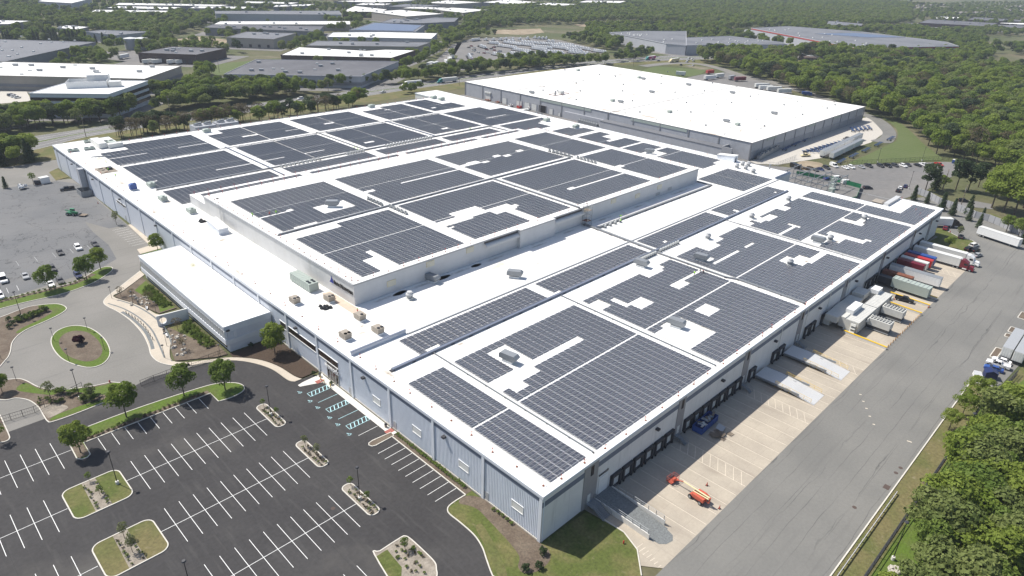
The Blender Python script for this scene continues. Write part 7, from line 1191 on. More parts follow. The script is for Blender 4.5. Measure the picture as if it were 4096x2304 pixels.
for s in (-1.5,-.3,.95):
    r_ = MB(); r_.tube((s,-.1,2.3), (s,-2.1,2.3), .04, n=5); r_.tube((s,-2.1,2.3), (s,-4.9,1.1), .04, n=5); r_.tube((s,-2.1,1.8), (s,-4.9,.6), .03, n=5)
    for y_, z_ in ((-.1,2.3),(-2.1,2.3),(-4.9,1.1)): r_.tube((s,y_,0), (s,y_,z_), .04, n=5)
    r_.obj('handrail', ['galv'], t)
t = thing('truck_ramp', 'gravel-covered loading ramp between pale concrete walls with railings', 'ramp', (18.6,0,0)); b = MB(); V = [(-2.6,0,0),(2.4,0,0),(2.4,-14.6,0),(-2.6,-14.6,0),(-2.6,0,1.2),(2.4,0,1.2)]; b.add(V, [(4,5,2,3),(0,4,3),(1,2,5)]); b.obj('ramp_surface', ['ggravel'], t)
b = MB(); b.add([(-2.4,-14,.06),(2.2,-14,.06),(1.6,-16.2,.03),(.4,-17,.02),(-1.2,-16.6,.03),(-2.2,-15.6,.04)], [tuple(range(6))]); b.obj('gravel_spill', ['ggravel'], t)
for s in (-2.8,2.5):
    b = MB(); b.box(s,s+.25,-13.6,-.1,0,1.25); b.obj('side_wall', ['concnew'], t); r_ = MB(); r_.tube((s+.12,-.3,2.3), (s+.12,-13.4,2.3), .045, n=5); r_.tube((s+.12,-.3,1.8), (s+.12,-13.4,1.8), .035, n=5)
    for k in range(8): r_.box(s+.08,s+.16,-.4-1.85*k,-.3-1.85*k,1.2,2.3)
    r_.obj('railing', ['galv'], t)
def yardramp(x, label, L, z0):
    t = thing('metal_yard_ramp', label, 'ramp', (x, -.6, 0)); n = 8; b = MB(); zs = [1.2]*2+[1.25,1.2,1.0,.8,.5,.25,.05]
    for k in range(n): y0, y1 = -L*k/n, -L*(k+1)/n; b.add([(-3.2,y0,zs[k]),(3.2,y0,zs[k]),(3.2,y1,zs[k+1]),(-3.2,y1,zs[k+1]),(-3.2,y0,zs[k]-.16),(3.2,y0,zs[k]-.16),(3.2,y1,zs[k+1]-.16),(-3.2,y1,zs[k+1]-.16)], [(0,3,2,1)[::-1],(0,1,5,4),(2,3,7,6),(1,2,6,5),(3,0,4,7)][0:5])
    b.obj('deck', ['silver'], t)
    for s in (-3.2,3.2):
        c = MB(); c.box(s-.08,s+.08,-L*.75,-.2,.75,1.3); c.obj('side_beam', ['galv'], t); r_ = MB(); r_.tube((s,-L*.35,2.2), (s,-L*.95,1.4), .04, n=5); r_.tube((s,-L*.35,1.7), (s,-L*.95,.8), .03, n=5)
        for k in range(6): f = .35+.12*k; r_.tube((s,-L*f,.3), (s,-L*f,2.2-.8*(f-.35)/.6), .035, n=4)
        r_.obj('railing', ['yellow'], t)
    MB().box(-2.6,-2.2,-L*.55,-L*.5,0,1.0).obj('support_leg', ['grey'], t); MB().box(2.2,2.6,-L*.55,-L*.5,0,1.0).obj('support_leg', ['grey'], t)
yardramp(86.3,'silver metal yard ramp, nearer of two, with yellow rails',16.2,1.2); yardramp(103,'silver metal yard ramp, farther of two, with yellow rails',16.4,1.2)
t = thing('dumpster', 'blue open-top dumpster full of scrap boards at the docks', 'dumpster', (55.2,-2.3,0), R_(2)); b = MB(); b.box(-3.9,3.9,-1.25,1.25,.15,.25); b.path([(-3.9,-1.25),(3.9,-1.25),(3.9,1.25),(-3.9,1.25)], .1, .15, 1.75, closed=True)
for k in range(9): b.box(-3.8+.92*k,-3.68+.92*k,-1.36,-1.3,.2,1.7); b.box(-3.8+.92*k,-3.68+.92*k,1.3,1.36,.2,1.7)
b.obj('bin', ['blue'], t)
for k in range(16): g_ = random.Random(k+40); o = MB().box(-g_.uniform(.3,1.1),g_.uniform(.3,1.1),-.3,.3,0,.08).obj('scrap_board', [g_.choice(['offw','wood','grey','galv'])], t); o.location = (g_.uniform(-3,3), g_.uniform(-.7,.7), 1.2+.04*k); o.rotation_euler = (g_.uniform(-.4,.4), g_.uniform(-.4,.4), g_.uniform(0,3))
PL = MB()
for k in range(6): PL.box(-.6,.6,-.58+.2*k,-.48+.2*k,.1,.13)
for s in (-.55,0,.47): PL.box(s,s+.08,-.6,.6,0,.1)
PL = PL.mesh('pallet', ['wood'])
for k in range(13): g_ = random.Random(k+7); o = mobj('pallet', PL, None, False, None, 'weathered wooden pallet in the loose heap before the blue dumpster', 'pallet', 'pallet heap'); o.location = (52.4+g_.uniform(0,4.6), -7.2+g_.uniform(-1,2), .16*(k % 4)+.05); o.rotation_euler = (g_.uniform(-.12,.12), g_.uniform(-.12,.12), g_.uniform(0,3)); o.scale = (1.15,1.15,1)
o = MB().box(-1.3,1.3,-.9,.9,.1,.16).obj('board', ['grey'], None, label='grey grid board leaning over the pallet heap', cat='board'); o.location = (56.6,-5.6,.5); o.rotation_euler = (.25,.1,.2)
# boom lift
t = thing('boom_lift', 'orange boom lift with its basket lowered over the apron', 'boom lift', (32.3,-14.3,0), R_(84)); b = MB(); b.box(-1.6,1.6,-.75,.75,.45,.85); b.obj('chassis', ['orange'], t)
for sx in (-1.25,1.25):
    for sy in (-1.0,1.0): o = mobj('wheel', wheels_mesh(.48,.36), t); o.location = (sx, sy, .48)
b = MB(); b.prof([(-1.9,.9),(-1.9,1.75),(-1.2,2.0),(.6,1.85),(.9,.9)], -1.05, -.3); b.prof([(-1.9,.9),(-1.9,1.7),(.9,1.6),(.9,.9)], .3, 1.05); b.box(-1.9,.5,-.3,.3,.9,1.2); b.obj('turret', ['orange'], t)
b = MB(); b.tube((-2.6,0,2.3), (3.9,0,1.95), .17, n=6); b.tube((-2.6,.28,2.05), (1.2,.28,1.6), .13, n=6); b.obj('boom', ['cream'], t); b = MB(); b.tube((-2.75,0,2.4), (-2.6,0,.9), .2, n=6); b.tube((-2.6,0,.9), (-.9,0,1.1), .14, n=6); b.obj('riser', ['orange'], t); MB().tube((3.9,0,1.95), (5.8,0,1.0), .1, n=6).obj('jib', ['orange'], t)
b = MB(); b.box(5.9,7.3,-1.2,1.2,.4,.48)
for z in (.95,1.5):
    b.tube((5.9,-1.2,z), (7.3,-1.2,z), .035, n=4); b.tube((5.9,1.2,z), (7.3,1.2,z), .035, n=4); b.tube((5.9,-1.2,z), (5.9,1.2,z), .035, n=4); b.tube((7.3,-1.2,z), (7.3,1.2,z), .035, n=4)
for x in (5.9,7.3):
    for y in (-1.2,0,1.2): b.tube((x,y,.4), (x,y,1.5), .035, n=4)
b.box(5.95,6.3,-.5,.5,.6,1.2); b.obj('basket', ['orange'], t)
CN = MB().box(-.2,.2,-.2,.2,0,.04,1).cyl(0,0,.04,.72,.14,.03,n=10).mesh('traffic_cone', ['orange', 'dark'])
for tl, px, py, lab in (('n4',733,626,'orange traffic cone right of the boom lift'),('n4',815,778,'orange traffic cone near the apron edge below the boom lift'),('n5',745,205,'orange traffic cone behind the black pickup'),('n5',978,258,'orange traffic cone at the end of a yellow barrier'),('d',740,88,'orange barrel beside the loading tower')): q = Q(tl, px, py); o = mobj('traffic_cone', CN, None, False, None, lab, 'traffic cone'); o.location = (q.x, q.y, .01); o.scale = (1.3,)*3
def hydrant(x, y, lab):
    t = thing('fire_hydrant', lab, 'hydrant', (x, y, .06)); MB().cyl(0,0,0,.6,.14,n=10).cyl(0,0,.6,.78,.16,.06,n=10).obj('barrel', ['red'], t); b = MB(); b.tube((-.25,0,.45), (.25,0,.45), .08, n=8); b.obj('outlet', ['red'], t)
hydrant(11.5,-10.9,'red fire hydrant on the lawn beside the apron'); hydrant(249.4,-3.6,'red fire hydrant on the far corner lawn'); q = Q('d',830,1440); hydrant(q.x, q.y, 'dark red hydrant by the gate below the oval island')
# barriers, bollards, cooling plant
for x, x1, lab in ((127.2,126.4,'first yellow-topped concrete barrier, left of the cooling plant'),(158.6,158.0,'second yellow-topped barrier, right of the chillers'),(166.6,166.2,'third yellow-topped barrier, beside the black pickup'),(174.6,174.2,'fourth yellow-topped barrier, beyond the grey generator')):
    t = thing('concrete_barrier', lab, 'barrier', (x, -7, 0)); d = x1-x; b = MB(); b.path([(0,0),(d,-12.6)], .5, 0, .75); b.obj('wall', ['concnew'], t); b = MB(); b.path([(0,0),(d,-12.6)], .56, .75, .9); b.obj('cap', ['yellow'], t)
BO = MB().cyl(0,0,0,1.0,.11,n=8).cyl(0,0,1.0,1.08,.11,.05,n=8).mesh('bollard', [paint('bollard_brown', (.42,.22,.08), .6)])
for i in range(15): o = mobj('bollard', BO, None, False, None, 'brown bollard in the row guarding the chillers', 'bollard', 'chiller bollards'); o.location = (128+2.05*i, -19.5, 0)
t = thing('cooling_plant', 'pale air handling plant with ribbed roof and ducts feeding the dock wall', 'cooling plant', (0,0,0)); MB().box(128.2,142.9,-10.2,-6.2,.4,4.1).obj('air_handler', ['plant'], t); MB().box(143.3,157.2,-10.2,-6.4,.4,4.1).obj('air_handler', ['plant'], t)
for k in range(26): o = MB().box(0,.16,-10.25,-6.15,4.1,4.2).obj('roof_rib', ['silver'], t); o.location.x = 128.4+1.1*k+(.4 if k > 12 else 0)
for x0, x1, y0, y1, z0, z1, nm in ((126.0,131.8,-4.6,-1.0,2.6,4.6,'duct'),(128.2,134,-6.2,-4.5,1.2,4.4,'duct'),(133,139,-4.4,-.4,2.2,4.0,'duct'),(139.5,147,-4.6,-.4,1.8,3.8,'duct'),(148,153.5,-4.4,-.6,2.9,4.7,'duct'),(153.6,157,-6.2,-3.4,2.6,4.7,'duct'),(127,131,-2.4,-.2,.6,2.6,'duct')): MB().box(x0,x1,y0,y1,z0,z1).obj(nm, ['plant'], t)
MB().box(132,139.4,-6.9,-4.6,4.1,5.7).obj('fan_section', ['white'], t); MB().box(153,157,-6.9,-4.4,4.1,5.5).obj('fan_section', ['white'], t)
for k in range(3): MB().tap(127.2,128.15,-9.8,-8.2,.9+1.05*k,1.5+1.05*k,.3,.1).obj('intake_hood', ['plant'], t); MB().box(128.05,128.19,-9.7,-8.3,.6+1.05*k,.9+1.05*k).obj('filter', ['dark'], t)
for x in (134,155): MB().tap(x,x+1.6,-11.1,-10.25,2.6,3.6,.2,.3).obj('intake_hood', ['plant'], t)
FF = MB().cyl(0,0,0,.14,.38,n=12,mi=1,cap=0).mesh('fan', ['black','offw'])
for i, x in enumerate((135.3,146.7)):
    t = thing('chiller', ['nearer','farther'][i]+' chiller with a grid of fans on top, on the concrete apron', 'chiller', (x, -16.9, 0), 0); MB().box(0,3.5,0,6.3,1.5,3.7).obj('casing', ['plant'], t); MB().box(.12,3.38,.12,6.18,.5,1.5).obj('coil_band', ['dark'], t); MB().box(-.1,3.6,-.1,6.4,.25,.5).obj('base_frame', ['galv'], t)
    for sx in (.3,3.2):
        for sy in (.2,6.1): MB().box(sx-.2,sx+.2,sy-.2,sy+.2,0,.25).obj('foot', ['concnew'], t)
    for a_ in range(3):
        for c_ in range(7): o = mobj('fan', FF, t); o.location = (.65+1.1*a_, .6+.85*c_, 3.7)
t = thing('generator_trailer', 'long grey-green generator enclosure on a trailer at the docks', 'generator', (172.6,-5.6,0), R_(-92)); MB().box(0,11.8,-1.7,1.7,1.0,4.2).obj('enclosure', ['agreen'], t)
for k in range(9): MB().box(.3+1.3*k,.4+1.3*k,-1.75,1.75,4.2,4.27).obj('roof_rib', ['galv'], t)
MB().box(-5.2,0,-1.3,1.3,1.0,1.3).obj('chassis', ['dark'], t); axles(t, (1.2,2.5)); MB().box(-4.6,-.2,-1.2,1.2,1.3,3.4).obj('radiator_section', ['dark'], t); MB().cyl(4.5,0,4.2,4.7,.2,n=8).obj('exhaust', ['grey'], t)
# ======================= lamps, fences, poles =======================
def lamp(x, y, h, label, base=True, heads=1, group=None):
    t = thing('street_lamp', label, 'lamp post', (x, y, 0), 0, group); z0 = .75 if base else .1
    if base: MB().cyl(0,0,0,.78,.34,n=12).obj('base', ['concnew'], t)
    MB().cyl(0,0,z0,h,.09 if base else .06,.06 if base else .04,n=8).obj('pole', ['black'], t); MB().cyl(0,0,h-.08,h+.12,.42 if base else .34,.3,n=12).obj('lamp_head', ['dark'], t)
for tl, px, py, lab in (('g',888,755,'tall black lamp on the farther square island'),('g',2045,238,'tall black lamp on the farthest capsule island'),('h',140,872,'tall black lamp on the nearest capsule island'),('d',165,945,'tall black lamp in the shrubs left of the oval island'),('d',1000,838,None)):
    q = Q(tl, px, py)
    if lab: lamp(q.x, q.y, 8.4, lab)
q = Q('g',1385,1335,8.4); lamp(q.x, q.y, 8.4, 'tall lamp head cut off by the bottom picture edge'); q = Q('d',540,1340,8.4); lamp(q.x, q.y, 8.4, 'tall black lamp in the planting below the oval island')
for i, (px, py) in enumerate(((410,1125),(662,1045),(790,1195),(525,1285),(125,1425),(845,805),(1005,840),(1180,920),(1235,1035),(1260,1165),(1245,1255),(1665,1250),(10,1262))): q = Q('d', px, py); lamp(q.x, q.y, 4.1, 'short black lamp '+['on the left side of the oval island','at the top of the oval island','on the right side of the oval island','at the bottom of the oval island','in the planting at lower left','at the upper end of the curved walk','by the boulders of the upper walk','by the bench on the upper walk','in front of the circle wall','beside the lower bench','at the lower end of the curved walk','by the fence at the office corner','at the left picture edge'][i], False)
q = Q('i',1585,1325); lamp(q.x, q.y, 9.5, 'tall lamp leaning over the fence by the rubble pile'); q = Q('c',1705,1425); lamp(q.x, q.y, 9, 'tall lamp post in the rear lot by parked cars'); q = Q('c',1805,1215); lamp(q.x, q.y, 8, 'lamp post behind the field fence, right'); q = Q('c',1470,1225); lamp(q.x, q.y, 8, 'lamp post behind the field fence, left'); q = Q('n7',395,640); q = Q('i',2120,430); lamp(q.x, q.y, 8, 'lamp post along the fence by the rusty bushes')
def pole(tl, px, py, h, label, arms=1):
    q = Q(tl, px, py); t = thing('utility_pole', label, 'utility pole', (q.x, q.y, 0), R_(20)); MB().cyl(0,0,0,h,.19,.12,n=8).obj('pole', ['wood'], t); MB().box(-1.2,1.2,-.08,.08,h-.8,h-.65).obj('crossarm', ['wood'], t)
    if arms: MB().cyl(.35,0,h-3,h-2,.25,n=8).obj('transformer', ['galv'], t); MB().tube((0,0,h-2.5),(1.6,0,h-2.1),.05,n=5).obj('lamp_arm', ['galv'], t)
    return q
PP = [pole('a',650,1035,13,'utility pole with transformer left of the warehouse rear corner'),pole('a',1285,860,12,'utility pole among bare trees before the office block'),pole('b',888,645,13,'tall utility pole beside the highway at the second warehouse'),pole('b',583,600,11,'utility pole across the highway behind the semi truck'),pole('b',1985,490,12,'utility pole by the second warehouse far corner'),pole('b',2200,500,11,'utility pole by the truck parking'),pole('a',1655,545,12,'utility pole on the grass beside the dark roof'),pole('a',2480,730,11,'lamp pole on the far side of the highway'),pole('f',2090,130,12,'leaning utility pole by the concrete wall',1),pole('c',1960,1440,11,'utility pole by the tall pines')]
t = thing('power_line', 'thin overhead wires along the highway', 'wires'); 
for k in (-.8,0,.8):
    b = MB(); a_, c_ = Q('a',650,1035), Vector((-150,322,0)); b.tube((c_.x,c_.y+k,12), (a_.x,a_.y+k,12.2), .035, n=4); b.obj('wire', ['dark'], t)
def fence(pts, h, label, col='dark', step=3.0, name='chain_link_fence', rail=.05, mesh=True):
    t = thing(name, label, 'fence', (*pts[0], 0)); p0 = Vector(pts[0]); P = [Vector(p)-p0 for p in pts]
    b = MB(); b.path([tuple(p) for p in P], rail, h-.08, h); b.path([tuple(p) for p in P], rail, .1, .16); b.path([tuple(p) for p in P], rail, h*.5, h*.5+.05); b.obj('rail', [col], t); pm = MB().cyl(0,0,0,h+.1,.05,n=6).mesh('post', [col])
    for a_, c_ in zip(P, P[1:]):
        n = max(1, round((c_-a_).length/step))
        for i in range(n): q = a_.lerp(c_, i/n); o = mobj('post', pm, t); o.location = (q.x, q.y, 0)
    if mesh:
        b = MB()
        for a_, c_ in zip(P, P[1:]):
            n = max(1, int((c_-a_).length/.45))
            for i in range(n): q = a_.lerp(c_, i/n); b.box(q.x-.012,q.x+.012,q.y-.012,q.y+.012,.15,h-.1)
        o = b.obj('mesh_wire', [col], t); o['kind'] = 'stuff'
    return t
fence([(22,-46),(38,-46.1),(108,-46.5),(123.4,-46.5),(129,-48.6),(140,-49.4)], 2.0, 'dark chain-link fence between the service road verge and the wood', 'dark', 3.1, rail=.14)
fence([(-47,112),(-58,108.5),(-72,110)], 1.8, 'black fence through the planted corner at lower left', 'black', 2.4); fence([(-36.2,103.4),(-23.4,103.8),(-18.8,104.0),(-13.6,104.0)], 1.8, 'black fence from the gate to the office corner', 'black', 3.2)
t = thing('sliding_gate', 'black metal gate across the drive below the oval island', 'gate', (-38.6,103.2,0)); b = MB()
for z in (.2,1.0,1.7): b.box(-10,0,-.04,.04,z,z+.07)
for k in range(9): b.box(-10+1.25*k,-9.93+1.25*k,-.04,.04,.15,1.75)
b.obj('gate_leaf', ['black'], t); MB().box(-.1,.15,-.1,.1,0,2.0).obj('gate_post', ['black'], t); MB().box(-4,-3.1,-.08,-.05,.9,1.5).obj('notice', ['offw'], t)
fence(PQ('c', [(1240,1242),(1640,1222),(1960,1206),(2050,1214)]), 2.2, 'black fence along the mown field behind parked cars', 'black', 3.2); fence(PQ('c', [(560,1238),(700,1258),(860,1196)]), 2.2, 'chain-link fence at the second warehouse near corner', 'grey', 3)
t = thing('guard_rail', 'steel guard rail on wooden posts beside the service road', 'guard rail', (20,-42.5,0)); MB().box(0,44.8,-.05,.05,.45,.75).obj('rail', ['silver'], t); gp = MB().box(-.1,.1,.06,.24,0,.75).mesh('post', ['wood'])
for i in range(24): o = mobj('post', gp, t); o.location = (1+1.9*i, 0, 0)
for a_, lab in ((.97,'grey guard rail along the far side of the highway'),):
    P = hwp(a_); P = [p for p in P if -160 < p[0] < 640]; t = thing('guard_rail', lab, 'guard rail', (*P[0], 0)); p0 = Vector(P[0]); b = MB(); b.path([tuple(Vector(p)-p0) for p in P], .1, .45, .8); b.obj('rail', ['silver'], t)
    for p in P[::2]: o = mobj('post', gp, t); o.location = (*(Vector(p)-p0), 0)
t = thing('concrete_fence', 'grey concrete panel wall with dark posts beyond the far dock corner', 'wall'); CW = PQ('f', [(1760,10),(1850,45),(1930,90),(2060,135),(2200,195),(2300,220),(2390,255),(2480,300),(2576,345)]); pn = 0
for a_, c_ in zip(CW, CW[1:]):
    n = max(1, round((Vector(c_)-Vector(a_)).length/2.6))
    for i in range(n):
        p, q = Vector(a_).lerp(Vector(c_), i/n), Vector(a_).lerp(Vector(c_), (i+1)/n); b = MB(); b.path([tuple(p), tuple(q)], .16, 0, 3.1); b.obj('panel', ['wconc'], t); o = MB().box(-.14,.14,-.14,.14,0,3.15).obj('post', ['dgwall'], t); o.location = (*p, 0)
# substation
t = thing('substation', 'steel substation frames and transformers inside a green screen behind the warehouse', 'substation', (262,66,0)); b = MB()
for ix in range(5):
    for iy in range(4):
        x, y = -14+8*ix, -14+8*iy; b.box(x-.12,x+.12,y-.12,y+.12,0,6.5+(ix % 2))
        if ix < 4: b.box(x,x+8,y-.15,y+.15,6.2,6.5)
        if iy < 3: b.box(x-.15,x+.15,y,y+8,5.2,5.5)
b.obj('gantry', ['galv'], t)
for k in range(4): x, y = -10+9*k, -18+3*k; MB().box(x,x+3,y,y+2.2,.2,3).obj('transformer', ['agreen'], t); MB().cyl(x+.8,y+1,3,4.2,.15,n=6).cyl(x+2,y+1,3,4.2,.15,n=6).obj('insulator', ['offw'], t)
fence([(281,78),(286,62),(284,46),(262,40),(246,44)], 2.2, 'green-screened fence around the substation', 'green', 3); MB().path([(281.1,78),(286.1,62),(284.1,46),(262,40.1),(246,44.1)], .04, .1, 2.1).obj('screen', ['green'], [o for o in bpy.data.objects if o.get('label') == 'green-screened fence around the substation'][0])
scr = bpy.data.objects['screen']; scr.location = (-281, -78, 0)
o = MB().tap(-2.6,2.6,-2.2,2.2,0,2.4,.1,.1).tap(-2.8,2.8,-2.4,2.4,2.4,2.7,.6,.6).obj('equipment_hut', ['tan'], None, label='small tan equipment hut at the green fence end', cat='hut'); o.location = (262,30,0)
q = Q('c', 850, 1268); t = thing('dumpster', 'black container beside the dirt pile in the rear lot', 'dumpster', (q.x, q.y, 0), R_(60)); MB().box(-3.5,3.5,-1.2,1.2,.2,2.4).obj('bin', ['black'], t); q = Q('c', 940, 1275); o = mobj('dirt_pile', crown_mesh('dirt_pile', 3, 3, -1, 1.6, 700, .6, 8, M['mulch']), None, False, None, 'grey-brown dirt pile beside the black container', 'dirt pile'); o.location = (q.x, q.y, 0)
# upper left lot things
t = thing('storage_shed', 'white box shed at the upper left lot edge', 'shed', (*tuple(Q('a',340,1380))[:2], 0), R_(8)); MB().box(-1.8,1.8,-1.4,1.4,.1,2.7).obj('wall', ['white'], t); MB().box(-1.9,1.9,-1.5,1.5,2.7,2.85).obj('roof', ['offw'], t); q = Q('a',290,1388); t = thing('generator', 'dark machine beside the white shed', 'machine', (q.x, q.y, 0)); MB().box(-1.5,1.5,-.9,.9,.4,1.8).obj('casing', ['dark'], t); MB().box(-1.2,1.2,-.7,.7,.1,.4).obj('base', ['rust'], t)
q = Q('a',175,1425); o = mobj('tarp_heap', crown_mesh('tarp_heap', 8, 2.2, 0, 2.4, 300, 1.0, 5, M['white'], flat=.2), None, False, None, 'machine wrapped in white tarp at the upper left', 'tarp'); o.location = (q.x, q.y, 0)
t = thing('loading_tower', 'grey bin and scaffold tower against the long front wall', 'scaffold', (-2.2,271,0)); b = MB(); b.path([(-2.2,-3),(2,-3),(2,4),(-2.2,4)], .15, 0, 2.5, closed=True); b.obj('bin', ['galv'], t); b = MB()
for x in (-.2,1.9):
    for y in (1.5,4.5): b.box(x-.05,x+.05,y-.05,y+.05,0,11.5)
for z in (3,5,7,9,11):
    b.box(-.2,1.9,1.46,1.54,z,z+.07); b.box(-.2,1.9,4.46,4.54,z,z+.07); b.box(-.24,-.16,1.5,4.5,z,z+.07); b.tube((-.2,1.5,z-2),(-.2,4.5,z),.035,n=4)
b.obj('frame', ['galv'], t); MB().box(-.25,1.9,1.4,4.6,3,11).obj('netting', [mat('debris_netting', (.42,.43,.45), .9, .25, 3)], t)
q = Q('d', 545, 175); t = thing('telehandler', 'green telehandler with forks lowered in the old lot', 'telehandler', (q.x, q.y, 0), R_(-50)); MB().box(-1.9,1.9,-.8,.8,.6,1.3).obj('chassis', ['green'], t); MB().box(-.6,.9,.2,1.0,1.3,2.5).obj('cab', ['glass'], t); MB().box(-.7,1.0,.15,1.05,2.5,2.6).obj('cab_roof', ['green'], t); b = MB(); b.tube((-2.2,-.3,2.2), (2.8,-.3,1.5), .24, n=6); b.tube((2.8,-.3,1.5), (3.4,-.3,.7), .16, n=6); b.obj('boom', ['green'], t); b = MB(); b.box(3.4,3.5,-1.1,.9,.3,1.2); b.box(3.5,4.8,-.9,-.7,.3,.4); b.box(3.5,4.8,.4,.6,.3,.4); b.obj('fork', ['galv'], t)
MB().box(3.5,6.3,-1.2,1.0,.42,.6).obj('load_platform', ['wood'], t)
for sx in (-1.3,1.3):
    for sy in (-.95,.95): o = mobj('wheel', wheels_mesh(.62,.42), t); o.location = (sx, sy, .62)
# front plaza
t = thing('screen_wall', 'pale free-standing wall with a big round hole by the curved walk', 'wall', (-18,130.7,0), R_(-6)); b = MB(); n = 24; cx, cz, rr = -2.6, 1.75, 1.0
ring = [(cx+rr*math.cos(6.2832*k/n), cz+rr*math.sin(6.2832*k/n)) for k in range(n)]; sq = []
for k in range(n):
    a_ = 6.2832*k/n; c_, s_ = math.cos(a_), math.sin(a_); m_ = max(abs(c_)/1.5, abs(s_)/1.75); sq.append((cx+c_/m_, cz+s_/m_))
for yy, fl in ((-.2, 1), (.2, -1)):
    V = [(x, yy, z) for x, z in ring]+[(x, yy, z) for x, z in sq]; b.add(V, [((k, (k+1) % n, n+(k+1) % n, n+k) if fl < 0 else (k, n+k, n+(k+1) % n, (k+1) % n)) for k in range(n)])
V = [(x, -.2, z) for x, z in ring]+[(x, .2, z) for x, z in ring]; b.add(V, [(k, (k+1) % n, n+(k+1) % n, n+k) for k in range(n)]); b.box(cx+1.5,4.4,-.2,.2,0,3.5); b.obj('wall', ['fascia'], t); MB().box(-4.1,4.4,-.22,.22,3.5,3.58).obj('coping', ['offw'], t)
BL2 = MB().cyl(0,0,.14,1.1,.1,n=8).mesh('bollard', ['dark'])
for x, y in ((-26.1,145.4),(-25.9,143.6),(-25.6,141.9),(-25.3,140.2),(-25.15,138.2),(-25.05,136.1),(-25.05,134),(-25.2,131.8),(-25.4,129.4),(-25.7,127),(-25.9,124.6)): o = mobj('bollard', BL2, None, False, None, 'dark bollard in the row along the curved walk kerb', 'bollard', 'walk bollards'); o.location = (x, y, 0)
for px, py, rz, lab in ((1110,885,70,'white bench beside the upper office bed'),(1257,1090,80,'white bench beside the lower office bed')):
    q = Q('d', px, py); t = thing('bench', lab, 'bench', (q.x, q.y, .14), R_(rz)); MB().box(-.9,.9,-.25,.25,.42,.48).obj('seat', ['white'], t); MB().box(-.9,.9,.22,.28,.5,.9).obj('backrest', ['white'], t); MB().box(-.8,-.7,-.2,.2,0,.42).obj('leg', ['grey'], t); MB().box(.7,.8,-.2,.2,0,.42).obj('leg', ['grey'], t)
def binn(x, y, z, lab): t = thing('litter_bin', lab, 'litter bin', (x, y, z)); MB().cyl(0,0,0,.85,.32,.34,n=12).obj('bin', ['tan'], t); MB().cyl(0,0,.85,1.1,.36,.28,n=12).obj('lid', ['dark'], t)
q = Q('d',1043,845); binn(q.x, q.y, .14, 'litter bin by the upper boulders'); q = Q('d',1240,1060); binn(q.x, q.y, .14, 'litter bin beside the lower bench'); binn(-1.2,77.4,.05,'litter bin left of the glass entrance'); binn(-.9,48.6,.05,'dark litter bin at the end of the front walk')
BY = MB().cyl(0,0,0,1.1,.1,n=8).mesh('post', ['yellow'])
for i, (px, py) in enumerate(((528,452),(553,470),(600,505))): q = Q('n3', px, py); t = thing('bollard', ['first','second','third'][i]+' yellow bollard before the glass entrance', 'bollard', (q.x, q.y, .05)); mobj('post', BY, t); MB().cyl(0,0,0,.12,.22,n=10).obj('base', ['concnew'], t)
for x, y, lab in ((-2.4,75.6,'red tactile paving before the entrance doors'),(-1.2,46.8,'red tactile paving at the end of the front walk')): o = MB().box(-1,1,-.7,.7,0,.012).obj('tactile_paving', [mat('tactile_red', (.33,.12,.10), .9, .15, 2)], None, label=lab, cat='paving'); o.location = (x, y, .053)
q = Q('n3', 615, 455); shrub(SHR[1], -1.0, 72.2, .8, 'dark potted evergreen beside the entrance', z=.05)
# things by the right picture edge
t = thing('garden_shed', 'small dark blue shed by the parked blue car', 'shed', (132.3, -44.4, 0), R_(-65)); MB().box(-1.4,1.4,-1.2,1.2,0,1.9).obj('wall', ['navy'], t); MB().prof([(-1.6,1.9),(0,2.6),(1.6,1.9)], -1.35, 1.35).obj('roof', ['navy'], t); t = thing('barrier_stack', 'stack of white plastic barriers at the kerb by the shed', 'barriers', (129.4, -42.3, 0), R_(-70))
for k in range(5): MB().tap(-1,1,-.25+.5*k,.2+.5*k,0,1.1,.1,.1).obj('barrier', ['white'], t)
for i, (px, py) in enumerate(((2040,1232),(2068,1235))): q = Q('c', px, py); t = thing('portable_toilet', ['left','right'][i]+' blue portable toilet at the end of the field fence', 'toilet', (q.x, q.y, 0)); MB().box(-.6,.6,-.6,.6,0,2.2).obj('cabin', ['blue'], t); MB().tap(-.65,.65,-.65,.65,2.2,2.45,.2,.2).obj('roof', ['offw'], t)
for i in range(9): q = Q('i', 1600+random.uniform(-30,50), 1390+random.uniform(-30,60)); o = mobj('boulder', RK[i % 3], None, False, None, 'grey stone in the rubble pile at the bottom edge by the fence', 'boulder', 'rubble pile'); o.location = (q.x, q.y, 0); o.scale = (1.5,)*3
for x, y, lab in ((65.5,-38.8,'rusty square drain grate beside the road kerb'),): o = MB().box(-.8,.8,-.6,.6,0,.01).obj('drain_grate', ['brick'], None, label=lab, cat='drain'); o.location = (x, y-1.5, 0)
for tl, px, py, lab in (('i',1645,632,'round manhole cover on the road by the kerb, upper'),('i',1610,670,'round manhole cover on the road by the kerb, lower'),('i',1297,930,'small dark valve cover in the road'),('g',2512,938,'round manhole cover in the dark parking lot'),('i',1830,745,'round manhole cover in the dry verge')): q = Q(tl, px, py); o = MB().cyl(0,0,0,.012,.45,n=16).obj('manhole_cover', ['brick'], None, label=lab, cat='manhole'); o.location = (q.x, q.y, .004 if tl != 'i' or px < 1700 else -.02)
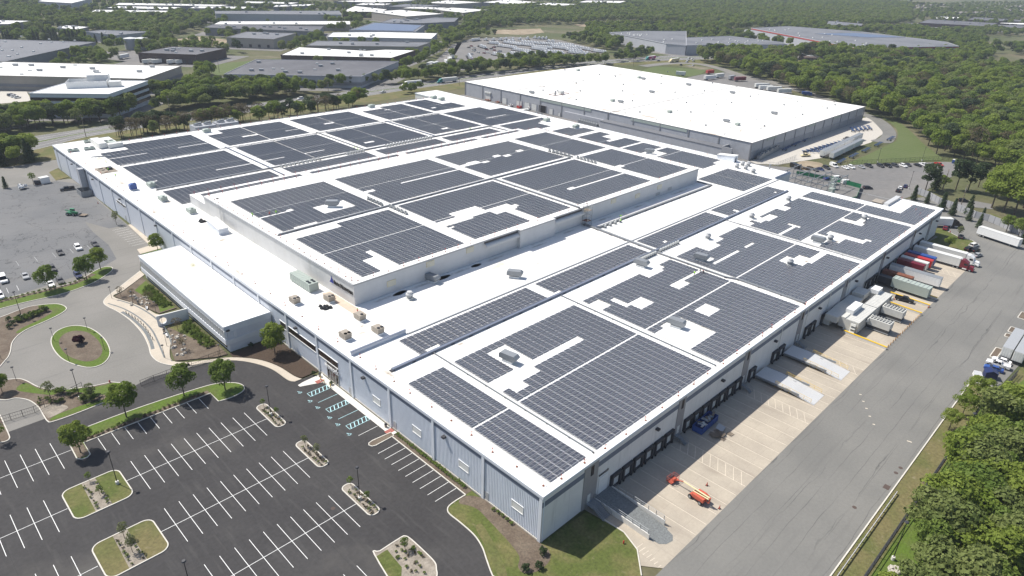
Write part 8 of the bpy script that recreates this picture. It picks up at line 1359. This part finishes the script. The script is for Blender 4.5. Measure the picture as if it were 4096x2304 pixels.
# ======================= people =======================
def person_mesh(pose):
    J = {'pelvis':(0,0,.95),'chest':(0,0,1.28),'neck':(0,.0,1.5),'head':(.02,0,1.63),'top':(.02,0,1.74)}
    for s, n in ((1,'l'),(-1,'r')): J.update({n+'sh':(0,s*.19,1.42),n+'el':(.03,s*.27,1.14),n+'wr':(.14,s*.26,.92),n+'hp':(0,s*.1,.9),n+'kn':(.03,s*.11,.5),n+'an':(-.02,s*.12,.1),n+'to':(.16,s*.13,.04)})
    if pose == 'bend':
        up = {'chest':(.24,0,1.15),'neck':(.42,0,1.22),'head':(.55,0,1.24),'top':(.64,0,1.28)}; J.update(up)
        for s, n in ((1,'l'),(-1,'r')): J.update({n+'sh':(.38,s*.19,1.16),n+'el':(.45,s*.24,.88),n+'wr':(.52,s*.16,.66)})
    if pose == 'kneel':
        J.update({'pelvis':(0,0,.48),'chest':(.18,0,.78),'neck':(.3,0,.96),'head':(.38,0,1.05),'top':(.42,0,1.15)})
        for s, n in ((1,'l'),(-1,'r')): J.update({n+'sh':(.26,s*.19,.9),n+'el':(.4,s*.24,.66),n+'wr':(.55,s*.14,.5),n+'hp':(0,s*.1,.45),n+'kn':(.38,s*.14,.42 if s > 0 else .08),n+'an':(.3 if s > 0 else -.05,s*.14,.08),n+'to':(.46 if s > 0 else -.2,s*.14,.04)})
    R0 = {'pelvis':.15,'chest':.16,'neck':.065,'head':.105,'top':.07,'sh':.075,'el':.05,'wr':.035,'hp':.1,'kn':.068,'an':.045,'to':.035}
    E = [('pelvis','chest'),('chest','neck'),('neck','head'),('head','top')]
    for n in 'lr': E += [('chest',n+'sh'),(n+'sh',n+'el'),(n+'el',n+'wr'),('pelvis',n+'hp'),(n+'hp',n+'kn'),(n+'kn',n+'an'),(n+'an',n+'to')]
    for n, s in (('l',1),('r',-1)):
        w_ = Vector(J[n+'wr']); d = (w_-Vector(J[n+'el'])).normalized(); pm = w_+d*.07; J[n+'pa'] = tuple(pm); E.append((n+'wr',n+'pa')); R0['pa'] = .032
        for k in range(4): o = Vector((0,0,0))+Vector((.027*(k-1.5),0,0)); J[n+'f%d' % k] = tuple(pm+o+d*(.075-.008*abs(k-1))); E.append((n+'pa',n+'f%d' % k)); R0['f%d' % k] = .011
        J[n+'th'] = tuple(w_+d*.05+Vector((.06,0,0))); E.append((n+'wr',n+'th')); R0['th'] = .012
    names = list(J); me = bpy.data.meshes.new('person_skeleton'); me.from_pydata([J[k] for k in names], [(names.index(a), names.index(c)) for a, c in E], []); o = bpy.data.objects.new('person_skeleton', me); COL.objects.link(o)
    md = o.modifiers.new('skin', 'SKIN'); md.use_smooth_shade = True; sv = me.skin_vertices[0].data
    for i, k in enumerate(names): r_ = R0[k] if k in R0 else R0[k[1:]]; sv[i].radius = (r_, r_); sv[i].use_root = (k == 'pelvis')
    o.modifiers.new('sub', 'SUBSURF').levels = 1; bpy.context.view_layer.update(); out = bpy.data.meshes.new_from_object(o.evaluated_get(bpy.context.evaluated_depsgraph_get())); bpy.data.objects.remove(o); bpy.data.meshes.remove(me); out.materials.clear()
    return out, J
def person(x, y, z, rz, pose, shirt, hat, label):
    me, J = PM[pose]; me = me.copy()
    for m in ('denim', shirt, 'skin'): me.materials.append(M[m])
    pz, nz = J['pelvis'][2]+.02, J['neck'][2]
    for p in me.polygons:
        c = p.center; hd = (c-Vector(J['head'])).length < .16 or min((c-Vector(J[n+'pa'])).length for n in 'lr') < .11; torso = c.z > pz or (min((c-Vector(J[n+'el'])).length for n in 'lr') < .3 and c.z > pz-.2)
        p.material_index = 2 if hd else 1 if torso else 0
    o = mobj('person', me, None, True, None, label, 'person'); o.location = (x, y, z); o.rotation_euler = (0, 0, R_(rz)); h = Vector(J['top']); b = MB(); b.cyl(h.x,h.y,h.z-.06,h.z+.05,.135,.08,n=12); b.cyl(h.x+.03,h.y,h.z-.07,h.z-.05,.17,n=12); b.obj('hard_hat', [hat], o)
    hd = Vector(J['head']); f = MB(); f.box(hd.x+.1,hd.x+.125,-.012,.012,hd.z-.02,hd.z+.02); f.box(hd.x+.095,hd.x+.112,.03,.05,hd.z+.02,hd.z+.035,1); f.box(hd.x+.095,hd.x+.112,-.05,-.03,hd.z+.02,hd.z+.035,1); f.box(hd.x+.09,hd.x+.108,-.03,.03,hd.z-.055,hd.z-.045,2); f.obj('face', ['skin','black','maroon'], o); return o
PM = {p: person_mesh(p) for p in ('stand','bend','kneel')}
for tl, px, py, z, rz, ps, sh, ht, lab in (('S5',352,538,ZR,20,'stand','hivis','hivis','person in bright green vest standing at the raised front edge'),('S5',508,517,ZR,40,'kneel','orange','orange','person in orange kneeling in the slot between panels'),('S5',572,503,ZR,60,'kneel','hivis','hivis','person in green vest kneeling in the slot between panels'),('S6',422,97,H,200,'stand','hivis','white','person in green vest walking by the rear right tray'),('S6',1820,918,H,-60,'bend','hivis','hivis','person in green vest bending at the grey cabinets, farther'),('S6',1828,962,H,150,'stand','hivis','hivis','person in green vest standing at the grey cabinets, nearer'),('S3',1303,335,H,30,'bend','hivis','white','person in green vest bending over panels in the third array gap'),('S3',1365,312,H,100,'stand','dark','dark','person in dark clothes standing at the third array edge'),('S3',1408,310,H,160,'kneel','dark','red','person in dark clothes kneeling at the third array edge'),('S7',108,598,H,-20,'stand','hivis','yellow','person in green vest standing among boards on the left roof'),('S7',127,668,H,60,'stand','hivis','yellow','person in green vest behind the dark roof hatch'),('S7',195,722,H,90,'stand','hivis','hivis','person in green vest walking from the roof debris'),('S7',2422,462,H,20,'bend','hivis','yellow','person in green vest at the short inverter row, left'),('S7',2463,470,H,160,'kneel','hivis','hivis','person in green vest at the short inverter row, right'),('e',122,918,H,-30,'stand','red','hivis','person in red top with green hard hat behind a brown unit'),('S5',1110,1290,H,200,'bend','orange','orange','person in orange bending behind the unit below the sign')):
    q = Q(tl, px, py, z); person(q.x, q.y, z, rz, ps, sh, ht, lab)
# ======================= air =======================
b = MB(); b.box(-1600,5200,-2400,5600,-1.3,125); hz = b.mesh('haze', []); hm = bpy.data.materials.new('haze'); hm.use_nodes = True; hn = hm.node_tree
for n in list(hn.nodes):
    if n.type != 'OUTPUT_MATERIAL': hn.nodes.remove(n)
pv = hn.nodes.new('ShaderNodeVolumePrincipled'); pv.inputs['Color'].default_value = (.78,.86,1,1); pv.inputs['Density'].default_value = .00011; pv.inputs['Anisotropy'].default_value = .1
hn.links.new(pv.outputs[0], hn.nodes['Material Output'].inputs['Volume']); hz.materials.append(hm); mobj('haze', hz, None, False, 'stuff')
